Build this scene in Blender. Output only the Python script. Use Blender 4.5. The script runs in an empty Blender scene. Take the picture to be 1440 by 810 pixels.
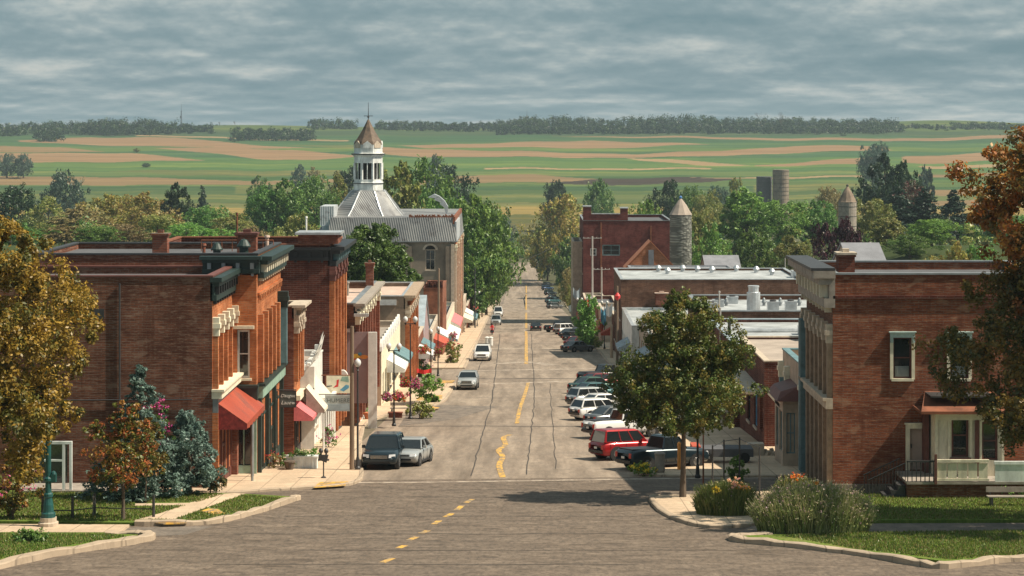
import bpy, math, random
import numpy as np
from mathutils import Vector, Matrix
from mathutils.geometry import tessellate_polygon
R = math.radians
random.seed(7)
SC = bpy.context.scene
COL = SC.collection

# ------------------------------------------------------------------ camera, sky, sun, exposure
F, CX, HY = 2800.0, 740.0, 175.0            # focal length in photo pixels, street axis, eye level
cam = bpy.data.cameras.new('camera'); cam.sensor_width = 36; cam.lens = F/1440*36
cam.shift_x = -(CX-720)/1440; cam.shift_y = -(405-HY)/1440
cam.clip_start = 1; cam.clip_end = 20000
co = bpy.data.objects.new('camera', cam); COL.objects.link(co)
co.location = (0, 0, 0); co.rotation_euler = (R(90), 0, 0); SC.camera = co

SUN_EL, SUN_AZ = 52.0, 9.0                  # azimuth: degrees from +X towards the camera side
sv = Vector((math.cos(R(SUN_EL))*math.cos(R(SUN_AZ)), -math.cos(R(SUN_EL))*math.sin(R(SUN_AZ)), math.sin(R(SUN_EL))))
sl = bpy.data.lights.new('sun', 'SUN'); sl.energy = 5.0; sl.angle = R(0.6); sl.color = (1.0, .89, .72)
so = bpy.data.objects.new('sun', sl); COL.objects.link(so)
so.rotation_euler = sv.to_track_quat('Z', 'Y').to_euler()

W = bpy.data.worlds.new('World'); SC.world = W; W.use_nodes = True
wt = W.node_tree; wt.nodes.clear()
def nd(t, kind, **kw):
    n = t.nodes.new(kind)
    for k, v in kw.items(): setattr(n, k, v)
    return n
wl = wt.links.new
sky = nd(wt, 'ShaderNodeTexSky', sky_type='NISHITA'); sky.sun_disc = False
sky.sun_elevation = R(SUN_EL); sky.sun_rotation = math.atan2(sv.x, sv.y); sky.air_density = 1.2; sky.dust_density = 2.0
tc = nd(wt, 'ShaderNodeTexCoord'); sx = nd(wt, 'ShaderNodeSeparateXYZ'); wl(tc.outputs['Generated'], sx.inputs[0])
def M(op, a, b=None, t=wt):
    n = nd(t, 'ShaderNodeMath', operation=op)
    for i, q in enumerate((a, b)):
        if q is None: continue
        if isinstance(q, (int, float)): n.inputs[i].default_value = q
        else: t.links.new(q, n.inputs[i])
    return n.outputs[0]
zc = M('MAXIMUM', sx.outputs[2], 0.0)
lz = M('LOGARITHM', M('ADD', zc, 0.022), 2.718)
def skynoise(kx, kz, detail, rough, off, dist=0.0, dz=0.0):
    cb = nd(wt, 'ShaderNodeCombineXYZ')
    wl(M('MULTIPLY', sx.outputs[0], kx), cb.inputs[0]); wl(M('ADD', M('MULTIPLY', sx.outputs[1], kx), off), cb.inputs[1]); wl(M('MULTIPLY', M('ADD', lz, dz), kz), cb.inputs[2])
    n = nd(wt, 'ShaderNodeTexNoise'); n.inputs['Scale'].default_value = 1; n.inputs['Detail'].default_value = detail
    n.inputs['Roughness'].default_value = rough; n.inputs['Distortion'].default_value = dist
    wl(cb.outputs[0], n.inputs['Vector']); return n.outputs['Fac']
def puffs(kx, kz, off, dz):
    cb = nd(wt, 'ShaderNodeCombineXYZ'); wn = skynoise(kx*1.3, kz*1.3, 3, .6, off+7, 0, dz)
    wl(M('ADD', M('MULTIPLY', sx.outputs[0], kx), M('MULTIPLY', wn, .9)), cb.inputs[0]); wl(M('ADD', M('MULTIPLY', sx.outputs[1], kx), off), cb.inputs[1]); wl(M('MULTIPLY', M('ADD', lz, dz), kz), cb.inputs[2])
    v = nd(wt, 'ShaderNodeTexVoronoi', feature='F1'); v.inputs['Scale'].default_value = 1; v.inputs['Detail'].default_value = 2; v.inputs['Roughness'].default_value = .55; v.normalize = True
    wl(cb.outputs[0], v.inputs['Vector']); return M('SUBTRACT', 1.0, v.outputs['Distance'])
def density(dz): return M('ADD', M('MULTIPLY', skynoise(13, 2.6, 7, .6, 3.1, 0, dz), .66), M('MULTIPLY', puffs(17, 2.8, 2.0, dz), .34))
n1 = density(0.0); n1b = density(.06); n2 = skynoise(6, 4.5, 4, .5, 11.0, .1)
relief = M('MULTIPLY', M('SUBTRACT', n1, n1b), .6)
mix = M('ADD', M('ADD', M('MULTIPLY', n1, .62), M('MULTIPLY', n2, .36)), relief)
cr = nd(wt, 'ShaderNodeValToRGB'); wl(mix, cr.inputs[0]); e = cr.color_ramp.elements
e[0].position = .40; e[0].color = (1.55, 2.45, 2.8, 1)
e[1].position = .73; e[1].color = (6.4, 6.2, 5.6, 1)
q = e.new(.50); q.color = (2.1, 2.95, 3.25, 1)
q = e.new(.565); q.color = (2.85, 3.6, 3.8, 1)
q = e.new(.635); q.color = (4.2, 4.7, 4.65, 1)
mx = nd(wt, 'ShaderNodeMix', data_type='RGBA'); mx.inputs[0].default_value = .93
wl(sky.outputs[0], mx.inputs[6]); wl(cr.outputs[0], mx.inputs[7])
bg = nd(wt, 'ShaderNodeBackground'); bg.inputs[1].default_value = .08
wo = nd(wt, 'ShaderNodeOutputWorld'); wl(mx.outputs[2], bg.inputs[0]); wl(bg.outputs[0], wo.inputs[0])

W.cycles.sampling_method = 'MANUAL'; W.cycles.sample_map_resolution = 256
SC.view_settings.view_transform = 'Standard'; SC.view_settings.look = 'None'
SC.view_settings.exposure = 0.5; SC.view_settings.gamma = 1; SC.view_settings.use_curve_mapping = False
SC.render.engine = 'CYCLES'
SC.cycles.use_denoising = True; SC.cycles.max_bounces = 5; SC.cycles.diffuse_bounces = 2; SC.cycles.glossy_bounces = 2
SC.cycles.transmission_bounces = 2; SC.cycles.transparent_max_bounces = 4; SC.cycles.volume_bounces = 0

# ------------------------------------------------------------------ the lie of the land
_cy = [30, 640, 700, 760, 920, 1150, 1300, 1500, 1700, 2100, 2500, 2800, 3300]
_cz = [-(11.56+.07*30), -(11.56+.07*640), -58.8, -59.6, -59.6, -57, -53.5, -47, -39.6, -24.5, -13.2, -6.5, -5]
GY = np.concatenate([[30.0], np.arange(640, 3301, 6.0)]); _g = np.interp(GY, _cy, _cz)
_k = np.ones(13)/13
_s = np.convolve(np.pad(_g[1:], 6, mode='edge'), _k, 'valid'); GZ = _g.copy(); GZ[1:] = _s; GZ[1] = -(11.56+.07*640)
_YT = np.arange(60, 905, .5); _YI = HY - np.interp(_YT, GY, GZ)*F/_YT
def gz(y): return float(np.interp(y, GY, GZ))
def gz2(x, y):
    """the land either side of the street stands higher than the street"""
    m = gz(y); x0 = 30-15*min(1, max(0, (y-450)/200)); k = min(1, max(0, (y-300)/90))*min(1, max(0, (abs(x)-x0)/(x0*1.5))); k = k*k*(3-2*k); return m+k*max(0, -.0607*y-m)
def gp(px, py):
    y = float(np.interp(-py, -_YI, _YT)); return ((px-CX)*y/F, y)
def XX(px, s): return (px-CX)/s
def ZZ(py, s): return -(py-HY)/s
def YY(s): return F/s

# ------------------------------------------------------------------ materials
MT = {}
def newmat(name):
    m = bpy.data.materials.new(name); m.use_nodes = True; t = m.node_tree
    return m, t, t.nodes['Principled BSDF']
def ramp(t, fac, stops, interp='LINEAR'):
    r = nd(t, 'ShaderNodeValToRGB'); t.links.new(fac, r.inputs[0]); r.color_ramp.interpolation = interp
    el = r.color_ramp.elements
    while len(el) > 1: el.remove(el[-1])
    el[0].position = stops[0][0]; el[0].color = (*stops[0][1], 1)
    for p, c in stops[1:]:
        k = el.new(p); k.color = (*c, 1)
    return r.outputs[0]
def noise(t, sc=(1, 1, 1), detail=4, rough=.6, obj=False, uz=False, dist=0):
    """noise in metres; uz: along the wall (x+y) by height"""
    if obj: src = nd(t, 'ShaderNodeTexCoord').outputs['Object']
    else: src = nd(t, 'ShaderNodeNewGeometry').outputs['Position']
    sp = nd(t, 'ShaderNodeSeparateXYZ'); t.links.new(src, sp.inputs[0]); cb = nd(t, 'ShaderNodeCombineXYZ')
    if uz:
        t.links.new(M('MULTIPLY', M('ADD', sp.outputs[0], sp.outputs[1], t), sc[0], t), cb.inputs[0]); t.links.new(M('MULTIPLY', sp.outputs[2], sc[1], t), cb.inputs[1])
    else:
        for i in range(3): t.links.new(M('MULTIPLY', sp.outputs[i], sc[i], t), cb.inputs[i])
    n = nd(t, 'ShaderNodeTexNoise'); n.inputs['Scale'].default_value = 1; n.inputs['Detail'].default_value = detail
    n.inputs['Roughness'].default_value = rough; n.inputs['Distortion'].default_value = dist
    t.links.new(cb.outputs[0], n.inputs['Vector']); return n.outputs['Fac'], cb.outputs[0]
def mixc(t, f, a, b, mode='MIX'):
    n = nd(t, 'ShaderNodeMix', data_type='RGBA', blend_type=mode)
    for s, v in ((0, f), (6, a), (7, b)):
        if isinstance(v, (int, float)): n.inputs[s].default_value = v
        elif isinstance(v, tuple): n.inputs[s].default_value = (*v, 1)
        else: t.links.new(v, n.inputs[s])
    return n.outputs[2]
def sc3(c, k): return tuple(min(1, x*k) for x in c)
def bump(t, b, h, s=.4, d=.02):
    n = nd(t, 'ShaderNodeBump'); n.inputs['Strength'].default_value = s; n.inputs['Distance'].default_value = d
    t.links.new(h, n.inputs['Height']); t.links.new(n.outputs[0], b.inputs['Normal'])
def plain(name, c, rough=.7, var=.25, scale=1.5, metal=0, obj=False, spec=.5, zs=None, coat=0):
    if name in MT: return MT[name]
    m, t, b = newmat(name)
    f, _ = noise(t, (scale, scale, zs or scale), 5, .65, obj)
    if var: t.links.new(ramp(t, f, [(.3, sc3(c, 1-var)), (.7, sc3(c, 1+var))]), b.inputs['Base Color'])
    else: b.inputs['Base Color'].default_value = (*c, 1)
    b.inputs['Roughness'].default_value = rough; b.inputs['Metallic'].default_value = metal
    b.inputs['Specular IOR Level'].default_value = spec; b.inputs['Coat Weight'].default_value = coat
    MT[name] = m; return m
def brick(name, c, c2, pale=(.33, .25, .2), pale_amt=.5, mortar=(.2, .16, .13)):
    m, t, b = newmat(name)
    _, vec = noise(t, (1, 1, 1), 1, .5, uz=True)
    bt = nd(t, 'ShaderNodeTexBrick'); t.links.new(vec, bt.inputs['Vector'])
    bt.inputs['Scale'].default_value = 1; bt.inputs['Brick Width'].default_value = .42; bt.inputs['Row Height'].default_value = .13
    bt.inputs['Mortar Size'].default_value = .014; bt.inputs['Mortar Smooth'].default_value = .3
    bt.inputs['Color1'].default_value = (*c, 1); bt.inputs['Color2'].default_value = (*c2, 1); bt.inputs['Mortar'].default_value = (*mortar, 1)
    bt.inputs['Bias'].default_value = -.2
    f1, _ = noise(t, (.35, .5), 5, .7, uz=True)          # big weathered areas
    f2, _ = noise(t, (1.1, 11), 5, .75, uz=True)         # course streaks
    f3, _ = noise(t, (3, 30), 3, .8, uz=True)
    a = mixc(t, ramp(t, f1, [(.35, (0, 0, 0)), (.62, (.8,)*3)]), bt.outputs['Color'], sc3(c, .38))
    st = M('MULTIPLY', M('MULTIPLY', f2, f3, t), 1, t)
    a = mixc(t, ramp(t, st, [(.27, (0, 0, 0)), (.36, (pale_amt,)*3)]), a, pale)
    a = mixc(t, ramp(t, f2, [(.36, (.75,)*3), (.47, (0, 0, 0))]), a, sc3(c, .3))
    f4, _ = noise(t, (1.4, .16), 5, .7, uz=True)         # rain stains running down
    a = mixc(t, ramp(t, f4, [(.54, (0,)*3), (.68, (.6,)*3)]), a, sc3(c, .4))
    f5, _ = noise(t, (.8, 1.6), 3, .5, uz=True)          # repointed and limed patches
    a = mixc(t, ramp(t, f5, [(.6, (0,)*3), (.66, (.5*pale_amt,)*3)]), a, pale)
    t.links.new(a, b.inputs['Base Color']); b.inputs['Roughness'].default_value = .9
    b.inputs['Specular IOR Level'].default_value = .2
    bump(t, b, f3, .5, .03)
    MT[name] = m; return m
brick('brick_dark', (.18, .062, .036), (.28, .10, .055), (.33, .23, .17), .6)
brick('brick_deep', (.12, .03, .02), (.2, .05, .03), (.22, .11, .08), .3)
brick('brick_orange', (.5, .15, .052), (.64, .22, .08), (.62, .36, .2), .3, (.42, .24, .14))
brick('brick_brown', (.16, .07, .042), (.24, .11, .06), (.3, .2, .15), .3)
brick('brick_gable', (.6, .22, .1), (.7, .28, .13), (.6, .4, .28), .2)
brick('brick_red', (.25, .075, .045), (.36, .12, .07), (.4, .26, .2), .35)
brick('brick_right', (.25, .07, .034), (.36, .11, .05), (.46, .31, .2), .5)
brick('brick_warehouse', (.17, .028, .024), (.25, .05, .04), (.2, .1, .08), .2)
plain('stucco_brown', (.2, .15, .11), .95, .45, .5)
plain('stucco_grey', (.21, .172, .13), .95, .4, .35)
plain('beige', (.42, .33, .25), .85, .25, 1.2)
plain('cream', (.72, .66, .5), .7, .18, 2)
plain('teal_pale', (.36, .46, .43), .7, .25, 3)
plain('white_paint', (.7, .69, .65), .6, .14, 2.5)
plain('white_worn', (.66, .68, .66), .6, .4, 1.3, zs=.5)
plain('brown_stone', (.3, .215, .15), .85, .3, 3)
plain('cream_worn', (.66, .6, .46), .75, .3, 3, zs=.8)
plain('green_dark', (.016, .034, .03), .5, .3, 2)
plain('green_shop', (.24, .36, .29), .55, .25, 2)
plain('black_metal', (.018, .02, .022), .45, .2, 3)
plain('iron', (.04, .04, .042), .5, .3, 3)
plain('grey_metal', (.28, .3, .31), .45, .3, 1, metal=.5)
plain('silver_metal', (.55, .57, .58), .4, .25, 1.5, metal=.6)
plain('wood_pole', (.2, .14, .095), .9, .35, 2, zs=.4)
plain('wood_grey', (.3, .26, .22), .9, .3, 2)
plain('red_brown', (.13, .045, .035), .6, .25, 3)
plain('stone_trim', (.48, .4, .31), .85, .25, 3)
plain('roof_gravel', (.36, .3, .25), .95, .22, .5)
plain('roof_pink', (.5, .37, .3), .95, .2, .8)
plain('roof_white', (.36, .38, .385), .6, .42, .45)
plain('roof_dark', (.09, .092, .1), .9, .25, .8)
plain('slate_blue', (.3, .36, .4), .8, .25, 1.2)
plain('slate_grey', (.2, .205, .225), .85, .2, .8)
plain('teal_trim', (.12, .21, .23), .6, .3, 2)
plain('blue_poster', (.05, .2, .5), .5, .5, 3)
plain('red_fabric', (.4, .075, .04), .85, .28, 4)
plain('red_dark_fabric', (.22, .025, .02), .85, .5, 6)
plain('pink_fabric', (.62, .16, .17), .85, .15, 4)
plain('cream_fabric', (.62, .56, .45), .85, .12, 3)
plain('concrete_pole', (.42, .4, .37), .85, .2, 2)
plain('pink_wall', (.3, .215, .22), .85, .15, 1)
plain('red_paint', (.6, .03, .03), .5, .2, 3)
plain('orange_paint', (.75, .3, .06), .6, .3, 3)
plain('yellow_paint', (.75, .5, .06), .6, .3, 3)
plain('blue_paint', (.1, .3, .45), .6, .3, 3)
plain('sign_dark', (.09, .105, .1), .6, .15, 3)
plain('sign_grey', (.42, .47, .48), .6, .15, 3)
plain('sign_letter', (.72, .74, .72), .6, .1, 3)
plain('terracotta', (.45, .16, .07), .8, .2, 4)
plain('timber', (.35, .26, .18), .85, .3, 3, zs=1)
plain('rust', (.2, .07, .035), .9, .5, 1.2)
plain('dark_interior', (.02, .018, .016), .9, .3, 1)
plain('glass', (.02, .026, .028), .07, .4, .8, spec=.8)
plain('glass_car', (.012, .016, .018), .04, 0, 1, spec=.9, obj=True)
plain('curtain', (.5, .5, .46), .8, .2, 3)
plain('tyre', (.015, .015, .015), .85, .1, 3, obj=True)
plain('rim', (.3, .3, .3), .3, .1, 3, metal=.8, obj=True)
plain('chrome', (.6, .6, .6), .2, .05, 3, metal=.9, obj=True)
plain('headlight', (.75, .76, .78), .1, .05, 3, obj=True)
plain('taillight', (.45, .015, .01), .2, .05, 3, obj=True)
plain('plastic_black', (.02, .02, .022), .5, .1, 3, obj=True)
plain('globe', (.62, .62, .6), .3, .05, 3, obj=True)
plain('bark', (.1, .075, .055), .95, .4, 5, obj=True, zs=1)
plain('skin', (.5, .3, .2), .6, .05, 3, obj=True)
plain('cloth_dark', (.03, .03, .04), .8, .2, 3, obj=True)
def corr(name, c, c2, period=.55):                      # standing seam / corrugated sheet
    m, t, b = newmat(name)
    f1, vec = noise(t, (.25, .25), 4, .6, uz=True)
    w = nd(t, 'ShaderNodeTexWave', wave_type='BANDS', bands_direction='X'); w.inputs['Scale'].default_value = 1/period/3.14*.5*3.14; w.inputs['Distortion'].default_value = .15
    sp = nd(t, 'ShaderNodeSeparateXYZ'); g = nd(t, 'ShaderNodeNewGeometry'); t.links.new(g.outputs['Position'], sp.inputs[0])
    cb = nd(t, 'ShaderNodeCombineXYZ'); t.links.new(M('ADD', sp.outputs[0], sp.outputs[1], t), cb.inputs[0]); t.links.new(cb.outputs[0], w.inputs['Vector'])
    a = mixc(t, ramp(t, f1, [(.4, (0,)*3), (.62, (1,)*3)]), c, c2)
    a = mixc(t, ramp(t, w.outputs['Fac'], [(0, (.45,)*3), (.3, (0,)*3)]), a, sc3(c, .45))
    f2, _ = noise(t, (.6, .6), 6, .7, uz=True)
    a = mixc(t, ramp(t, f2, [(.52, (0,)*3), (.68, (.7,)*3)]), a, (.09, .08, .08))
    t.links.new(a, b.inputs['Base Color']); b.inputs['Roughness'].default_value = .55; b.inputs['Metallic'].default_value = .25
    bump(t, b, w.outputs['Fac'], .6, .06); MT[name] = m
corr('corrugated', (.2, .205, .21), (.33, .33, .32))
corr('corrugated_light', (.6, .64, .66), (.5, .53, .55))
corr('awning_ribs', (.4, .075, .04), (.5, .11, .06), .35)
def stonewall():
    m, t, b = newmat('fieldstone'); _, vec = noise(t, (1.1, 2.6), 2, .5, uz=True)
    v = nd(t, 'ShaderNodeTexVoronoi'); v.inputs['Scale'].default_value = 1; t.links.new(vec, v.inputs['Vector'])
    f, _ = noise(t, (.5, 3), 5, .7, uz=True)
    a = ramp(t, v.outputs['Distance'], [(.15, (.36, .36, .32)), (.6, (.1, .1, .09))])
    a = mixc(t, ramp(t, f, [(.45, (0,)*3), (.6, (.8,)*3)]), a, (.12, .12, .105))
    t.links.new(a, b.inputs['Base Color']); b.inputs['Roughness'].default_value = .95
    bump(t, b, v.outputs['Distance'], .9, -.12); MT['fieldstone'] = m
stonewall()
def ground_mats():
    # worn pale asphalt of the main street
    m, t, b = newmat('road')
    f1, _ = noise(t, (.75, .03, 1), 7, .7)               # wheel tracks running along the street
    f2, _ = noise(t, (.05, .22, 1), 5, .65)              # cross joints and patches
    f3, _ = noise(t, (2.5, .9, 1), 6, .75)
    a = ramp(t, f1, [(.32, (.15, .118, .09)), (.5, (.26, .207, .16)), (.68, (.38, .305, .235))])
    a = mixc(t, ramp(t, f2, [(.3, (.6,)*3), (.48, (0,)*3)]), a, (.19, .158, .13))
    a = mixc(t, ramp(t, f2, [(.62, (0,)*3), (.7, (.5,)*3)]), a, (.45, .38, .31))
    a = mixc(t, ramp(t, f3, [(.3, (.65,)*3), (.55, (0,)*3)]), a, (.15, .125, .1))
    t.links.new(a, b.inputs['Base Color']); b.inputs['Roughness'].default_value = .88; b.inputs['Specular IOR Level'].default_value = .25
    bump(t, b, f3, .35, .02); MT['road'] = m
    m, t, b = newmat('intersection')
    f1, _ = noise(t, (.55, 1.3, 1), 8, .74, dist=1.2)
    f2, _ = noise(t, (.3, .6, 1), 6, .7)
    f3, _ = noise(t, (5, 2, 1), 5, .8)
    a = ramp(t, f1, [(.34, (.075, .057, .043)), (.46, (.142, .109, .082)), (.54, (.18, .139, .105)), (.68, (.27, .21, .157))])
    a = mixc(t, ramp(t, f2, [(.42, (0,)*3), (.7, (.5,)*3)]), a, (.17, .135, .105))
    a = mixc(t, ramp(t, f3, [(.36, (.7,)*3), (.55, (0,)*3)]), a, (.062, .05, .042))
    t.links.new(a, b.inputs['Base Color']); b.inputs['Roughness'].default_value = .85; b.inputs['Specular IOR Level'].default_value = .25
    bump(t, b, f1, .4, .03); MT['intersection'] = m
    def paving(name, c, joint):
        m, t, b = newmat(name)
        f1, _ = noise(t, (.5, .25, 1), 5, .65); f2, _ = noise(t, (4, 2, 1), 5, .7)
        bt = nd(t, 'ShaderNodeTexBrick'); g = nd(t, 'ShaderNodeNewGeometry'); t.links.new(g.outputs['Position'], bt.inputs['Vector'])
        bt.offset = 0; bt.inputs['Scale'].default_value = 1; bt.inputs['Brick Width'].default_value = 1.5; bt.inputs['Row Height'].default_value = joint
        bt.inputs['Mortar Size'].default_value = .03; bt.inputs['Color1'].default_value = (*c, 1); bt.inputs['Color2'].default_value = (*sc3(c, .86), 1); bt.inputs['Mortar'].default_value = (*sc3(c, .45), 1)
        a = mixc(t, ramp(t, f1, [(.38, (.6,)*3), (.6, (0,)*3)]), bt.outputs['Color'], sc3(c, .66))
        a = mixc(t, ramp(t, f2, [(.32, (.5,)*3), (.5, (0,)*3)]), a, sc3(c, .5))
        t.links.new(a, b.inputs['Base Color']); b.inputs['Roughness'].default_value = .9; MT[name] = m
    paving('pavement', (.62, .47, .325), 1.6)
    paving('kerb', (.46, .36, .26), 2.2)
    m, t, b = newmat('lawn')
    f1, _ = noise(t, (.35, .14, 1), 5, .7); f2, _ = noise(t, (9, 3, 1), 4, .8); f3, _ = noise(t, (1.2, .6, 1), 5, .7)
    a = ramp(t, f1, [(.32, (.11, .165, .03)), (.55, (.155, .21, .042)), (.68, (.25, .23, .08))])
    a = mixc(t, ramp(t, f2, [(.35, (.7,)*3), (.6, (0,)*3)]), a, (.05, .10, .016))
    a = mixc(t, ramp(t, f3, [(.6, (0,)*3), (.72, (.6,)*3)]), a, (.3, .22, .1))
    t.links.new(a, b.inputs['Base Color']); b.inputs['Roughness'].default_value = 1; b.inputs['Specular IOR Level'].default_value = .1
    bump(t, b, f2, .7, .05); MT['lawn'] = m
    m, t, b = newmat('yellow_line')
    f, _ = noise(t, (3, 1.6, 1), 6, .75)
    t.links.new(ramp(t, f, [(.44, (.25, .19, .12)), (.56, (.66, .37, .06))]), b.inputs['Base Color']); b.inputs['Roughness'].default_value = .7; MT['yellow_line'] = m
    m, t, b = newmat('pale_line')
    f, _ = noise(t, (1.6, 1.2, 1), 6, .75)
    t.links.new(ramp(t, f, [(.42, (.22, .175, .135)), (.62, (.42, .35, .28))]), b.inputs['Base Color']); b.inputs['Roughness'].default_value = .8; MT['pale_line'] = m
    m, t, b = newmat('tar'); b.inputs['Base Color'].default_value = (.045, .037, .032, 1); b.inputs['Roughness'].default_value = .7; MT['tar'] = m  # dark colour of the cracks, also of the painted pole shadows
    m, t, b = newmat('patch')
    f, _ = noise(t, (1.5, .8, 1), 6, .75)
    t.links.new(ramp(t, f, [(.35, (.1, .085, .07)), (.65, (.22, .18, .145))]), b.inputs['Base Color']); b.inputs['Roughness'].default_value = .85; MT['patch'] = m
    # open ground and fields: field colours held per vertex, crop rows and soil as noise
    m, t, b = newmat('fields')
    at = nd(t, 'ShaderNodeVertexColor', layer_name='Col')
    f1, _ = noise(t, (.008, .09, 1), 8, .75, dist=.4); f2, _ = noise(t, (.03, .35, 1), 6, .85)
    a = mixc(t, ramp(t, f1, [(.35, (.62,)*3), (.6, (0,)*3)]), at.outputs[0], mixc(t, .5, at.outputs[0], (.055, .06, .03)))
    a = mixc(t, ramp(t, f2, [(.5, (0,)*3), (.75, (.45,)*3)]), a, mixc(t, 1.0, at.outputs[0], (1.5, 1.45, 1.3), 'MULTIPLY'))
    t.links.new(a, b.inputs['Base Color']); b.inputs['Roughness'].default_value = 1; b.inputs['Specular IOR Level'].default_value = .1; MT['fields'] = m
ground_mats()
def leafmat(name='leaf', rnd=.35):
    m, t, b = newmat(name); t.nodes.remove(b); out = t.nodes['Material Output']
    at = nd(t, 'ShaderNodeVertexColor', layer_name='Col'); oi = nd(t, 'ShaderNodeObjectInfo')
    hs = nd(t, 'ShaderNodeHueSaturation'); t.links.new(at.outputs[0], hs.inputs['Color'])
    t.links.new(M('ADD', M('MULTIPLY', oi.outputs['Random'], .03, t), .485, t), hs.inputs['Hue'])
    t.links.new(M('ADD', M('MULTIPLY', oi.outputs['Random'], rnd, t), 1-rnd/2, t), hs.inputs['Value'])
    d = nd(t, 'ShaderNodeBsdfDiffuse'); tr = nd(t, 'ShaderNodeBsdfTranslucent'); g = nd(t, 'ShaderNodeBsdfGlossy'); g.inputs['Roughness'].default_value = .45
    t.links.new(hs.outputs[0], d.inputs[0]); t.links.new(hs.outputs[0], tr.inputs[0])
    m1 = nd(t, 'ShaderNodeMixShader'); m1.inputs[0].default_value = .3; t.links.new(d.outputs[0], m1.inputs[1]); t.links.new(tr.outputs[0], m1.inputs[2])
    m2 = nd(t, 'ShaderNodeMixShader'); m2.inputs[0].default_value = .035; t.links.new(m1.outputs[0], m2.inputs[1]); t.links.new(g.outputs[0], m2.inputs[2])
    t.links.new(m2.outputs[0], out.inputs[0]); MT[name] = m
leafmat()

# ------------------------------------------------------------------ mesh building helpers
class MB:
    def __init__(s): s.v = []; s.f = []; s.m = []
    def quad(s, a, b, c, d, mi=0):
        n = len(s.v); s.v += [a, b, c, d]; s.f.append((n, n+1, n+2, n+3)); s.m.append(mi)
    def poly(s, pts, mi=0):
        n = len(s.v); s.v += pts; s.f.append(tuple(range(n, n+len(pts)))); s.m.append(mi)
    def hexa(s, p, mi=0):
        n = len(s.v); s.v += p
        for q in ((0, 3, 2, 1), (4, 5, 6, 7), (0, 1, 5, 4), (1, 2, 6, 5), (2, 3, 7, 6), (3, 0, 4, 7)):
            s.f.append(tuple(n+i for i in q)); s.m.append(mi)
    def box(s, x0, x1, y0, y1, z0, z1, mi=0):
        s.hexa([(x0, y0, z0), (x1, y0, z0), (x1, y1, z0), (x0, y1, z0), (x0, y0, z1), (x1, y0, z1), (x1, y1, z1), (x0, y1, z1)], mi)
    def fbox(s, fr, a0, a1, d0, d1, z0, z1, mi=0):
        P = fr.P; s.hexa([P(a0, d0, z0), P(a1, d0, z0), P(a1, d1, z0), P(a0, d1, z0), P(a0, d0, z1), P(a1, d0, z1), P(a1, d1, z1), P(a0, d1, z1)], mi)
    def tube(s, p0, p1, r0, r1=None, n=8, mi=0, cap=True):
        r1 = r0 if r1 is None else r1; p0 = Vector(p0); p1 = Vector(p1); d = (p1-p0).normalized()
        a = d.orthogonal().normalized(); b = d.cross(a); k = len(s.v)
        for p, r in ((p0, r0), (p1, r1)):
            for i in range(n):
                t = 2*math.pi*i/n; s.v.append(tuple(p + (a*math.cos(t)+b*math.sin(t))*r))
        for i in range(n): s.f.append((k+i, k+(i+1) % n, k+n+(i+1) % n, k+n+i)); s.m.append(mi)
        if cap: s.f.append(tuple(k+i for i in reversed(range(n)))); s.m.append(mi); s.f.append(tuple(k+n+i for i in range(n))); s.m.append(mi)
    def path(s, pts, rs, n=8, mi=0):
        for i in range(len(pts)-1): s.tube(pts[i], pts[i+1], rs[i], rs[i+1], n, mi)
    def lathe(s, c, prof, n=12, mi=0, ph=0):
        k = len(s.v)
        for r, z in prof:
            for i in range(n):
                t = 2*math.pi*i/n+ph; s.v.append((c[0]+r*math.cos(t), c[1]+r*math.sin(t), c[2]+z))
        for j in range(len(prof)-1):
            for i in range(n): s.f.append((k+j*n+i, k+j*n+(i+1) % n, k+(j+1)*n+(i+1) % n, k+(j+1)*n+i)); s.m.append(mi)
        s.f.append(tuple(k+i for i in reversed(range(n)))); s.m.append(mi)
        j = len(prof)-1; s.f.append(tuple(k+j*n+i for i in range(n))); s.m.append(mi)
    def build(s, name, mats, parent=None, smooth=False, bev=0, local=False):
        me = bpy.data.meshes.new(name); me.from_pydata([tuple(v) for v in s.v], [], s.f)
        if not isinstance(mats, (list, tuple)): mats = [mats]
        for q in mats: me.materials.append(MT[q] if isinstance(q, str) else q)
        if len(mats) > 1: me.polygons.foreach_set('material_index', s.m)
        if smooth: me.polygons.foreach_set('use_smooth', [True]*len(s.f))
        me.update(); o = bpy.data.objects.new(name, me); COL.objects.link(o)
        if parent is not None:
            o.parent = parent
            if not local: o.matrix_parent_inverse = base_inv(parent)
        if bev:
            md = o.modifiers.new('bevel', 'BEVEL'); md.width = bev; md.segments = 2; md.limit_method = 'ANGLE'
        return o
def base_inv(o):
    M_ = Matrix.Identity(4)
    while o is not None:
        M_ = (o.matrix_parent_inverse @ Matrix.Translation(o.location) if o.parent else Matrix.Translation(o.location)) @ M_; o = o.parent
    return M_.inverted()
class Fr:
    """a wall frame: a runs along the wall, d out of it, z up"""
    def __init__(s, ox, oy, ux, uy, nx, ny): s.o = (ox, oy); s.u = (ux, uy); s.n = (nx, ny)
    def P(s, a, d, z): return (s.o[0]+s.u[0]*a+s.n[0]*d, s.o[1]+s.u[1]*a+s.n[1]*d, z)
def thing(name, label, cat, loc=(0, 0, 0), group=None):
    o = bpy.data.objects.new(name, None); COL.objects.link(o); o.location = loc; o.empty_display_size = .3
    o['label'] = label; o['category'] = cat
    if group: o['group'] = group
    return o
def tag(o, label, cat, group=None):
    o['label'] = label; o['category'] = cat
    if group: o['group'] = group
    return o
def struct(o, kind='structure'): o['kind'] = kind; return o
def copy_tree(o, parent=None):
    c = o.copy(); COL.objects.link(c); c.parent = parent
    for ch in list(o.children): copy_tree(ch, c)
    return c
SLOPE = Matrix.Rotation(math.atan(-.07), 4, 'X')
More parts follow.
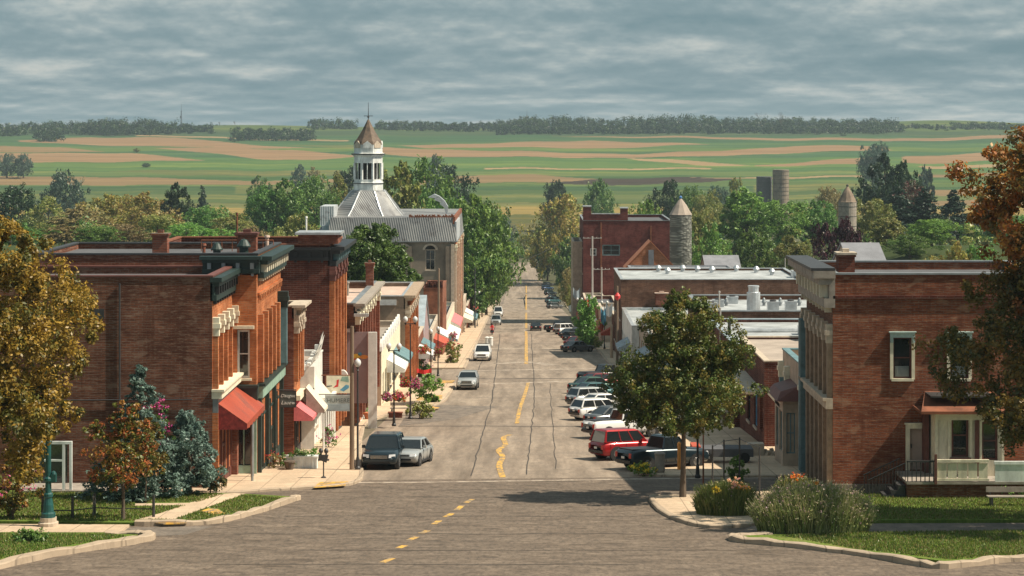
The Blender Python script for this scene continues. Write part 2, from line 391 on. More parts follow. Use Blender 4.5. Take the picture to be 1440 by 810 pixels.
def place(o, x, y, yaw=0, dz=.03, tilt=True, sc=1):
    m = Matrix.Translation((x, y, gz(y)+dz)) @ (SLOPE if tilt else Matrix.Identity(4)) @ Matrix.Rotation(yaw, 4, 'Z')
    o.matrix_world = m @ Matrix.Scale(sc, 4) if sc != 1 else m
def text(parent, s, size, fr, a, d, z, mat, italic=0, xs=1):
    cu = bpy.data.curves.new('lettering', 'FONT'); cu.body = s; cu.size = size; cu.extrude = .012; cu.align_x = 'CENTER'; cu.align_y = 'CENTER'; cu.shear = italic; cu.space_character = 1.05; cu.resolution_u = 3
    t = bpy.data.objects.new('lettering', cu); COL.objects.link(t)
    dg = bpy.context.evaluated_depsgraph_get(); me = bpy.data.meshes.new_from_object(t.evaluated_get(dg)); bpy.data.objects.remove(t)
    for v in me.vertices:
        x, y, zz = v.co; v.co = fr.P(a+x*xs, d+zz, z+y)
    me.materials.clear(); me.materials.append(MT[mat]); o = bpy.data.objects.new('lettering', me); COL.objects.link(o)
    o.parent = parent; o.matrix_parent_inverse = base_inv(parent); return o

# ------------------------------------------------------------------ ground, fields, roads
def in_poly(px, py, poly):
    ins = np.zeros(px.shape, bool); n = len(poly)
    for i in range(n):
        x0, y0 = poly[i]; x1, y1 = poly[(i+1) % n]
        if y0 == y1: continue
        c = ((y0 > py) != (y1 > py)) & (px < (x1-x0)*(py-y0)/(y1-y0)+x0); ins ^= c
    return ins
def make_ground():
    rows = np.concatenate([[30.0], np.arange(290, 635, 15.0), GY[1:]]); NC = 640; t = np.linspace(-1, 1, NC); NR = len(rows)
    Yg = np.repeat(rows[:, None], NC, 1); Xg = t[None, :]*(.40*Yg+30); Zg = np.repeat(np.interp(rows, GY, GZ)[:, None], NC, 1).copy()
    x0 = 30-15*np.clip((Yg-450)/200, 0, 1); kk = np.clip((Yg-300)/90, 0, 1)*np.clip((np.abs(Xg)-x0)/(x0*1.5), 0, 1); kk = kk*kk*(3-2*kk); Zg += kk*np.maximum(0, -.0607*Yg-Zg)
    px = CX+Xg*F/Yg; w = np.clip((Yg-1500)/1300, 0, 1)
    Zg += w*(3.5*np.exp(-((px-1330)/170)**2)*np.clip((Yg-2300)/500, 0, 1)*3 + 5.0*np.exp(-((px-370)/110)**2)*np.clip((Yg-2500)/300, 0, 1) + .9*np.sin(px/95+Yg/260)+.6*np.sin(px/41+1.3))
    py = HY - Zg*F/Yg
    rng = np.random.RandomState(3)
    wob = 1.2*np.sin(px/37+.7)+.8*np.sin(px/17+2)+.8*np.sin(px/83)
    q = py+wob*.6
    C = np.zeros((NR, NC, 3)); C[:] = (.09, .15, .055)
    bands = [(184, (.05, .10, .055)), (191, (.045, .12, .06)), (201, (.06, .145, .065)), (208, (.10, .18, .06)), (213, (.05, .13, .065)), (222, (.075, .17, .06)),
             (229, (.10, .195, .065)), (236, (.065, .155, .055)), (241, (.11, .185, .07)), (247, (.055, .13, .05)), (254, (.09, .165, .06)), (262, (.045, .11, .048)), (268, (.07, .13, .052)),
             (274, (.12, .17, .07)), (280, (.085, .14, .055)), (286, (.16, .19, .08)), (292, (.3, .25, .1)), (303, (.10, .12, .045)), (315, (.13, .13, .06))]
    for i, (y, c) in enumerate(bands):
        mk = q >= y; C[mk] = c
    T1, T2, T3, BR, LG = (.29, .205, .14), (.25, .19, .12), (.34, .265, .18), (.05, .038, .038), (.125, .165, .065)
    P = [(T1, [(25, 198), (130, 193), (250, 194), (317, 200), (440, 208), (300, 207), (200, 206), (100, 203), (25, 200)]), (T3, [(190, 190.5), (330, 193), (490, 197), (490, 199), (330, 195), (190, 192)]),
         (T2, [(-300, 206), (0, 206), (90, 208), (150, 213), (60, 215), (-300, 215)]), (T1, [(215, 209), (330, 206.5), (420, 211), (510, 220), (440, 225), (370, 223), (300, 216)]),
         (T1, [(-300, 217), (45, 216), (180, 215), (290, 226), (50, 229), (-300, 230)]), (T2, [(-300, 248), (180, 249), (310, 254), (500, 251), (500, 256), (310, 260), (-300, 262)]),
         (LG, [(150, 240), (480, 239), (480, 247), (250, 247)]), (LG, [(330, 262), (480, 258), (500, 266), (330, 272)]), (LG, [(395, 203), (520, 205), (560, 212), (470, 208)]),
         (T1, [(560, 204), (700, 202), (830, 197), (1000, 203), (850, 208), (600, 208)]), (T1, [(530, 207), (700, 213), (900, 216), (1010, 212), (985, 220), (800, 221.5), (600, 221), (530, 217)]),
         (T3, [(680, 236.5), (1000, 236), (1000, 238), (680, 238.5)]), (T2, [(590, 248), (750, 246), (840, 251), (880, 258), (700, 257), (590, 259)]),
         (BR, [(765, 257), (850, 250.5), (985, 249), (1040, 251), (985, 257), (860, 260)]), (T3, [(880, 221), (1000, 228), (1060, 233), (980, 233), (900, 225)]),
         (T1, [(760, 191), (960, 191.5), (1080, 194), (1250, 195.5), (1440, 189), (1800, 189), (1800, 194), (1440, 194), (1250, 199), (1080, 197), (960, 194)]),
         (T1, [(950, 216), (1120, 205), (1240, 206), (1255, 212), (1120, 215), (950, 221)]), (T1, [(1060, 232.5), (1150, 227), (1240, 221), (1250, 231), (1060, 234)]),
         (T1, [(1270, 220), (1400, 214), (1800, 214), (1800, 224), (1440, 224), (1300, 230), (1270, 229)]), (T3, [(1290, 233), (1440, 231), (1800, 231), (1800, 233.5), (1300, 236.5)]),
         (T3, [(960, 250), (1100, 249), (1250, 247), (1250, 249), (1100, 251.5)]), (T2, [(1290, 245), (1440, 243), (1800, 243), (1800, 247), (1290, 248.5)]), (T2, [(1290, 266), (1800, 264), (1800, 274), (1290, 274)]),
         (LG, [(1060, 260), (1290, 258), (1290, 265), (1060, 270)]), (T2, [(1280, 282), (1440, 280), (1800, 280), (1800, 290), (1280, 288)])]
    for c, poly in P: C[in_poly(px, q, poly) & (Yg > 1150)] = c
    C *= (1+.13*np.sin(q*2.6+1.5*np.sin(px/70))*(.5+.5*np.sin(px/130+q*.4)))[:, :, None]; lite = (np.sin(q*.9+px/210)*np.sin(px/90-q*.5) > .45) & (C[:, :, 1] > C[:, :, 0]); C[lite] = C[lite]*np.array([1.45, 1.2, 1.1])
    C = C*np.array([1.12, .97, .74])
    near = Yg < 1080; C[near] = (.115, .115, .06); C[Yg < 640] = (.19, .165, .125); C[(Yg > 280) & (np.abs(Xg) > 24) & (Yg < 1000)] = (.06, .085, .028)
    C *= .76*(1+.08*rng.randn(NR, 1, 1))
    C = np.clip(C, 0.01, 1)
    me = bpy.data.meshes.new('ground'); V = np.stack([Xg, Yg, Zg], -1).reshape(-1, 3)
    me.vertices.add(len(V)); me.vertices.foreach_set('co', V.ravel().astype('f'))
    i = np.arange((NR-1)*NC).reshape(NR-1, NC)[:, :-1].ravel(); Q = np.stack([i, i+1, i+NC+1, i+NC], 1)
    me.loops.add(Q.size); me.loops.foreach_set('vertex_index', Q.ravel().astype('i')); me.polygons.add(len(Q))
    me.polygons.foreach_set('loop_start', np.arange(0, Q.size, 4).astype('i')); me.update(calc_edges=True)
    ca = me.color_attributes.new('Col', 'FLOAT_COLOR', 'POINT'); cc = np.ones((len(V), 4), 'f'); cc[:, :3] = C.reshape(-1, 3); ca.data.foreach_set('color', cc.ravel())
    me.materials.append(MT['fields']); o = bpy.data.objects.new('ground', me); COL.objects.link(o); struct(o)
    # the land falls away behind the crest
    return o
make_ground()

def strip_road(name, rows, dz, mat):      # rows: (Y, xl, xr)
    Ys = sorted(set([r[0] for r in rows]) | set(float(y) for y in GY if rows[0][0] < y < rows[-1][0]))
    a = np.array(rows); b = MB(); n = 0
    for y in Ys:
        b.v += [(float(np.interp(y, a[:, 0], a[:, 1])), y, gz(y)+dz), (float(np.interp(y, a[:, 0], a[:, 2])), y, gz(y)+dz)]
    for i in range(len(Ys)-1): b.f.append((2*i, 2*i+1, 2*i+3, 2*i+2)); b.m.append(0)
    return struct(b.build(name, mat))
strip_road('road', [(99.5, -60, 60), (99.6, -11, 10), (150, -10.4, 11), (210, -9.2, 11.2), (300, -9, 10), (640, -8.8, 8.6), (720, -6.5, 6.5), (860, -5, 5)], .02, 'road')
def flat(name, pts, dz, mat, depth=.3, kind='structure', px=True):
    P = [gp(*p) for p in pts] if px else list(pts)
    v3 = [Vector((x, y, 0)) for x, y in P]; tris = tessellate_polygon([v3]); b = MB(); n = len(P)
    ar = sum(P[i][0]*P[(i+1) % n][1]-P[(i+1) % n][0]*P[i][1] for i in range(n))
    b.v = [(x, y, gz(y)+dz) for x, y in P]+[(x, y, gz(y)+dz-depth) for x, y in P]
    for t in tris: b.f.append(t); b.m.append(0)
    if depth > .01:
        for i in range(n):
            j = (i+1) % n; b.f.append((i, j, j+n, i+n)); b.m.append(0)
    return struct(b.build(name, mat), kind)
# darker, ribbed asphalt of the junction in the foreground
flat('road', [(-700, 900), (2300, 900), (2200, 668), (940, 671), (500, 676), (300, 700), (-700, 712)], .028, 'intersection', 0)
def smooth_line(pts, n=4):
    out = []
    for i in range(len(pts)-1):
        p0 = pts[max(i-1, 0)]; p1 = pts[i]; p2 = pts[i+1]; p3 = pts[min(i+2, len(pts)-1)]
        for k in range(n):
            t = k/n; out.append(tuple(.5*((2*p1[c])+(-p0[c]+p2[c])*t+(2*p0[c]-5*p1[c]+4*p2[c]-p3[c])*t*t+(-p0[c]+3*p1[c]-3*p2[c]+p3[c])*t**3) for c in (0, 1)))
    return out+[pts[-1]]
def kerb(name, pts, w=.28, h=.17, mat='kerb', jit=.025):
    L = smooth_line([gp(*p) for p in pts], 5); b = MB(); rr = random.Random(len(pts)*7+int(pts[0][0]))
    ring = []
    for i, p in enumerate(L):
        q0 = L[max(i-1, 0)]; q1 = L[min(i+1, len(L)-1)]; d = Vector((q1[0]-q0[0], q1[1]-q0[1])).normalized(); n = Vector((-d.y, d.x))
        hh = h+rr.uniform(-jit, jit); ww = w/2+rr.uniform(-jit, jit); g = gz(p[1])
        ring.append([(p[0]+n.x*o, p[1]+n.y*o, g+z) for o, z in ((-ww, -.1), (-ww*.92, hh-.03), (-ww*.6, hh), (ww*.6, hh), (ww*.92, hh-.03), (ww, -.1))])
    for r in ring: b.v += r
    for i in range(len(ring)-1):
        for k in range(5): b.f.append((i*6+k, i*6+k+1, (i+1)*6+k+1, (i+1)*6+k)); b.m.append(0)
    b.f.append(tuple(range(6))); b.m.append(0); b.f.append(tuple(range((len(ring)-1)*6, len(ring)*6))); b.m.append(0)
    return struct(b.build(name, mat))
def line(name, pts, w, dz, mat, sm=True, kind='structure'):
    P = [gp(*p) for p in pts]; L = smooth_line(P, 4) if sm and len(P) > 2 else P; b = MB()
    for i, p in enumerate(L):
        q0 = L[max(i-1, 0)]; q1 = L[min(i+1, len(L)-1)]; d = Vector((q1[0]-q0[0], q1[1]-q0[1])).normalized(); n = Vector((-d.y, d.x))
        b.v += [(p[0]+n.x*w/2, p[1]+n.y*w/2, gz(p[1])+dz), (p[0]-n.x*w/2, p[1]-n.y*w/2, gz(p[1])+dz)]
    for i in range(len(L)-1): b.f.append((2*i, 2*i+1, 2*i+3, 2*i+2)); b.m.append(0)
    return b
# pavements
LK1 = [(300, 697), (400, 690), (470, 686), (500, 680), (508, 668), (506, 640), (508, 612), (516, 596), (545, 585), (590, 577), (622, 566), (633, 552), (640, 541)]
flat('pavement', [(40, 697)]+LK1+[(560, 541), (300, 560), (40, 600)], .15, 'pavement')
kerb('kerb', LK1)
LK2 = [(652, 519), (662, 500), (676, 470), (690, 440), (700, 422)]
flat('pavement', [(590, 519)]+LK2+[(640, 422), (560, 470)], .15, 'pavement'); kerb('kerb', LK2, .3)
flat('road', [(300, 540), (700, 540), (700, 521), (300, 521)], .026, 'road', 0)       # side street on the left
RK1 = [(1400, 666), (1100, 672), (960, 672), (905, 668), (893, 662), (905, 655), (945, 648), (935, 620), (915, 585), (893, 555), (878, 543)]
flat('pavement', RK1+[(1000, 543), (1500, 560)], .15, 'pavement'); kerb('kerb', RK1[1:])
RK2 = [(872, 521), (858, 512), (845, 497), (822, 468), (803, 440), (792, 424)]
flat('pavement', RK2+[(860, 424), (900, 460), (960, 521)], .15, 'pavement'); kerb('kerb', RK2, .3)
flat('road', [(840, 541), (1300, 541), (1300, 523), (840, 523)], .026, 'road', 0)
# corner islands of the junction
RI = [(1060, 741), (1000, 743), (960, 735), (930, 720), (916, 704), (925, 700), (990, 699), (1090, 694)]
flat('pavement', RI+[(1200, 694), (1200, 738)], .15, 'pavement'); kerb('kerb', RI[:6], .36, .2, jit=.04)
flat('path', [(1060, 739), (1700, 736), (1700, 752), (1085, 755), (1030, 757)], .06, 'patch', .05)
flat('grass', [(1195, 737), (1190, 698), (1700, 697), (1700, 735)], .17, 'lawn', .3)
flat('grass', [(1035, 759), (1085, 755), (1700, 749), (1700, 790), (1440, 786), (1330, 795), (1200, 779), (1100, 768)], .16, 'lawn', .3)
kerb('kerb', [(1085, 756), (1036, 758), (1040, 763), (1110, 770), (1210, 782), (1290, 796), (1330, 800), (1400, 792), (1460, 789), (1600, 789)], .45, .25, jit=.05)
LI = [(20, 738), (190, 740), (290, 738), (350, 725), (400, 709), (418, 703)]
flat('grass', [(-500, 738)]+LI+[(330, 698), (130, 694), (-500, 694)], .16, 'lawn', .3)
kerb('kerb', LI[1:], .45, .25, jit=.05)
flat('pavement', [(-500, 739), (182, 742), (168, 753), (-500, 753)], .14, 'pavement', .3)
flat('road', [(176, 743), (300, 741), (260, 753), (170, 757)], .034, 'patch', 0)
flat('path', [(195, 735), (245, 735), (345, 699), (330, 698), (300, 700), (225, 727)], .17, 'pavement', .02)
flat('path', [(190, 716), (280, 715), (275, 712), (190, 713)], .172, 'pavement', .02)
flat('grass', [(-500, 753), (165, 754), (195, 757), (100, 775), (0, 795), (-500, 880)], .16, 'lawn', .3)
kerb('kerb', [(150, 755), (200, 756), (208, 760), (170, 768), (90, 780), (0, 799), (-120, 830)], .55, .28, jit=.06)
flat('kerb', [(190, 738), (230, 742), (262, 741), (264, 738)], .18, 'yellow_line', .05)
flat('kerb', [(282, 724), (294, 720), (306, 721), (316, 727), (300, 729)], .18, 'yellow_line', .05)
for pts in ([(618, 541), (636, 540), (640, 537), (620, 537)], [(585, 566), (622, 563), (622, 558), (590, 560)], [(440, 690), (485, 687), (490, 681), (450, 682)], [(600, 583), (618, 576), (604, 573)]):
    flat('kerb', pts, .156, 'yellow_line', .02)
# painted lines
def paint(name, pts, w, mat='yellow_line', dz=.036, sm=True): return struct(line(name, pts, w, dz, mat, sm).build(name, mat))
for a, b_ in ((400, 412), (414, 436), (440, 462), (466, 512)): paint('centre_line', [(740, b_), (740, a)], .42, dz=.045, sm=False)
paint('centre_line', [(727, 596), (731, 575), (738, 555), (743, 538)], .3)
paint('centre_line', [(707, 672), (702, 655), (707, 643), (701, 634), (711, 626), (708, 616), (718, 612)], .34)
for a, b_ in (((664, 703), (655, 708)), ((650, 712), (642, 718)), ((636, 723), (626, 728)), ((618, 733), (610, 738)), ((602, 747), (592, 751)), ((586, 756), (574, 761)), ((570, 768), (560, 772)), ((552, 786), (538, 792))):
    paint('centre_line', [a, b_], .28, sm=False)
paint('kerb_line', [(300, 694), (470, 681), (620, 679), (940, 674), (1090, 673)], .45, 'pale_line', .034)
paint('kerb_line', [(600, 541), (700, 540), (820, 536), (900, 536)], .9, 'pale_line')
paint('kerb_line', [(655, 522), (760, 520), (850, 519)], .7, 'pale_line')
paint('kerb_line', [(700, 512), (745, 510), (775, 514)], 1.8, 'pale_line')
paint('kerb_line', [(650, 478), (820, 476)], .4, 'pale_line')
for i in range(6):                                      # faint parking bay marks on the right
    y = 640-i*17; paint('parking_line', [(830-i*5, y), (880-i*4, y-2)], .14, 'pale_line', .04, False)
def cracks_and_shadows():
    rr = random.Random(5); b = MB()
    def wig(x0, y0, x1, y1, n, j, w):
        P = [(x0+(x1-x0)*i/n+rr.uniform(-j, j), y0+(y1-y0)*i/n) for i in range(n+1)]
        s = line('', P, w, .04, 'tar', False); k = len(b.v); b.v += s.v; b.f += [tuple(q+k for q in f) for f in s.f]; b.m += s.m
    wig(662, 670, 692, 565, 22, 1.2, .06); wig(692, 565, 703, 470, 18, .7, .08); wig(741, 668, 752, 560, 24, 1.3, .055); wig(752, 560, 747, 470, 14, .8, .07)
    wig(660, 548, 690, 480, 12, .9, .07); wig(782, 660, 773, 540, 20, 1.2, .04); wig(694, 466, 713, 405, 12, .5, .1)
    def cross(y, x0, x1, w):  # wide strips paint pole shadows across the street, thin ones are joints
        n = 12; P = [(x0+(x1-x0)*i/n, y+rr.uniform(-.5, .5)) for i in range(n+1)]
        s = line('', P, w, .041, 'tar', False); k = len(b.v); b.v += s.v; b.f += [tuple(q+k for q in f) for f in s.f]; b.m += s.m
    for y, x0, x1, w in ((600, 560, 905, .14), (560, 650, 860, .12), (533, 660, 850, .3), (498, 665, 840, .3), (463, 680, 790, .35), (447, 692, 790, .4), (427, 700, 785, .4), (412, 712, 790, .6), (690, 560, 1000, .06), (700, 480, 900, .05), (727, 400, 960, .05), (752, 330, 900, .06), (775, 420, 1180, .05), (795, 300, 900, .05)):
        cross(y, x0, x1, w)
    struct(b.build('road_crack', 'tar'))
cracks_and_shadows()
flat('road', [(560, 600), (640, 590), (700, 572), (620, 570), (575, 580)], .03, 'patch', 0)

# ------------------------------------------------------------------ haze over the valley
def haze():
    b = MB(); b.box(-1900, 1900, -60, 3500, -61.5, 34); o = b.build('haze', 'tar'); m = bpy.data.materials.new('haze'); m.use_nodes = True; t = m.node_tree; t.nodes.clear()
    v = nd(t, 'ShaderNodeVolumePrincipled'); v.inputs['Color'].default_value = (.62, .78, .88, 1); v.inputs['Density'].default_value = .000095; v.inputs['Anisotropy'].default_value = .1
    t.links.new(v.outputs[0], nd(t, 'ShaderNodeOutputMaterial').inputs['Volume'])
    o.data.materials.clear(); o.data.materials.append(m); struct(o, 'stuff')
haze()

# ------------------------------------------------------------------ building helpers
def wall(b, fr, W_, z0, z1, holes=(), dep=.24, mi=0):
    us = sorted({0, W_} | {h[0] for h in holes} | {h[0]+h[1] for h in holes}); zs = sorted({z0, z1} | {h[2] for h in holes} | {h[2]+h[3] for h in holes})
    for i in range(len(us)-1):
        for j in range(len(zs)-1):
            u = (us[i]+us[i+1])/2; z = (zs[j]+zs[j+1])/2
            if any(h[0] < u < h[0]+h[1] and h[2] < z < h[2]+h[3] for h in holes): continue
            b.quad(fr.P(us[i], 0, zs[j]), fr.P(us[i+1], 0, zs[j]), fr.P(us[i+1], 0, zs[j+1]), fr.P(us[i], 0, zs[j+1]), mi)
    for a, w, z, h in holes:
        P = fr.P
        for p, q in (((a, z), (a+w, z)), ((a+w, z), (a+w, z+h)), ((a+w, z+h), (a, z+h)), ((a, z+h), (a, z))):
            b.quad(P(p[0], 0, p[1]), P(q[0], 0, q[1]), P(q[0], -dep, q[1]), P(p[0], -dep, p[1]), mi)
        b.quad(P(a, -dep, z), P(a+w, -dep, z), P(a+w, -dep, z+h), P(a, -dep, z+h), mi)
def window(root, fr, a, w, z, h, fm='white_paint', hood=None, sill='stone_trim', glass='glass', mull=False, t=.07, curtain=False):
    b = MB(); d0, d1 = -.2, -.1
    b.fbox(fr, a, a+t, d0, d1, z, z+h); b.fbox(fr, a+w-t, a+w, d0, d1, z, z+h); b.fbox(fr, a+t, a+w-t, d0, d1, z, z+t); b.fbox(fr, a+t, a+w-t, d0, d1, z+h-t, z+h)
    b.fbox(fr, a+t, a+w-t, d0, d1-.01, z+h*.5-.03, z+h*.5+.03)
    if mull: b.fbox(fr, a+w/2-.03, a+w/2+.03, d0, d1-.02, z+t, z+h-t)
    o = b.build('window', fm, root)
    g = MB(); g.fbox(fr, a+t, a+w-t, -.19, -.165, z+t, z+h-t); g.build('pane', glass, o)
    if curtain:
        g = MB(); g.fbox(fr, a+t*1.6, a+w-t*1.6, -.164, -.16, z+h*.62, z+h-t*1.5); g.build('blind', 'curtain', o)
    if sill: g = MB(); g.fbox(fr, a-.1, a+w+.1, -.08, .1, z-.14, z-.003); g.build('sill', sill, o)
    if hood:
        g = MB(); g.fbox(fr, a-.16, a+w+.16, -.05, .14, z+h+.003, z+h+.24); g.fbox(fr, a-.22, a+w+.22, -.05, .2, z+h+.24, z+h+.31)
        g.fbox(fr, a-.16, a-.01, -.02, .12, z+h-.25, z+h); g.fbox(fr, a+w+.01, a+w+.16, -.02, .12, z+h-.25, z+h); g.build('lintel', hood, o)
    return o
def cornice(root, fr, a0, a1, z, h, out, mat='green_dark', brk=None, n=8, cap=None):
    b = MB(); b.fbox(fr, a0, a1, -.1, out*.45, z, z+h*.25); b.fbox(fr, a0, a1, -.1, out*.7, z+h*.62, z+h*.8); b.fbox(fr, a0-.12, a1+.12, -.1, out, z+h*.8, z+h)
    b.fbox(fr, a0, a1, -.1, out*.2, z+h*.25, z+h*.62)
    o = b.build('cornice', mat, root)
    for i in range(n):
        g = MB(); a = a0+(a1-a0)*(i+.5)/n; g.fbox(fr, a-.1, a+.1, 0, out*.62, z+h*.26, z+h*.61); g.fbox(fr, a-.07, a+.07, 0, out*.35, z-h*.15, z+h*.26); g.build('bracket', brk or mat, o)
    return o
def pilasters(root, fr, A, z0, z1, w=.35, d=.2, mat='brick_orange', cap=None):
    for a in A:
        b = MB(); b.fbox(fr, a-w/2, a+w/2, -.02, d, z0, z1); o = b.build('pilaster', mat, root)
        if cap:
            g = MB(); g.fbox(fr, a-w*.7, a+w*.7, d*.0, d+.12, z1-.5, z1-.25); g.fbox(fr, a-w*.6, a+w*.6, 0, d+.07, z1-.25, z1+.05); g.fbox(fr, a-w*.55, a+w*.55, 0, d+.05, z1-.9, z1-.5); g.build('capital', cap, o)
def storefront(root, fr, a0, a1, zg, h, fm='green_dark', base='green_dark', n=4, door=1):
    b = MB(); b.fbox(fr, a0, a1, -.1, .06, zg-.6, zg+.55); W_ = (a1-a0)/n
    for i in range(n+1): x = a0+W_*i; b.fbox(fr, max(a0, x-.08), min(a1, x+.08), -.1, .1, zg+.55, zg+h)
    b.fbox(fr, a0, a1, -.1, .08, zg+h-.5, zg+h-.4); o = b.build('shopfront', [fm], root)
    g = MB()
    for i in range(n): g.fbox(fr, a0+W_*i+.08, a0+W_*(i+1)-.08, -.08, -.02, zg+.553, zg+h-.52); g.fbox(fr, a0+W_*i+.08, a0+W_*(i+1)-.08, -.08, -.02, zg+h-.38, zg+h)
    g.build('pane', 'glass', o)
    dd = MB(); x = a0+W_*door+.1; dd.fbox(fr, x, x+.12, -.01, .09, zg+.0, zg+2.2); dd.fbox(fr, x+.85, x+.97, -.01, .09, zg, zg+2.2); dd.fbox(fr, x+.12, x+.85, -.01, .07, zg, zg+.35); dd.fbox(fr, x+.12, x+.85, -.01, .07, zg+2.05, zg+2.2)
    do = dd.build('door', fm, root); hh = MB(); hh.fbox(fr, x+.78, x+.83, .07, .13, zg+.95, zg+1.2); hh.build('handle', 'chrome', do)
    return o
def awning(root, fr, a0, a1, z, out, drop, mat='red_fabric', side='red_dark_fabric', val=.3):
    P = fr.P; b = MB(); n = max(2, int((a1-a0)/.5))
    for i in range(n):
        x0 = a0+(a1-a0)*i/n; x1 = a0+(a1-a0)*(i+1)/n
        b.hexa([P(x0, .03, z-.04), P(x1, .03, z-.04), P(x1, out, z-drop-.04), P(x0, out, z-drop-.04), P(x0, .03, z), P(x1, .03, z), P(x1, out, z-drop), P(x0, out, z-drop)])
        b.fbox(fr, x0+.01, x1-.01, out-.02, out+.02, z-drop-val*(.85+.15*(i % 2)), z-drop)
    o = b.build('awning', mat, root)
    for x in (a0, a1):
        g = MB(); n_ = len(g.v); s = .02 if x == a0 else -.02
        g.v += [P(x, .03, z-.03), P(x, out, z-drop-.02), P(x, out, z-drop-val), P(x, .03, z-drop-val), P(x+s, .03, z-.03), P(x+s, out, z-drop-.02), P(x+s, out, z-drop-val), P(x+s, .03, z-drop-val)]
        for q in ((0, 1, 2, 3), (7, 6, 5, 4), (0, 4, 5, 1), (1, 5, 6, 2), (2, 6, 7, 3), (3, 7, 4, 0)): g.f.append(tuple(n_+i for i in q)); g.m.append(0)
        g.build('side_panel', side, o)
    return o
def shell(name, label, cat, x0, x1, y0, y1, ztop, wallm, side, front=(), street=(), roofm='roof_gravel', par=.5, coping='stone_trim', facm=None, group=None, zb=None):
    """four walls with openings, a sunk flat roof and a coping; side 'L' faces +X, 'R' faces -X"""
    zb = gz(y1)-1.0 if zb is None else zb
    root = thing(name, label, cat, ((x0+x1)/2, (y0+y1)/2, gz((y0+y1)/2)), group)
    ff = Fr(x0, y0, 1, 0, 0, -1); fs = Fr(x1, y0, 0, 1, 1, 0) if side == 'L' else Fr(x0, y0, 0, 1, -1, 0); fo = Fr(x0, y0, 0, 1, -1, 0) if side == 'L' else Fr(x1, y0, 0, 1, 1, 0)
    W_, D = x1-x0, y1-y0; b = MB(); wall(b, ff, W_, zb, ztop, front); wall(b, fo, D, zb, ztop); wall(b, Fr(x0, y1, 1, 0, 0, 1), W_, zb, ztop); b.build('wall', wallm, root)
    b = MB(); wall(b, fs, D, zb, ztop, street); b.build('street_wall', facm or wallm, root)
    b = MB(); i = .3
    for q in ((x0+i, x1-i, y0+i, y0+i+.01), (x0+i, x1-i, y1-i-.01, y1-i), (x0+i, x0+i+.01, y0+i, y1-i), (x1-i-.01, x1-i, y0+i, y1-i)): b.box(*q, ztop-par-.05, ztop)
    b.build('parapet', wallm, root)
    b = MB(); b.box(x0+i, x1-i, y0+i, y1-i, ztop-par-.2, ztop-par); b.build('roof', roofm, root)
    b = MB(); e = .05
    b.box(x0-e, x1+e, y0-e, y0+i+e, ztop, ztop+.09); b.box(x0-e, x1+e, y1-i-e, y1+e, ztop, ztop+.09); b.box(x0-e, x0+i+e, y0+i+e, y1-i-e, ztop, ztop+.09); b.box(x1-i-e, x1+e, y0+i+e, y1-i-e, ztop, ztop+.09)
    b.build('coping', coping, root)
    return root, ff, fs
def chimney(root, x, y, z, w, d, h, mat='brick_red', cap='stone_trim'):
    b = MB(); b.box(x-w/2, x+w/2, y-d/2, y+d/2, z-.6, z+h); b.box(x-w/2-.06, x+w/2+.06, y-d/2-.06, y+d/2+.06, z+h*.9, z+h-.02); o = b.build('chimney', mat, root)
    g = MB(); g.box(x-w/2-.1, x+w/2+.1, y-d/2-.1, y+d/2+.1, z+h, z+h+.12); g.box(x-w*.2, x+w*.2, y-d*.2, y+d*.2, z+h+.12, z+h+.3); g.build('chimney_cap', cap, o)
def vent(root, x, y, z, r, h, mat='grey_metal', name='vent'):
    b = MB(); b.lathe((x, y, z-.2), [(r*1.2, 0), (r*1.2, .1), (r*.8, .2), (r*.8, h*.72), (r*1.25, h*.74), (r*1.25, h*.85), (r*.6, h+.2), (.02, h+.28)], 12); b.build(name, mat, root, smooth=False)
def unit(root, x, y, z, w, d, h, mat='silver_metal'):
    b = MB(); b.box(x-w/2, x+w/2, y-d/2, y+d/2, z, z+h); b.box(x-w/2-.04, x+w/2+.04, y-d/2-.04, y+d/2+.04, z+h, z+h+.06)
    for i in range(5): b.box(x-w*.4, x+w*.4, y-d/2-.03, y-d/2, z+h*(.15+.15*i), z+h*(.2+.15*i))
    o = b.build('roof_unit', mat, root); g = MB(); g.lathe((x, y, z+h+.06), [(w*.3, 0), (w*.3, .1), (w*.2, .12)], 12); g.build('fan', 'iron', o)
def pipe(root, x, y, z, r, h, mat='wood_grey', name='pipe'):
    b = MB(); b.tube((x, y, z-.3), (x, y, z+h), r, r, 8); b.tube((x, y, z+h), (x, y, z+h+.12), r*1.6, r*1.3, 8); b.build(name, mat, root)

# ------------------------------------------------------------------ left side of the street
def pf(px, s, x0): return (px-CX)/s-x0
# corner shop with the red awning
s = 27.6; x0 = -27
holes = [(1+1.45*i, .85, -13.2, 3.2) for i in range(4)]
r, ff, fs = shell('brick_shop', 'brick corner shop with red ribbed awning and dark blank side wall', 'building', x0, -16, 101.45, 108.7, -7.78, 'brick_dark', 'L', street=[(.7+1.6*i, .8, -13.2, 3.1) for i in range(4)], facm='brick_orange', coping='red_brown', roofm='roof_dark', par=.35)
for i in range(4): window(r, fs, .7+1.6*i, .8, -13.2, 3.1, 'timber', sill='stone_trim', curtain=i % 2 == 0)
pilasters(r, fs, [.25, 1.95, 3.55, 5.15, 6.95], -13.5, -9.9, .3, .28, 'brick_orange', 'cream')
cornice(r, fs, 0, 7.2, -9.0, 1.2, .5, 'green_dark', 'black_metal', 9)
b = MB(); b.fbox(fs, -.05, 7.3, -.02, .5, -13.98, -13.62); b.fbox(fs, -.1, 7.35, -.02, .62, -13.62, -13.5); b.build('fascia', 'cream', r)
b = MB(); b.fbox(fs, 0, 7.2, .02, .3, -14.7, -13.98); b.build('sign_band', 'grey_metal', r)
storefront(r, fs, .4, 6.2, gz(106), 3.6, 'red_brown', 'brick_red', 5, 2)
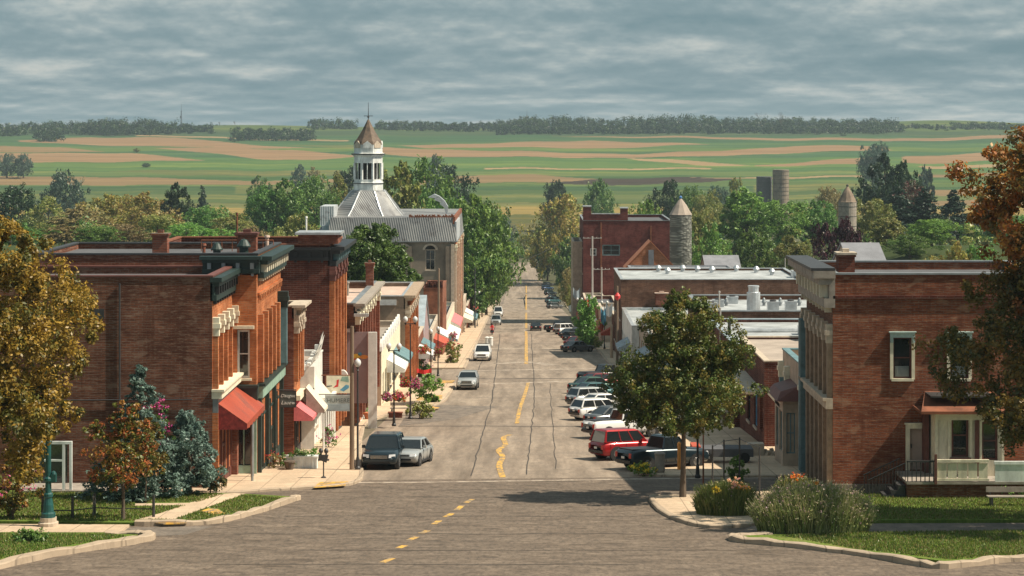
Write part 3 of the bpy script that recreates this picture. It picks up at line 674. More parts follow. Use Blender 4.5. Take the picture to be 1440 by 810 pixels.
b = MB(); b.fbox(fs, 6.3, 7.2, -.02, .35, -19.6, -15.4); b.build('pier', 'brick_red', r); b = MB(); b.fbox(fs, 0, .35, -.02, .3, -19.6, -14.7); b.build('pier', 'brick_orange', r)
b = MB(); b.tube(fs.P(3.2, 1.6, -19), fs.P(3.2, 1.6, -15.2), .07, .07, 8); b.tube(fs.P(5.4, 1.3, -19.1), fs.P(5.4, 1.3, -15.2), .09, .09, 8); b.build('awning_post', 'grey_metal', r)
awning(r, fs, .1, 6.9, -14.05, 1.75, 1.2, 'awning_ribs', 'red_dark_fabric', .32)
b = MB(); b.tube((-26.5, 101.35, -14.05), (-17, 101.35, -14.0), .035, .035, 6); b.tube((-20.7, 101.38, -18.5), (-20.7, 101.38, -8.1), .05, .05, 6); b.build('conduit', 'iron', r)
b = MB(); b.fbox(ff, 4.8, 5.5, -.02, .04, -9.9, -9.4); b.build('vent', 'iron', r)
# green cornered shop
s = 25.75; y0 = 108.75; x1 = -14.68
fh = [(pf(333, s, x0), .68, -13.8, 2.62), (pf(331.5, s, x0), 1.0, -18.9, 3.9)]
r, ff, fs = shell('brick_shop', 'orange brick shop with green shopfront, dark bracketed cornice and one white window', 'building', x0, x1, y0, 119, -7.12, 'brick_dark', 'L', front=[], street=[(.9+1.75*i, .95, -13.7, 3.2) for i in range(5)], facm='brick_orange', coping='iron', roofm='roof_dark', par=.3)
f2 = Fr(-16, y0-.4, 1, 0, 0, -1)                         # the return front that stands out past the corner shop
b = MB(); wall(b, Fr(-14.68, y0-.4, 0, 1, 1, 0), .4, -19.8, -8.2); wall(b, f2, 1.32, -19.8, -8.2, [(.28, .68, -13.8, 2.62), (.15, 1.0, -19, 4.0)], .24); b.build('front_wall', 'brick_orange', r)
window(r, f2, .28, .68, -13.8, 2.62, 'white_paint', sill='cream', t=.11)
b = MB(); b.fbox(f2, .08, 1.2, -.02, .16, -11.12, -10.95); b.build('lintel', 'cream', r)
b = MB(); b.fbox(f2, .15, 1.15, -.2, -.15, -19.2, -15.0); b.build('shop_window', 'glass', r)
b = MB(); b.fbox(f2, .0, .16, -.02, .12, -19.6, -14.9); b.fbox(f2, 1.12, 1.34, -.02, .14, -19.6, -14.9); b.fbox(f2, .16, 1.12, -.1, .06, -19.6, -18.55); b.fbox(f2, .16, 1.12, -.1, .04, -15.9, -15.75); b.fbox(f2, .60, .66, -.1, .02, -18.55, -15.9); b.build('shopfront', 'green_shop', r)
b = MB(); b.fbox(f2, -.05, 1.42, -.02, .3, -14.95, -14.3); b.fbox(f2, -.1, 1.46, -.02, .42, -14.3, -14.15); b.build('fascia', 'green_dark', r)
b = MB(); b.fbox(fs, 0, 10.2, -.02, .3, -14.95, -14.3); b.build('fascia', 'green_shop', r); b = MB(); b.fbox(fs, -.1, 10.3, -.02, .45, -14.3, -14.15); b.build('fascia_moulding', 'green_dark', r)
for i in range(5): window(r, fs, .9+1.75*i, .95, -13.7, 3.2, 'cream', sill='stone_trim', curtain=i % 2 == 1)
pilasters(r, fs, [.35, 2.35, 4.1, 5.85, 7.6, 9.5], -14.1, -10.4, .4, .3, 'brick_orange', None)
pilasters(r, fs, [8.9], -14.1, -9.9, .3, .55, 'teal_trim', 'green_dark')
b = MB()
for i in range(14): b.fbox(fs, .3+.7*i, .55+.7*i, 0, .16, -9.6, -9.35)
b.fbox(fs, 0, 10.2, 0, .12, -9.35, -9.2); b.build('brick_corbel', 'brick_orange', r)
cornice(r, fs, 0, 10.2, -8.4, 1.2, .8, 'green_dark', 'cream_worn', 12); cornice(r, Fr(-17.6, y0-.4, 1, 0, 0, -1), 0, 3.1, -8.1, .95, .5, 'green_dark', 'grey_metal', 4)
storefront(r, fs, .35, 9.6, gz(114), 3.9, 'green_dark', 'green_dark', 6, 3)
pilasters(r, fs, [.1, 3.3, 6.4, 9.8], -19.8, -14.95, .3, .22, 'green_dark', None)
chimney(r, XX(226, 24.5), 114.3, -7.1, .85, .7, .75, 'brick_red', 'brick_dark'); chimney(r, XX(347, 24.4), 115, -7.1, 1.1, .7, .75, 'brick_red', 'red_brown')
vent(r, XX(305, 25), 112, -7.35, .27, .65, 'green_dark'); vent(r, XX(343, 25), 112, -7.25, .32, .75, 'green_dark'); pipe(r, XX(376, 24), 116.5, -7.3, .11, .7, 'roof_pink'); pipe(r, XX(288, 25), 111.7, -7.3, .09, .5, 'brick_red')
pipe(r, XX(334, 24.4), 114.6, -6.2, .05, 1.0, 'rust', 'antenna_mast')
b = MB()
for i in range(8): b.tube((XX(285, 24)+i*.6, 116.2, -7.4), (XX(285, 24)+i*.6, 116.2, -6.75), .025, .025, 5)
b.tube((XX(285, 24), 116.2, -6.75), (XX(285, 24)+4.2, 116.2, -6.75), .03, .03, 5); b.build('roof_rail', 'rust', r)
# narrow brick shop
r, ff, fs = shell('brick_shop', 'narrow brick shop with broken cream cornice between the green and the white shops', 'building', -26, -13.9, 119.05, 122.4, -10.9, 'brick_red', 'L', front=[], street=[(.5+1.2*i, .6, -15, 2.6) for i in range(2)], facm='brick_orange')
for i in range(2): window(r, fs, .5+1.2*i, .6, -15, 2.6, 'red_brown')
pilasters(r, fs, [.2, 1.4, 2.6, 3.15], -15.4, -11.6, .3, .26, 'brick_orange', 'stone_trim')
cornice(r, fs, 0, 3.3, -11.6, .8, .7, 'stone_trim', 'timber', 4)
storefront(r, fs, .2, 3.2, gz(121), 3.4, 'black_metal', 'brick_red', 2, 0)
b = MB(); b.fbox(fs, -.1, 3.35, 0, .4, -16.5, -16.2); b.build('fascia', 'cream', r)
# broken cornice lumps over the white shop
# small white clapboard shop
r, ff, fs = shell('clapboard_shop', 'small white painted shop with louvred gable and ragged ornate parapet', 'building', -24, -13.4, 122.45, 130.9, -14.9, 'white_paint', 'L', front=[(pf(429, 22.9, -24), .55, -18.2, 2.0)], street=[(.5+1.3*i, .7, -19.2, 2.0) for i in range(4)], roofm='roof_gravel', coping='white_paint', par=.3)
b = MB(); a = pf(429, 22.9, -24)
for i in range(13): b.fbox(ff, a+.03, a+.52, -.14, -.02, -18.15+.15*i, -18.07+.15*i)
b.build('louvre', 'white_worn', r)
b = MB()
rr = random.Random(3)
for i in range(9):
    a0 = i*.65; h = .35+.9*i/9+rr.uniform(-.2, .35); b.poly([fs.P(a0, .12, -14.85), fs.P(a0+.6, .12, -14.85), fs.P(a0+.5, .25, -14.85+h), fs.P(a0+.25, .45, -14.85+h*1.25), fs.P(a0+.1, .2, -14.85+h*.7)])
    b.fbox(fs, a0, a0+.5, -.1, .12, -14.85, -14.85+h*.6)
for i in range(5):
    p = ff.P(8.3+.5*i, .05, -15.1); b.tube(p, (p[0]+rr.uniform(-.2, .3), p[1]-.1, p[2]+.4+.25*i), .12, .03, 5)
b.build('ornament', 'white_paint', r)
for i in range(4): window(r, fs, .5+1.3*i, .7, -19.2, 2.0, 'white_paint')
b = MB()
for i in range(6): b.tube(fs.P(.3+i*1.4, .9, gz(125)-.6), fs.P(.3+i*1.4, .9, -17.6), .07, .06, 8)
b.fbox(fs, 0, 7.5, .78, 1.02, -17.6, -17.4); b.build('porch_column', 'white_paint', r)
awning(r, fs, -1.6, 4.2, -15.95, 1.15, 1.35, 'cream_fabric', 'wood_grey', .2)
r2 = thing('awning', 'small faded pink awning beside the green shop, under the dark lettered sign', 'awning', fs.P(-5, .5, -18))
awning(r2, Fr(-13.9, 119.05, 0, 1, 1, 0), -.2, 2.6, -16.7, 1.15, .8, 'pink_fabric', 'pink_fabric', .2)
# tall dark brick block
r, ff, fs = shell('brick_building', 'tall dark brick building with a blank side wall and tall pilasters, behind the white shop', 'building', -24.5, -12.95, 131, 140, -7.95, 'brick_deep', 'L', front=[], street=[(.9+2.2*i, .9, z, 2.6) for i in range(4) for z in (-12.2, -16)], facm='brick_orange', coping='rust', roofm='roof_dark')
for i in range(4):
    for z in (-12.2, -16): window(r, fs, .9+2.2*i, .9, z, 2.6, 'red_brown')
pilasters(r, fs, [.3, 2.45, 4.65, 6.85, 8.7], -20.5, -9.4, .55, .34, 'brick_orange', 'red_brown')
cornice(r, fs, 0, 9, -9.3, 1.25, 1.0, 'black_metal', 'teal_trim', 7); cornice(r, Fr(-15.6, 131, 1, 0, 0, -1), 0, 2.6, -8.95, .85, .25, 'black_metal', 'black_metal', 3)
b = MB(); b.box(-15.0, -12.4, 131, 133.4, -7.86, -7.25); b.build('parapet_block', 'brick_red', r); b = MB(); b.box(-15.2, -12.2, 130.8, 133.6, -7.25, -7.1); b.build('parapet_cap', 'silver_metal', r)
pipe(r, -14.8, 134, -7.5, .06, 1.2, 'white_paint', 'vent_pipe')
storefront(r, fs, .6, 8.4, gz(136), 3.2, 'iron', 'brick_red', 4, 1)
# shop with the mural and the pinkish roof
r, ff, fs = shell('brick_shop', 'low brick shop with pinkish gravel roof and a pink-grey painted wall panel', 'building', -30, -12.05, 140.1, 160, -12.65, 'brick_brown', 'L', front=[], street=[(1+2.4*i, 1.0, -17.3, 2.6) for i in range(8)], facm='brick_orange', roofm='roof_pink', coping='grey_metal')
a = pf(470, 20, -30)
b = MB(); b.fbox(ff, a-1, a+2.35, -.02, .05, -19.6, -14.6); mu = b.build('painted_panel', 'pink_wall', r)
rr = random.Random(8)
for c_, x, z, w, h in (('yellow_paint', .75, -16.3, .7, .34), ('orange_paint', 1.35, -16.35, .6, .3), ('blue_paint', 1.05, -16.15, .28, .26), ('red_paint', .7, -16.5, .4, .1)):
    b = MB(); b.lathe((0, 0, 0), [(.5, -.01), (.5, .01)], 9); b.v = [ff.P(a+x+v[0]*w+.75, .055+v[2], z+v[1]*h) for v in b.v]; b.build('painted_shape', c_, mu)
b = MB(); b.fbox(ff, 0, 17.9, -.02, .22, -14.6, -14.35); b.fbox(ff, a+2.4, 17.9, -.02, .35, -13.5, -13.3); b.build('string_course', 'silver_metal', r)
b = MB(); b.fbox(ff, a+2.4, a+3.0, -.02, .25, -21.5, -14.6); b.build('pilaster', 'white_paint', r)
for i in range(8): window(r, fs, 1+2.4*i, 1.0, -17.3, 2.6, 'white_paint')
pilasters(r, fs, [.3, 2.9, 5.3, 7.7, 10.1, 12.5, 15, 19.5], -21, -13.2, .5, .3, 'brick_red', 'cream'); cornice(r, fs, 0, 19.9, -13.6, 1.0, .7, 'wood_grey', 'cream_worn', 12)
storefront(r, fs, .5, 19.4, gz(150), 3.3, 'white_paint', 'brick_red', 8, 3)
chimney(r, XX(520, 18), 155.5, -13.1, .58, .58, 2.2, 'brick_red', 'brick_red'); pipe(r, XX(489, 18.3), 153, -13.2, .1, 1.0, 'wood_grey'); b = MB(); b.box(-16.8, -12.4, 141.5, 143.2, -13.1, -12.9); b.build('gutter', 'silver_metal', r)
# low shop with white curved parapets
r, ff, fs = shell('low_shop', 'low shop with a dark door bay, white curled parapet and a blue window display', 'building', -26, -11.65, 160.1, 184, -18.2, 'beige', 'L', street=[(1.2+2.9*i, 1.8, -22.4, 2.2) for i in range(8)], roofm='wood_grey', facm='cream')
for i in range(8): window(r, fs, 1.2+2.9*i, 1.8, -22.4, 2.2, 'black_metal' if i % 2 else 'white_paint', glass='blue_poster' if i in (3, 4) else 'glass')
b = MB()
for i in range(10):
    P = [fs.P(i*2.35+.3+.8*math.cos(t), .1, -18.2+.9*math.sin(t)) for t in np.linspace(0, math.pi, 9)]; Q = [(p[0]-.2, p[1], p[2]) for p in P]
    n_ = len(b.v); b.v += P+Q; b.f += [tuple(range(n_, n_+9)), tuple(range(n_+17, n_+8, -1))]+[(n_+k, n_+k+1, n_+k+10, n_+k+9) for k in range(8)]; b.m += [0]*10
b.build('curled_parapet', 'white_paint', r)
awning(r, fs, 6, 11, -19.6, 1.5, .8, 'white_paint', 'white_paint'); awning(r, fs, 14, 20, -19.8, 1.4, .8, 'teal_trim', 'teal_trim')
# brick building with stuccoed side
r, ff, fs = shell('brick_building', 'brick building with a stained brown stuccoed side wall and a flaring cornice', 'building', -24, -11.2, 184.1, 200, -15.9, 'stucco_brown', 'L', street=[(1.2+2.5*i, 1.1, -20.6, 2.9) for i in range(6)], facm='brick_orange', roofm='roof_pink', coping='silver_metal', par=.35)
for i in range(6): window(r, fs, 1.2+2.5*i, 1.1, -20.6, 2.9, 'cream')
pilasters(r, fs, [.4, 3, 5.5, 8, 10.5, 13, 15.4], -24.8, -17, .6, .4, 'brick_orange', 'stone_trim'); cornice(r, fs, 0, 15.9, -17.1, 1.3, .95, 'timber', 'brick_orange', 10)
b = MB(); b.box(-24, -12, 183.9, 184.1, -16.7, -16.2); b.build('string_course', 'silver_metal', r); storefront(r, fs, .6, 15, gz(192), 3.2, 'red_brown', 'brick_red', 7, 3)
def gable(name, label, cat, x0, x1, y0, y1, zg, ze, zr, axis, wallm, roofm, holes=(), over=.15, group=None):
    """axis 'x': ridge along X; 'y': ridge along Y"""
    r = thing(name, label, cat, ((x0+x1)/2, (y0+y1)/2, gz((y0+y1)/2)), group); b = MB(); ff = Fr(x0, y0, 1, 0, 0, -1)
    wall(b, ff, x1-x0, zg, ze, holes, .15); wall(b, Fr(x0, y1, 1, 0, 0, 1), x1-x0, zg, ze); wall(b, Fr(x0, y0, 0, 1, -1, 0), y1-y0, zg, ze); wall(b, Fr(x1, y0, 0, 1, 1, 0), y1-y0, zg, ze)
    xm, ym = (x0+x1)/2, (y0+y1)/2; e = over; k = MB(); th = .14
    if axis == 'y':
        for y in (y0, y1): b.poly([(x0, y, ze), (x1, y, ze), (xm, y, zr)])
        sl_ = (zr-ze)/(xm-x0)
        for sx_, xe in ((-1, x0), (1, x1)):
            P = [(xe+sx_*e, y0-e, ze-sl_*e), (xm, y0-e, zr), (xm, y1+e, zr), (xe+sx_*e, y1+e, ze-sl_*e)]; k.hexa([(p[0], p[1], p[2]+.02) for p in P]+[(p[0], p[1], p[2]+.02+th) for p in P])
    else:
        for x in (x0, x1): b.poly([(x, y0, ze), (x, y1, ze), (x, ym, zr)])
        sl_ = (zr-ze)/(ym-y0)
        for sy_, ye in ((-1, y0), (1, y1)):
            P = [(x0-e, ye+sy_*e, ze-sl_*e), (x0-e, ym, zr), (x1+e, ym, zr), (x1+e, ye+sy_*e, ze-sl_*e)]; k.hexa([(p[0], p[1], p[2]+.02) for p in P]+[(p[0], p[1], p[2]+.02+th) for p in P])
    b.build('wall', wallm, r); k.build('roof', roofm, r)
    for h in holes: window(r, ff, h[0], h[1], h[2], h[3], 'white_worn', sill=None, t=.1)
    return r, ff
gable('gabled_house', 'house with a pale blue slate gable roof beside the stuccoed brick building', 'house', -19, -11.3, 216, 231, -28.5, -23.4, -19.3, 'x', 'pink_wall', 'slate_blue')
# ruined brick tower and its neighbours
r, ff, fs = shell('brick_ruin', 'narrow crumbling dark brick tower shop with an iron balcony, in front of the domed hall', 'building', -12.9, -10.5, 250, 262, -20.6, 'rust', 'L', street=[(1.5+3*i, 1.1, z, 2) for i in range(3) for z in (-24.5,)], coping='rust', roofm='roof_dark')
b = MB(); rr = random.Random(4)
for i in range(14): x = -12.9+rr.uniform(0, 2.2); b.box(x, x+.4, 250, 250.4, -20.55, -20.5+rr.uniform(.2, .9))
for i in range(12): b.tube((-12.8+i*.2, 249.6, -20.6), (-12.8+i*.2, 249.6, -19.6), .03, .03, 4)
b.build('broken_parapet', 'brick_deep', r)
for k, (y0, y1, x1, h, wm, fm, lab) in enumerate([(200.2, 215.5, -11.1, 4.2, 'brick_red', 'cream', 'low shopfront with cream trim just past the stuccoed brick building'), (231.5, 249.8, -10.9, 4.5, 'beige', 'white_paint', 'low pale shop between the slate gabled house and the crumbling brick tower'), (262.5, 297, -10.7, 4.6, 'cream', 'white_paint', 'white-fronted shop at the foot of the domed hall'), (331, 352, -10.6, 5.5, 'beige', 'teal_trim', 'small pale shop just beyond the domed hall, half under the street trees'), (353, 380, -10.4, 5.0, 'brick_red', 'white_paint', 'small brick shop beyond the domed hall, mostly under the street trees')]):
    z = gz((y0+y1)/2); D = y1-y0; n = int(D/3)
    r, ff, fs = shell('low_shop', lab, 'building', -22, x1, y0, y1, z+h, wm, 'L', street=[(.8+D/n*i, D/n-1.2, z+.7, 2.1) for i in range(n)], roofm=['roof_gravel', 'roof_white', 'roof_dark', 'roof_gravel', 'roof_dark'][k])
    for i in range(n): window(r, fs, .8+D/n*i, D/n-1.2, z+.7, 2.1, fm)
    awning(r, fs, 2, D*.45, z+3.3, 1.6, .7, ['white_paint', 'red_fabric', 'white_paint', 'cream_fabric', 'teal_trim'][k], ['white_paint', 'red_fabric', 'teal_trim', 'cream_fabric', 'teal_trim'][k]); awning(r, fs, D*.6, D-1, z+3.2, 1.3, .7, ['teal_trim', 'white_paint', 'pink_fabric', 'white_paint', 'red_fabric'][k], 'white_paint')
# the old hall with the steeple
def hall():
    x0, x1, y0, y1 = -31, -10.7, 298, 330; zt = -17.6
    r = thing('steeple_hall', 'old grey stuccoed hall with corrugated metal roof, pyramid hip and white octagonal steeple', 'building', ((x0+x1)/2, 314, gz(314)))
    ff = Fr(x0, y0, 1, 0, 0, -1); fs = Fr(x1, y0, 0, 1, 1, 0)
    H = [(pf(q, 9.4, x0), 1.5, -21.8, 3.1) for q in (465, 500, 560, 598)]+[(pf(q, 9.4, x0), 1.5, -27.6, 3.1) for q in (465, 500, 560, 598)]
    b = MB(); wall(b, ff, x1-x0, -36, zt, H, .5); wall(b, Fr(x0, y0, 0, 1, -1, 0), 32, -36, zt); wall(b, Fr(x0, y1, 1, 0, 0, 1), x1-x0, -36, zt); b.build('wall', 'stucco_grey', r)
    S = [(1.5+5*i, 1.7, z, 3) for i in range(6) for z in (-21.8, -27)]
    b = MB(); wall(b, fs, 32, -36, zt, S, .4); b.build('street_wall', 'brick_orange', r)
    for h in H: window(r, ff, h[0], h[1], h[2], h[3], 'stone_trim', sill='stone_trim', mull=True, t=.14)
    for h in S: window(r, fs, h[0], h[1], h[2], h[3], 'cream', t=.12)
    for h in H[:4]:
        b = MB(); P = [ff.P(h[0]+.75+1.15*math.cos(t), .12, h[2]+h[3]-.1+1.0*math.sin(t)) for t in np.linspace(0, math.pi, 11)]
        Q = [ff.P(h[0]+.75+.8*math.cos(t), .12, h[2]+h[3]-.1+.7*math.sin(t)) for t in np.linspace(0, math.pi, 11)]
        for k in range(10): b.quad(P[k], P[k+1], Q[k+1], Q[k]); b.quad(P[k], P[k+1], (P[k+1][0], y0, P[k+1][2]), (P[k][0], y0, P[k][2]))
        b.build('arch', 'stone_trim', r)
        b = MB(); b.poly([ff.P(h[0]+.75+.8*math.cos(t), .03, h[2]+h[3]+.0+.68*math.sin(t)) for t in np.linspace(0, math.pi, 11)]); b.build('fanlight', 'dark_interior', r)
    pilasters(r, ff, [.5, 7, 13.4, 19.4], -36, zt-.6, .9, .3, 'stucco_grey', None); pilasters(r, ff, [20.0], -36, zt-.3, .5, .34, 'stone_trim', None); pilasters(r, fs, [.4, 10, 20, 31.5], -36, zt-.4, .8, .3, 'stone_trim', 'cream')
    b = MB(); b.box(x0-.3, x1+.4, y0-.35, y1+.3, zt, zt+.16); b.build('eave', 'grey_metal', r)
    # mansard skirt of corrugated metal
    z0, z1 = zt+.16, -13.95; i = .5
    def frust(a, c, mat, name, top=True):
        b = MB(); b.hexa([(a[0], a[2], a[4]), (a[1], a[2], a[4]), (a[1], a[3], a[4]), (a[0], a[3], a[4]), (c[0], c[2], c[4]), (c[1], c[2], c[4]), (c[1], c[3], c[4]), (c[0], c[3], c[4])]); return b.build(name, mat, r)
    frust((-29.9, x1+.3, y0-.2, y1, z0), (-29.3, x1, y0+.5, y1-.5, z1), 'corrugated', 'mansard_roof')
    b = MB(); rr = random.Random(6)
    for k in range(40): x = -17.6+k*.17; b.box(x, x+.17, y0+.6, y0+1.2, z1-.1, z1+rr.uniform(.1, .5))
    b.box(x1-.3, x1+.05, y0+.3, y1-.5, z1-3, z1+.1); b.build('rusted_ridge', 'rust', r)
    b = MB(); b.box(x1+.0, x1+.32, y0+.2, y0+14, zt+.2, z1-.6); b.build('gable_panel', 'corrugated_light', r)
    # left wing
    b = MB(); b.box(XX(449, 9.4), XX(468, 9.4), 299, 306, -15.2, -12.3); b.build('dormer', 'corrugated_light', r); b = MB(); b.box(XX(452, 9.4), XX(470, 9.4), 298.8, 300, -19, -15.21); b.build('panel', 'slate_blue', r)
    # pyramid hip under the steeple
    cx, cy = XX(518, 9.09), 308; zb, zq = -15.9, -10.4; n = 8
    prof = [(7.6, zb-1.5), (6.6, zb), (4.5, zb+2.9), (2.75, zq+.05), (2.6, zq+.25)]
    b = MB(); ring = lambda R_, z, sq: [(cx+R_*(math.cos(t)*(1-sq)+sq*1.15*max(-1, min(1, 1.42*math.cos(t)))), cy+R_*(math.sin(t)*(1-sq)+sq*1.15*max(-1, min(1, 1.42*math.sin(t)))), z) for t in [math.pi*2*(k+.5)/8 for k in range(8)]]
    rs = [ring(q[0], q[1], .9-.25*j) for j, q in enumerate(prof)]
    for q in rs: b.v += q
    for j in range(len(prof)-1):
        for k in range(8): b.f.append((j*8+k, j*8+(k+1) % 8, (j+1)*8+(k+1) % 8, (j+1)*8+k)); b.m.append(0)
    b.build('hip_roof', 'corrugated', r)
    b = MB()
    for k in range(8):
        b = MB()
        for j in range(1, 4): b.tube(rs[j][k], rs[j+1][k], .13, .11, 5)
        b.build('hip_flashing', 'silver_metal', r)
    # steeple
    st = MB(); ph = math.pi/8
    z = lambda py: -(py-HY)/9.09
    st.lathe((cx, cy, 0), [(2.55, z(271)), (2.55, z(269.5)), (2.38, z(269)), (2.38, z(258)), (2.46, z(257.6)), (2.46, z(256)), (2.3, z(255.6)), (2.3, z(252))], 8, 0, ph)
    S_ = st.build('steeple', 'white_worn', r); st = MB()
    st.lathe((cx, cy, 0), [(2.3, z(229)), (2.3, z(220)), (2.5, z(219)), (2.62, z(217)), (2.62, z(215.5)), (2.3, z(215)), (2.3, z(203)), (2.15, z(199))], 8, 0, ph)
    st.build('upper_drum', 'white_worn', S_)
    for k in range(8):
        b = MB(); t = ph+k*math.pi/4; p = (cx+2.2*math.cos(t), cy+2.2*math.sin(t)); b.tube((*p, z(252)), (*p, z(229)), .22, .22, 6)
        t2 = t+math.pi/8; m_ = Vector((cx+2.05*math.cos(t2), cy+2.05*math.sin(t2), 0)); b.build('belfry_post', 'white_worn', S_); b = MB(); b.tube((m_.x, m_.y, z(252)), (m_.x, m_.y, z(229)), .07, .07, 5); b.build('belfry_mullion', 'white_worn', S_)
    b = MB(); b.lathe((cx, cy, 0), [(1.75, z(252)), (1.75, z(229))], 8, 0, ph); b.build('belfry_louvre', 'dark_interior', S_)
    b = MB(); b.lathe((cx, cy, 0), [(2.72, z(217.4)), (2.74, z(215.8))], 8, 0, ph); b.lathe((cx, cy, 0), [(2.5, z(258)), (2.5, z(257))], 8, 0, ph); b.build('moulding', 'iron', S_)
    b = MB(); b.lathe((cx, cy, 0), [(2.35, z(203)), (2.2, z(199)), (1.75, z(194)), (1.05, z(184)), (.12, z(168))], 8, 0, ph); b.build('spire', 'spire_metal', S_)
    for k in range(8):
        t = ph+(k+.5)*math.pi/4; b = MB(); c, s_ = math.cos(t), math.sin(t); f = Fr(cx+2.1*c-(-s_)*.65, cy+2.1*s_-c*.65, -s_, c, c, s_)
        b.v = []; P = f.P
        for d in (.1, -.9): b.v += [P(0, d, z(208)), P(1.3, d, z(208)), P(1.3, d, z(202.5)), P(.65, d, z(198)), P(0, d, z(202.5))]
        b.f = [(0, 1, 2, 3, 4), (9, 8, 7, 6, 5), (1, 6, 7, 2), (2, 7, 8, 3), (3, 8, 9, 4), (4, 9, 5, 0), (0, 5, 6, 1)]; b.m = [0]*7; dd = b.build('dormer', 'white_worn' if k % 2 else 'stone_trim', S_)
    b = MB(); b.tube((cx, cy, z(169)), (cx, cy, z(144)), .07, .03, 6); b.tube((cx-.7, cy, z(163)), (cx+.7, cy, z(163)), .045, .045, 6); b.lathe((cx, cy, z(166)), [(.02, 0), (.18, .12), (.18, .22), (.02, .35)], 8); b.build('finial', 'iron', S_)
    # curled loose sheet on the ridge
    b = MB(); P = [(XX(q, 9.2), ZZ(w, 9.2)) for q, w in ((612, 272), (619, 275), (626, 281), (631, 289), (631, 296), (627, 304))]
    for k in range(5):
        for (y, dx) in ((301, 0),): b.hexa([(P[k][0], y, P[k][1]), (P[k][0]-.9+.12*k, y, P[k][1]-.5), (P[k+1][0]-.6+.1*k, y, P[k+1][1]-.3), (P[k+1][0], y, P[k+1][1]), (P[k][0], y+1.2, P[k][1]+.05), (P[k][0]-.9+.12*k, y+1.2, P[k][1]-.45), (P[k+1][0]-.6+.1*k, y+1.2, P[k+1][1]-.25), (P[k+1][0], y+1.2, P[k+1][1]+.05)])
    b.build('loose_sheet', 'silver_metal', r)
plain('spire_metal', (.11, .075, .05), .7, .5, 1.2)
hall()

# ------------------------------------------------------------------ right side of the street
s = 28.0; x0 = 15.4
H = [(pf(1256, s, x0), .92, -12.75, 2.05), (pf(1336, s, x0), .92, -12.75, 2.05), (pf(1279, s, x0), 1.05, -17.36, 2.1)]
r, ff, fs = shell('brick_house', 'large two-storey red brick building filling the right side, with teal-hooded windows', 'building', x0, 26.5, 100, 109.4, -7.55, 'brick_right', 'R', front=H, street=[(.6+1.5*i, .75, z, 2.7) for i in range(6) for z in (-13.0, -17.6)], facm='brick_brown', coping='grey_metal', roofm='roof_dark', par=.4)
for h in H[:2]:
    w = window(r, ff, h[0], h[1], h[2], h[3], 'red_brown', hood='teal_pale', sill='cream')
    b = MB(); a = h[0]; b.fbox(ff, a-.16, a-.003, -.02, .07, h[2]-.05, h[2]+h[3]); b.fbox(ff, a+h[1]+.003, a+h[1]+.16, -.02, .07, h[2]-.05, h[2]+h[3]); b.build('frame', 'cream', w)
    b = MB(); b.fbox(ff, a+.12, a+h[1]-.12, -.15, -.09, h[2]+.08, h[2]+.6); b.fbox(ff, a+.2, a+h[1]-.2, -.09, -.04, h[2]+.15, h[2]+.5); b.build('fan_box', 'grey_metal', w)
h = H[2]; b = MB(); a = h[0]; b.fbox(ff, a-.2, a, -.02, .1, h[2], h[2]+h[3]+.2); b.fbox(ff, a+h[1], a+h[1]+.2, -.02, .1, h[2], h[2]+h[3]+.2); b.fbox(ff, a, a+h[1], -.02, .1, h[2]+h[3], h[2]+h[3]+.2); b.fbox(ff, a-.26, a+h[1]+.26, -.02, .16, h[2]+h[3]+.2, h[2]+h[3]+.28); b.build('door_frame', 'cream_worn', r)
b = MB(); b.fbox(ff, a, a+h[1], -.2, -.14, h[2], h[2]+h[3]); b.fbox(ff, a+.12, a+h[1]-.12, -.14, -.12, h[2]+1.35, h[2]+h[3]-.15); b.fbox(ff, a+.12, a+.48, -.14, -.12, h[2]+.15, h[2]+1.15); b.fbox(ff, a+.57, a+h[1]-.12, -.14, -.12, h[2]+.15, h[2]+1.15); do = b.build('door', 'roof_pink', r)
b = MB(); b.fbox(ff, a+.08, a+.13, -.12, -.05, h[2]+1.1, h[2]+1.3); b.build('handle', 'iron', do)
b = MB(); b.fbox(ff, 0, 11.1, -.02, .1, -8.75, -8.6); b.build('string_course', 'brick_deep', r)
b = MB(); b.fbox(ff, 0, 4.2, -.02, .12, -18.9, -18.05); b.build('foundation', 'stucco_grey', r)
for i in range(6):
    for z in (-13.0, -17.6): window(r, fs, .6+1.5*i, .75, z, 2.7, 'teal_trim' if i > 3 else 'red_brown', glass='glass')
pilasters(r, fs, [.25, 1.75, 3.25, 4.75, 6.25, 7.75, 9.2], -18.9, -10.1, .32, .26, 'brown_stone', 'stone_trim')
b = MB(); b.fbox(fs, 0, 9.4, 0, .35, -14.3, -13.9); b.fbox(fs, 0, 9.4, 0, .5, -13.9, -13.75); b.build('string_course', 'stone_trim', r)
pilasters(r, fs, [8.4, 8.9], -18.9, -10.6, .24, .5, 'teal_trim', None)
cornice(r, fs, -.1, 9.5, -9.2, 1.85, 1.0, 'wood_grey', 'cream_worn', 9)
b = MB(); b.fbox(fs, -.2, 9.6, -.1, 1.12, -7.34, -7.2); b.build('cornice_top', 'iron', r)
chimney(r, XX(1188, 27), 103.5, -7.9, .85, .8, 1.15, 'brick_red', 'stone_trim')
b = MB()
for k in range(3): b.tube((19.9+k*.5, 99.9, -17.7+k*.2), (20.8+k*.3, 99.9, -17.1-k*.05), .03, .03, 5)
b.build('cable', 'white_paint', r)
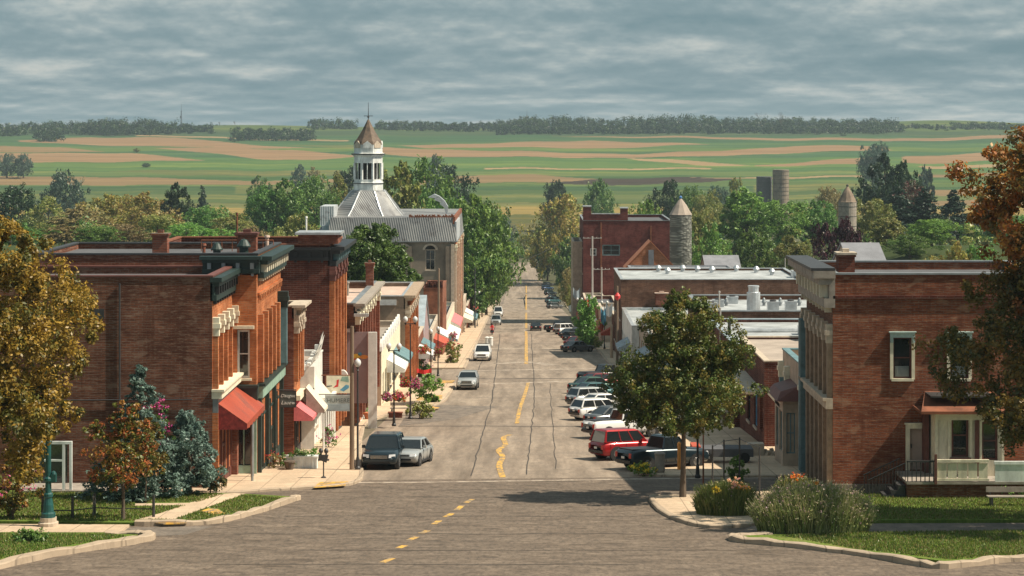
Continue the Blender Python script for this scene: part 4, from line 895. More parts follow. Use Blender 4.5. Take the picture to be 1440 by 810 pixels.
# timber bay and porch
xb = XX(1315, 28.45)
b = MB(); fb = Fr(xb, 98.4, 1, 0, 0, -1); wh = (XX(1338, 28.45)-xb, .85, -16.45, 2.15); wall(b, fb, 3.4, -17.45, -14.2, [wh, (2.3, .8, -16.6, 1.9)], .2); wall(b, Fr(xb, 98.4, 0, 1, -1, 0), 1.6, -17.45, -14.2); wall(b, Fr(xb+3.4, 98.4, 0, 1, 1, 0), 1.6, -17.45, -14.2)
bay = b.build('bay', 'cream_worn', r)
window(bay, fb, *wh, 'red_brown', sill='red_brown', t=.1); window(bay, fb, 2.3, .8, -16.6, 1.9, 'red_brown', sill=None, t=.1)
b = MB()
for a in (.0, .62, 1.7, 2.18, 3.28): b.fbox(fb, a, a+.12, 0, .06, -17.45, -14.35)
b.fbox(fb, 0, 3.4, 0, .08, -14.6, -14.2); b.fbox(fb, -.02, .12, -1.6, .09, -17.45, -14.2); b.build('trim', 'cream', bay)
b = MB(); b.fbox(fb, -.35, -.12, -1.55, -.9, -17.45, -14.25); b.fbox(fb, 1.95, 2.15, .03, .1, -17.9, -14.6); b.build('corner_post', 'red_brown', bay)
b = MB(); b.poly([fb.P(-.8, .6, -14.1), fb.P(3.9, .6, -14.1), fb.P(3.5, -1.58, -13.4), fb.P(-.2, -1.58, -13.4)]); b.fbox(fb, -.8, 3.9, -1.58, .6, -14.24, -14.103); b.build('roof', 'rust', bay)
b = MB(); b.box(XX(1310, 28.5), XX(1400, 28.5), 98.3, 99.9, -13.5, -13.42); b.build('flashing', 'iron', bay)
xp0, xp1 = XX(1273, 28.8), 26.3; pr = thing('porch', 'weathered cream timber porch with brick base along the front of the large brick building', 'porch', ((xp0+xp1)/2, 98, gz(98)))
b = MB(); b.box(xp0, xp1, 96.8, 99.9, -17.50, -17.38); b.build('deck', 'wood_grey', pr); b = MB(); b.box(xp0+.05, xp1, 96.95, 99.8, -19.1, -17.50); b.build('base', 'brick_dark', pr)
fp = Fr(xp0, 96.85, 1, 0, 0, -1); L = xp1-xp0
b = MB(); b.fbox(fp, 0, 1.35, -.05, .05, -16.43, -16.35); 
for i in range(7): b.fbox(fp, .03+i*.21, .07+i*.21, -.03, .03, -17.38, -16.43)
b.build('railing', 'iron', pr)
b = MB(); b.fbox(fp, 1.35, 4.0, -.07, .07, -16.43, -16.30); b.fbox(fp, 1.35, 4.0, -.04, .04, -17.33, -17.23); b.fbox(fp, 1.35, 1.47, -.07, .08, -17.38, -16.08)
for i in range(5): b.fbox(fp, 1.5+i*.5, 1.93+i*.5, -.02, .02, -17.23, -16.48)
b.build('panel_railing', 'cream_worn', pr)
b = MB(); b.fbox(fp, 4.25, L, -.07, .07, -16.53, -16.38); b.fbox(fp, 4.3, L, -.03, .03, -17.38, -16.53); b.build('panel_railing', 'white_worn', pr)
b = MB(); b.fbox(fp, 1.33, 1.45, .08, .14, -17.48, -16.03); b.build('post', 'red_brown', pr)
stp = thing('iron_stair', 'dark iron stair with thin railings climbing to the cream porch', 'stair', (xp0-.9, 98, gz(98)))
b = MB()
for i in range(4): b.box(xp0-.35*(i+1), xp0-.35*i, 97.2, 98.6, -18.9, -17.38-.24*(i+1))
b.build('steps', 'iron', stp)
for yy in (97.2, 98.6):
    b = MB()
    for i in range(12): x = xp0-.16*i; z = -16.53-.075*i; b.tube((x, yy, z-.85), (x, yy, z), .018, .018, 5)
    b.tube((xp0, yy, -16.53), (xp0-1.8, yy, -17.36), .03, .03, 6); b.build('railing', 'black_metal', stp)
# beige shop with projecting bay
r, ff, fs = shell('beige_shop', 'low beige shop with a glazed bay, just beyond the large brick building', 'building', 15.4, 28, 110, 119.5, -13.5, 'beige', 'R', street=[(.6, 1.1, -18.4, 2.4), (7.2, 1.2, -18.8, 2.5)], roofm='roof_gravel', coping='teal_trim')
window(r, fs, .6, 1.1, -18.4, 2.4, 'teal_trim'); window(r, fs, 7.2, 1.2, -18.8, 2.5, 'teal_trim')
b = MB(); fb = Fr(14.5, 112.5, 0, 1, -1, 0); wall(b, fb, 3.6, -19.8, -15.6, [(.4, 1.2, -18.6, 2.3), (2.0, 1.2, -18.6, 2.3)], .2); fq = Fr(14.5, 112.5, 1, 0, 0, -1); wall(b, fq, .9, -19.8, -15.6, [(.2, .5, -18.6, 2.3)], .15); wall(b, Fr(14.5, 116.1, 1, 0, 0, 1), .9, -19.8, -15.6); by = b.build('bay', 'beige', r)
window(by, fb, .4, 1.2, -18.6, 2.3, 'teal_trim', sill=None); window(by, fb, 2.0, 1.2, -18.6, 2.3, 'teal_trim', sill=None); window(by, fq, .2, .5, -18.6, 2.3, 'teal_trim', sill=None, t=.06, mull=True)
b = MB(); b.hexa([(14.1, 112.1, -15.6), (15.38, 112.1, -15.6), (15.38, 116.5, -15.6), (14.1, 116.5, -15.6), (14.4, 112.6, -15.1), (15.38, 112.6, -14.8), (15.38, 116, -14.8), (14.4, 116, -15.1)]); b.build('roof', 'red_brown', by)
pilasters(r, fs, [.2, 6.5, 9.2], -20, -14.2, .3, .25, 'teal_trim', 'cream'); b = MB(); b.fbox(fs, 4, 9.6, 0, .9, -16.2, -16.0); b.build('canopy', 'cream', r)
# brick corner building with flat gravel roof
r, ff, fs = shell('brick_building', 'single-storey dark red brick building with pale gravel roof, behind the corner street tree', 'building', 14.9, 34, 124.5, 139, -14.85, 'brick_deep', 'R', street=[(.9, 1.5, -19.4, 2.6), (4.0, 1.6, -19.6, 2.6), (8, 1.6, -19.8, 2.6)], roofm='roof_gravel', par=.12, coping='stone_trim')
window(r, fs, .9, 1.5, -19.4, 2.6, 'brick_deep', glass='dark_interior', sill=None); window(r, fs, 4, 1.6, -19.6, 2.6, 'blue_paint', glass='blue_poster', mull=True); window(r, fs, 8, 1.6, -19.8, 2.6, 'black_metal')
b = MB(); b.fbox(fs, .2, 11, 0, 1.3, -16.9, -16.75); b.build('canopy', 'stone_trim', r); b = MB(); b.fbox(ff, 2.3, 2.6, 0, .15, -18.7, -18.3); b.build('meter', 'grey_metal', r)
r, ff, fs = shell('white_roofed_shop', 'low shop with a bright white flat roof between two brown brick buildings on the right', 'building', 14.5, 34, 139.1, 157.8, -15.45, 'brick_deep', 'R', street=[(1+3*i, 1.8, -20.6, 2.2) for i in range(6)], roofm='roof_white', coping='slate_blue', par=.2)
for i in range(6): window(r, fs, 1+3*i, 1.8, -20.6, 2.2, 'black_metal')
b = MB(); b.tube((16, 150, -15.5), (33, 150, -15.5), .16, .16, 8); b.box(20.3, 21.1, 148, 149, -15.7, -15.0); b.build('duct', 'silver_metal', r); pipe(r, 15.5, 152, -15.6, .12, .6, 'iron')
r, ff, fs = shell('brick_building', 'brown brick building with a cluttered white roof carrying a tall silver tank', 'building', 14.05, 36, 158, 173, -14.85, 'brick_brown', 'R', street=[(1+2.8*i, 1.5, -21.2, 2.4) for i in range(5)], roofm='roof_white', coping='grey_metal', par=.35)
for i in range(5): window(r, fs, 1+2.8*i, 1.5, -21.2, 2.4, 'red_brown')
b = MB(); X_ = XX(1059, 17.2); b.lathe((X_, 162.5, -15.4), [(.55, 0), (.55, 1.7), (.42, 1.75), (.42, 2.1), (.46, 2.12), (.46, 2.25)], 14); b.build('tank', 'silver_metal', r, smooth=False)
for px_, py_ in ((1000, 163), (1010, 166), (1087, 162), (1112, 162.5), (1030, 169)): unit(r, XX(px_, F/py_), py_, -15.2, .9, .8, .55 if px_ < 1080 else .75, 'silver_metal')
for px_ in (1022, 1075, 1098, 1125): vent(r, XX(px_, 16.8), 167, -15.2, .16, .6)
pipe(r, XX(1013, 17.6), 160, -15.3, .06, 1.8, 'concrete_pole', 'mast')
unit(r, XX(990, 17.7), 159, -15.2, .6, .6, .6, 'white_paint')
for y0, y1, xa, xb_, h, rm, wm, lab in ((173.1, 197, 13.2, 38, 5.0, 'roof_white', 'brick_brown', 'low shop with a white roof behind the crown of the street tree'), (197.1, 220.8, 12.5, 38, 4.8, 'roof_gravel', 'beige', 'low beige shop with a gravel roof, left of the street tree top'), (220.9, 243, 11.7, 40, 5.4, 'roof_white', 'white_worn', 'low white-walled shop with a white roof in front of the long brown brick wall')):
    z = gz((y0+y1)/2); D = y1-y0; n = 6
    r, ff, fs = shell('low_shop', lab, 'building', xa, xb_, y0, y1, z+h, wm, 'R', street=[(.8+D/n*i, D/n-1.3, z+.6, 2.2) for i in range(n)], roofm=rm, coping='silver_metal', par=.25)
    for i in range(n): window(r, fs, .8+D/n*i, D/n-1.3, z+.6, 2.2, 'white_paint')
    awning(r, fs, 3, D*.4, z+3.3, 1.4, .7, 'slate_blue', 'slate_blue'); unit(r, xa+5, y0+8, z+h-.25, 1.6, 1.4, .8)
r, ff, fs = shell('brick_building', 'long brown brick building behind the top of the corner street tree', 'building', 11.55, 34, 243.1, 262, -18.95, 'brick_brown', 'R', street=[(1+3*i, 1.5, z, 2.3) for i in range(6) for z in (-28, -24)], roofm='roof_white', coping='silver_metal', par=.25)
for i in range(6):
    for z in (-28, -24): window(r, fs, 1+3*i, 1.5, z, 2.3, 'white_worn')
for px_ in (930, 940, 965, 985, 1005, 1042, 1068, 1085): vent(r, XX(px_, 11), 254+(px_ % 7), -19.2, .35, .8, 'silver_metal')
unit(r, XX(1120, 11), 250, -19.2, 2.4, 2, .8, 'silver_metal'); chimney(r, XX(928, 11.4), 242.6, -21.4, 1.5, .6, .8, 'brick_red', 'roof_pink')
r, ff, fs = shell('low_shop', 'low grey-roofed building between the long brown brick one and the orange gable', 'building', 14.8, 29.5, 268, 290, -20.6, 'white_worn', 'R', roofm='slate_grey', coping='slate_grey', par=.1)
for q in (18, 22, 27): vent(r, q, 272, -20.7, .4, 1.0, 'white_paint')
gr, gf = gable('gabled_building', 'orange brick gable end with a dark louvred slot, in front of the dark red warehouse', 'building', 14.7, 22.1, 295, 299.5, -34.5, -21.3, -17.4, 'y', 'brick_gable', 'terracotta')
b = MB(); b.box(18.1, 18.9, 294.85, 294.99, -20.8, -18.6)
b.build('louvre', 'slate_grey', gr)
gable('house', 'house with a dark slate roof behind the white rooftops, right of the stone silo', 'house', 27.2, 32.4, 300, 311, -34.5, -22.4, -20.2, 'x', 'stucco_grey', 'slate_grey')
gable('house', 'house with a grey-violet roof showing behind the chimney of the large brick building', 'house', XX(1200, 20.5), XX(1252, 20.5), 137, 146, -23, -10.2, -8.55, 'x', 'beige', 'slate_grey', over=.1)
# dark red warehouse
x0 = 11; sy = 7.29
r, ff, fs = shell('warehouse', 'dark red brick warehouse with stepped parapet rising above the right side shops', 'building', x0, 28.1, 384, 410, -18.6, 'brick_warehouse', 'R', front=[(pf(847, sy, x0), 3.4, -25.3, 2.1), (pf(830, sy, x0), 1.2, -25.3, 1.4)], street=[(2+4*i, 1.6, z, 2.8) for i in range(6) for z in (-24, -29, -34)], roofm='roof_dark', coping='grey_metal')
window(r, ff, pf(847, sy, x0), 3.4, -25.3, 2.1, 'teal_trim', sill=None, t=.2, mull=True); window(r, ff, pf(830, sy, x0), 1.2, -25.3, 1.4, 'white_worn', sill=None, t=.15)
for i in range(6):
    for z in (-24, -29, -34): window(r, fs, 2+4*i, 1.6, z, 2.8, 'red_brown')
b = MB(); b.box(11, 12.5, 383.9, 386, -18.5, -15.9); b.box(12.5, 18.2, 383.9, 384.4, -18.5, -17.3); b.box(18.2, 19.6, 383.9, 386, -18.5, -16.2); b.build('parapet_step', 'brick_warehouse', r)
b = MB(); b.box(10.9, 12.6, 383.8, 386.1, -15.9, -15.7); b.box(18.1, 19.7, 383.8, 386.1, -16.2, -16.0); b.box(12.6, 18.1, 383.8, 384.5, -17.3, -17.15); b.build('parapet_cap', 'silver_metal', r)
b = MB(); b.fbox(ff, 3.3, 3.6, 0, .2, -38, -18.9); b.fbox(ff, 12.9, 13.2, 0, .3, -38, -19.6); b.build('downpipe', 'rust', r)
r, ff, fs = shell('annex', 'narrow pale brick annex at the left foot of the dark red warehouse', 'building', 9.1, 10.95, 390, 404, -23.0, 'beige', 'R', street=[(1+4*i, 1.4, -27, 2.2) for i in range(3)], roofm='roof_dark')
for i in range(3): window(r, fs, 1+4*i, 1.4, -27, 2.2, 'white_paint')
for k, (y0, y1, xa, h, rm, wm, am, lab) in enumerate(((290.5, 312, 11.3, 4.6, 'roof_white', 'beige', 'red_fabric', 'small beige shop with a red awning beyond the long brown brick building'), (312.1, 334, 11.2, 5.4, 'roof_dark', 'brick_red', 'white_paint', 'small brick shop with white awnings below the orange gable'), (334.1, 358, 11.0, 4.4, 'roof_gravel', 'slate_blue', 'teal_trim', 'small blue-grey shop in front of the dark red warehouse'), (358.1, 383.5, 10.9, 5.0, 'roof_white', 'beige', 'red_fabric', 'small pale shop at the foot of the dark red warehouse'), (412, 440, 10.6, 5.5, 'roof_dark', 'brick_brown', 'cream_fabric', 'brick shop just past the dark red warehouse'), (262.3, 267.8, 11.5, 5, 'roof_dark', 'brick_red', 'red_fabric', 'very narrow red brick shop beside the long brown brick building'))):
    z = gz((y0+y1)/2); D = y1-y0; n = max(2, int(D/4))
    r, ff, fs = shell('low_shop', lab, 'building', xa, 14.6 if k else 14.6, y0, y1, z+h, wm, 'R', street=[(.6+D/n*i, D/n-1.2, z+.6, 2.2) for i in range(n)], roofm=rm)
    for i in range(n): window(r, fs, .6+D/n*i, D/n-1.2, z+.6, 2.2, 'white_paint')
    awning(r, fs, 1, D*.5, z+3.3, 1.6, .8, am, am)
# silos
def silo(label, X_, Y_, r_, zt, zc, wm, cm, cat='silo', fin=None, bands=0):
    o = thing('silo', label, cat, (X_, Y_, gz(Y_))); b = MB(); zb = gz2(X_, Y_)-1; n = 24
    b.lathe((X_, Y_, 0), [(r_*1.02, zb)]+[(r_*(1+.008*(i % 2)), zb+(zt-zb)*(i+1)/12) for i in range(12)], n); b.build('drum', wm, o, smooth=False)
    if zc: b = MB(); b.lathe((X_, Y_, 0), [(r_*1.06, zt+.02), (r_*.98, zt+.25), (r_*.52, zt+(zc-zt)*.6), (.12, zc)], 10); b.build('conical_roof', cm, o)
    if fin: b = MB(); b.lathe((X_, Y_, zc-.15), [(.1, 0), (.28, .15), (.28, .4), (.05, .6)], 8); b.build('finial', fin, o)
    if bands:
        b = MB()
        for i in range(bands): z = zt-(i+.5)*2.2; b.lathe((X_, Y_, 0), [(r_*1.025, z), (r_*1.025, z+.12)], n)
        b.build('hoop', 'iron', o)
    return o
silo('grey fieldstone silo with a tan conical roof beside the dark red warehouse', XX(957, 7.5), 373, 2.05, -16.9, -13.8, 'fieldstone', 'roof_gravel', fin='blue_poster')
silo('taller of two grey concrete silos standing in the fields on the right', XX(1098, 2.5), 1120, 4.6, -25.4, None, 'stucco_grey', 'roof_dark', bands=8)
silo('shorter dark silo with a broken top beside the taller concrete one', XX(1077, 2.5), 1128, 4.4, -29.5, None, 'roof_dark', 'roof_dark', bands=6)
silo('banded grey silo with a pointed ribbed roof rising from the trees on the right', XX(1192, 6.2), 452, 2.05, -17.6, -14.0, 'wood_grey', 'stucco_brown', bands=5, fin='iron')

# ------------------------------------------------------------------ trees and plants
def leaves(name, cen, rad, nl, size, pal, seed, flat_=1.0, asp=.55, dirs=None, palw=.25, up=.35):
    """leaf-shaped faces gathered round clump centres"""
    rg = np.random.RandomState(seed); K = len(cen); ci = rg.randint(0, K, nl) if dirs is None else np.repeat(np.arange(K), nl//K+1)[:nl]
    g = rg.randn(nl, 3); g /= np.linalg.norm(g, axis=1)[:, None]; rr = rg.rand(nl, 1)**.45
    off = g*rr; off[:, 2] *= flat_; P = cen[ci]+off*rad[ci][:, None]
    nrm = g+rg.randn(nl, 3)*.55; nrm[:, 2] += up; nrm /= np.linalg.norm(nrm, axis=1)[:, None]
    a = np.cross(nrm, rg.randn(nl, 3)); a /= np.linalg.norm(a, axis=1)[:, None]; b = np.cross(nrm, a)
    sz = size*(.6+.8*rg.rand(nl, 1)); V = np.stack([P-a*sz, P-b*sz*asp, P+a*sz, P+b*sz*asp], 1).reshape(-1, 3)
    pal = np.array(pal); cp = rg.randint(0, len(pal), K); li = np.where(rg.rand(nl) < palw, rg.randint(0, len(pal), nl), cp[ci])
    c = pal[li]*(.8+.4*rg.rand(nl, 1))*(.85+.3*rg.rand(K, 1))[ci]
    me = bpy.data.meshes.new(name); me.vertices.add(nl*4); me.vertices.foreach_set('co', V.ravel().astype('f')); me.loops.add(nl*4); me.loops.foreach_set('vertex_index', np.arange(nl*4, dtype='i'))
    me.polygons.add(nl); me.polygons.foreach_set('loop_start', np.arange(0, nl*4, 4, dtype='i')); me.update(calc_edges=True)
    ca = me.color_attributes.new('Col', 'FLOAT_COLOR', 'POINT'); cc = np.ones((nl*4, 4), 'f'); cc[:, :3] = np.repeat(np.clip(c, 0, 1), 4, 0); ca.data.foreach_set('color', cc.ravel())
    me.materials.append(MT['leaf']); return me
def envelope(kind, t):
    if kind == 'round': return np.sqrt(np.clip(1-(2*t-1)**2, 0, 1))**.8
    if kind == 'broad': return np.clip(np.sin(np.pi*np.clip(t, 0, 1)**.75), 0, 1)**.6
    if kind == 'oval': return np.clip(np.sin(np.pi*t**.85), 0, 1)**.75
    if kind == 'top': return np.clip(1-t, 0, 1)**.55*np.clip(t*5, 0, 1)**.5      # widest low, domed to a leader
    if kind == 'cone': return np.clip(1-t, 0, 1)**.85*np.clip(t*14+.35, 0, 1)
    if kind == 'col': return np.clip(np.sin(np.pi*t**.8), 0, 1)**.4
def crown(name, kind, R_, z0, H, nc, nl, size, pal, seed, cr_=.2, lean=(0, 0), sub=True, **kw):
    rg = np.random.RandomState(seed); t = rg.rand(nc*6); w = envelope(kind, t); t = t[rg.rand(nc*6) < w*.9+.08][:nc]; K = len(t); w = envelope(kind, t)
    th = rg.rand(K)*2*np.pi; ph = rg.rand(4)*6.28
    lump = 1+.2*np.sin(2*th+ph[0]+3*t)+.15*np.sin(3*th+ph[1]-7*t)+.1*np.sin(5*th+ph[2]+9*t)
    f = rg.rand(K)**.42; r = w*R_*f*lump
    C = np.stack([r*np.cos(th)+lean[0]*t, r*np.sin(th)+lean[1]*t, z0+H*t], 1); cr = R_*cr_*(.6+.8*rg.rand(K))*(.45+.55*w)
    if kind == 'cone': C[:, 2] -= r*.28; kw.setdefault('flat_', .45)
    if sub:                                     # twiggy sub-clumps so the outline breaks up
        k = rg.randint(0, K, K*5); g = rg.randn(K*5, 3); g /= np.linalg.norm(g, axis=1)[:, None]
        C2 = C[k]+g*cr[k][:, None]*(.7+.5*rg.rand(K*5, 1))*np.array([1, 1, .75]); C = np.concatenate([C, C2]); cr = np.concatenate([cr*.8, cr[k]*.42])
    return leaves(name, C, cr, nl, size, pal, seed+1, **kw)
def trunk_mb(H, r0, z0, R_, seed, limbs=7, lean=(0, 0)):
    rr = random.Random(seed); b = MB(); P = [Vector((0, 0, -.4))]; n = 7
    for i in range(1, n+1): t = i/n; P.append(Vector((lean[0]*t*t+rr.uniform(-.02, .02)*H*.5, lean[1]*t*t+rr.uniform(-.02, .02)*H*.5, H*.82*t)))
    rs = [r0*1.35]+[r0*(1-.85*i/n) for i in range(1, n+1)]; b.path(P, rs, 9)
    for i in range(limbs):
        t = rr.uniform(max(.25, z0/H), .85); k = min(n-1, int(t*n)); p = P[k].lerp(P[k+1], t*n-k); a = rr.uniform(0, 6.28); L = R_*rr.uniform(.5, .85)*(1.1-t*.5)
        d = Vector((math.cos(a), math.sin(a), rr.uniform(.5, 1.1))).normalized(); q = p+d*L*.5; q2 = q+(d+Vector((0, 0, .35))).normalized()*L*.5
        b.path([p, q, q2], [r0*.42*(1.1-t), r0*.25*(1.1-t), .015], 6)
        for j in range(2): e = q+Vector((rr.uniform(-1, 1), rr.uniform(-1, 1), rr.uniform(.1, 1)))*L*.35; b.tube(q, e, r0*.15*(1.1-t), .01, 5)
    return b
G1 = [(.06, .12, .025), (.085, .15, .03), (.045, .10, .022), (.10, .16, .035)]
PALS0 = {'green': G1, 'bright': [(.10, .19, .035), (.13, .22, .04), (.075, .15, .03)], 'dark': [(.028, .06, .024), (.04, .078, .026), (.022, .05, .022)],
        'olive': [(.13, .15, .035), (.17, .18, .045), (.10, .125, .03), (.2, .18, .06)], 'gold': [(.21, .19, .04), (.25, .2, .045), (.14, .16, .035), (.2, .14, .04)], 'brown': [(.17, .13, .055), (.2, .16, .07), (.13, .12, .045)],
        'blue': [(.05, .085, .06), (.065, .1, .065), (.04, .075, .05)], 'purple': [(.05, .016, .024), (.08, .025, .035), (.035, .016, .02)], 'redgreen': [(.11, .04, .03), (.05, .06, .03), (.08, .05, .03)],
        'autumn': [(.42, .2, .035), (.34, .2, .03), (.27, .2, .03), (.45, .26, .05), (.17, .14, .03)], 'rust': [(.36, .13, .03), (.28, .13, .03), (.4, .2, .035), (.13, .1, .025)],
        'spruce': [(.03, .06, .035), (.04, .075, .042), (.022, .048, .03)], 'bluespruce': [(.17, .26, .22), (.21, .31, .26), (.12, .19, .16), (.08, .13, .11)]}
PALS = {k: [tuple(min(.6, q*(1.6 if k not in ('dark', 'spruce', 'bluespruce', 'autumn', 'rust', 'purple') else 1.0)) for q in c) for c in v] for k, v in PALS0.items()}
SH = {'round': ('round', .5, .26), 'broad': ('broad', .55, .22), 'oval': ('oval', .42, .2), 'col': ('col', .25, .2), 'cone': ('cone', .3, .2), 'top': ('top', .5, .2)}
_pt = {}
def proto_tree(kind, pal, var):
    """unit tree, 10 m tall, shared by all distant trees of that look"""
    k = (kind, pal, var)
    if k not in _pt:
        sh, rr_, cr_ = SH[kind]; n = 12000 if kind != 'cone' else 9000
        me = crown('crown', sh, 10*rr_, 1.0 if kind != 'cone' else .5, 9.0, 85 if kind != 'cone' else 150, n, .2 if kind != 'cone' else .19, PALS[pal], hash((len(kind)*31+sum(map(ord, kind+pal))*7+var*13)) % 9999, cr_=cr_*1.15 if kind != 'cone' else .3)
        co_ = np.zeros(len(me.vertices)*3, 'f'); me.vertices.foreach_get('co', co_); co_ = co_.reshape(-1, 3)
        co_[:, :2] *= 10*rr_/np.percentile(np.hypot(co_[:, 0], co_[:, 1]), 97); zl = np.percentile(co_[:, 2], .5); zh = np.percentile(co_[:, 2], 99.7); co_[:, 2] = 1+(co_[:, 2]-zl)*9/(zh-zl); me.vertices.foreach_set('co', co_.ravel())
        tb = trunk_mb(10, .28, 1.5, 10*rr_, var+5, 5); tm = tb.build('trunk', 'bark'); tme = tm.data; bpy.data.objects.remove(tm); _pt[k] = (me, tme)
    return _pt[k]
def tree(name, label, px, ytop, wpx, s, kind, pal, var=0, group=None, ybase=None):
    wpx *= 1.2 if s < 9 and not 650 < px < 800 else 1; Y = F/s; X_ = (px-CX)/s; zg = gz2(X_, Y); zt = ZZ(ytop, s); H = zt-zg; rr_ = SH[kind][1]; me, tme = proto_tree(kind, pal, var % 3)
    wm = max(wpx/s, H*(.62 if kind not in ('cone', 'col') else .4 if kind == 'cone' else .2)); sx_ = wm/(2*10*rr_); sz_ = H/10
    o = thing(name, label, 'tree', (X_, Y, zg), group); rr = random.Random(int(px*7+ytop)); o.rotation_euler = (0, 0, rr.uniform(0, 6.28)); o.scale = (sx_, sx_, sz_)
    for nm, m_ in (('crown', me), ('trunk', tme)): c = bpy.data.objects.new(nm, m_); COL.objects.link(c); c.parent = o
    return o
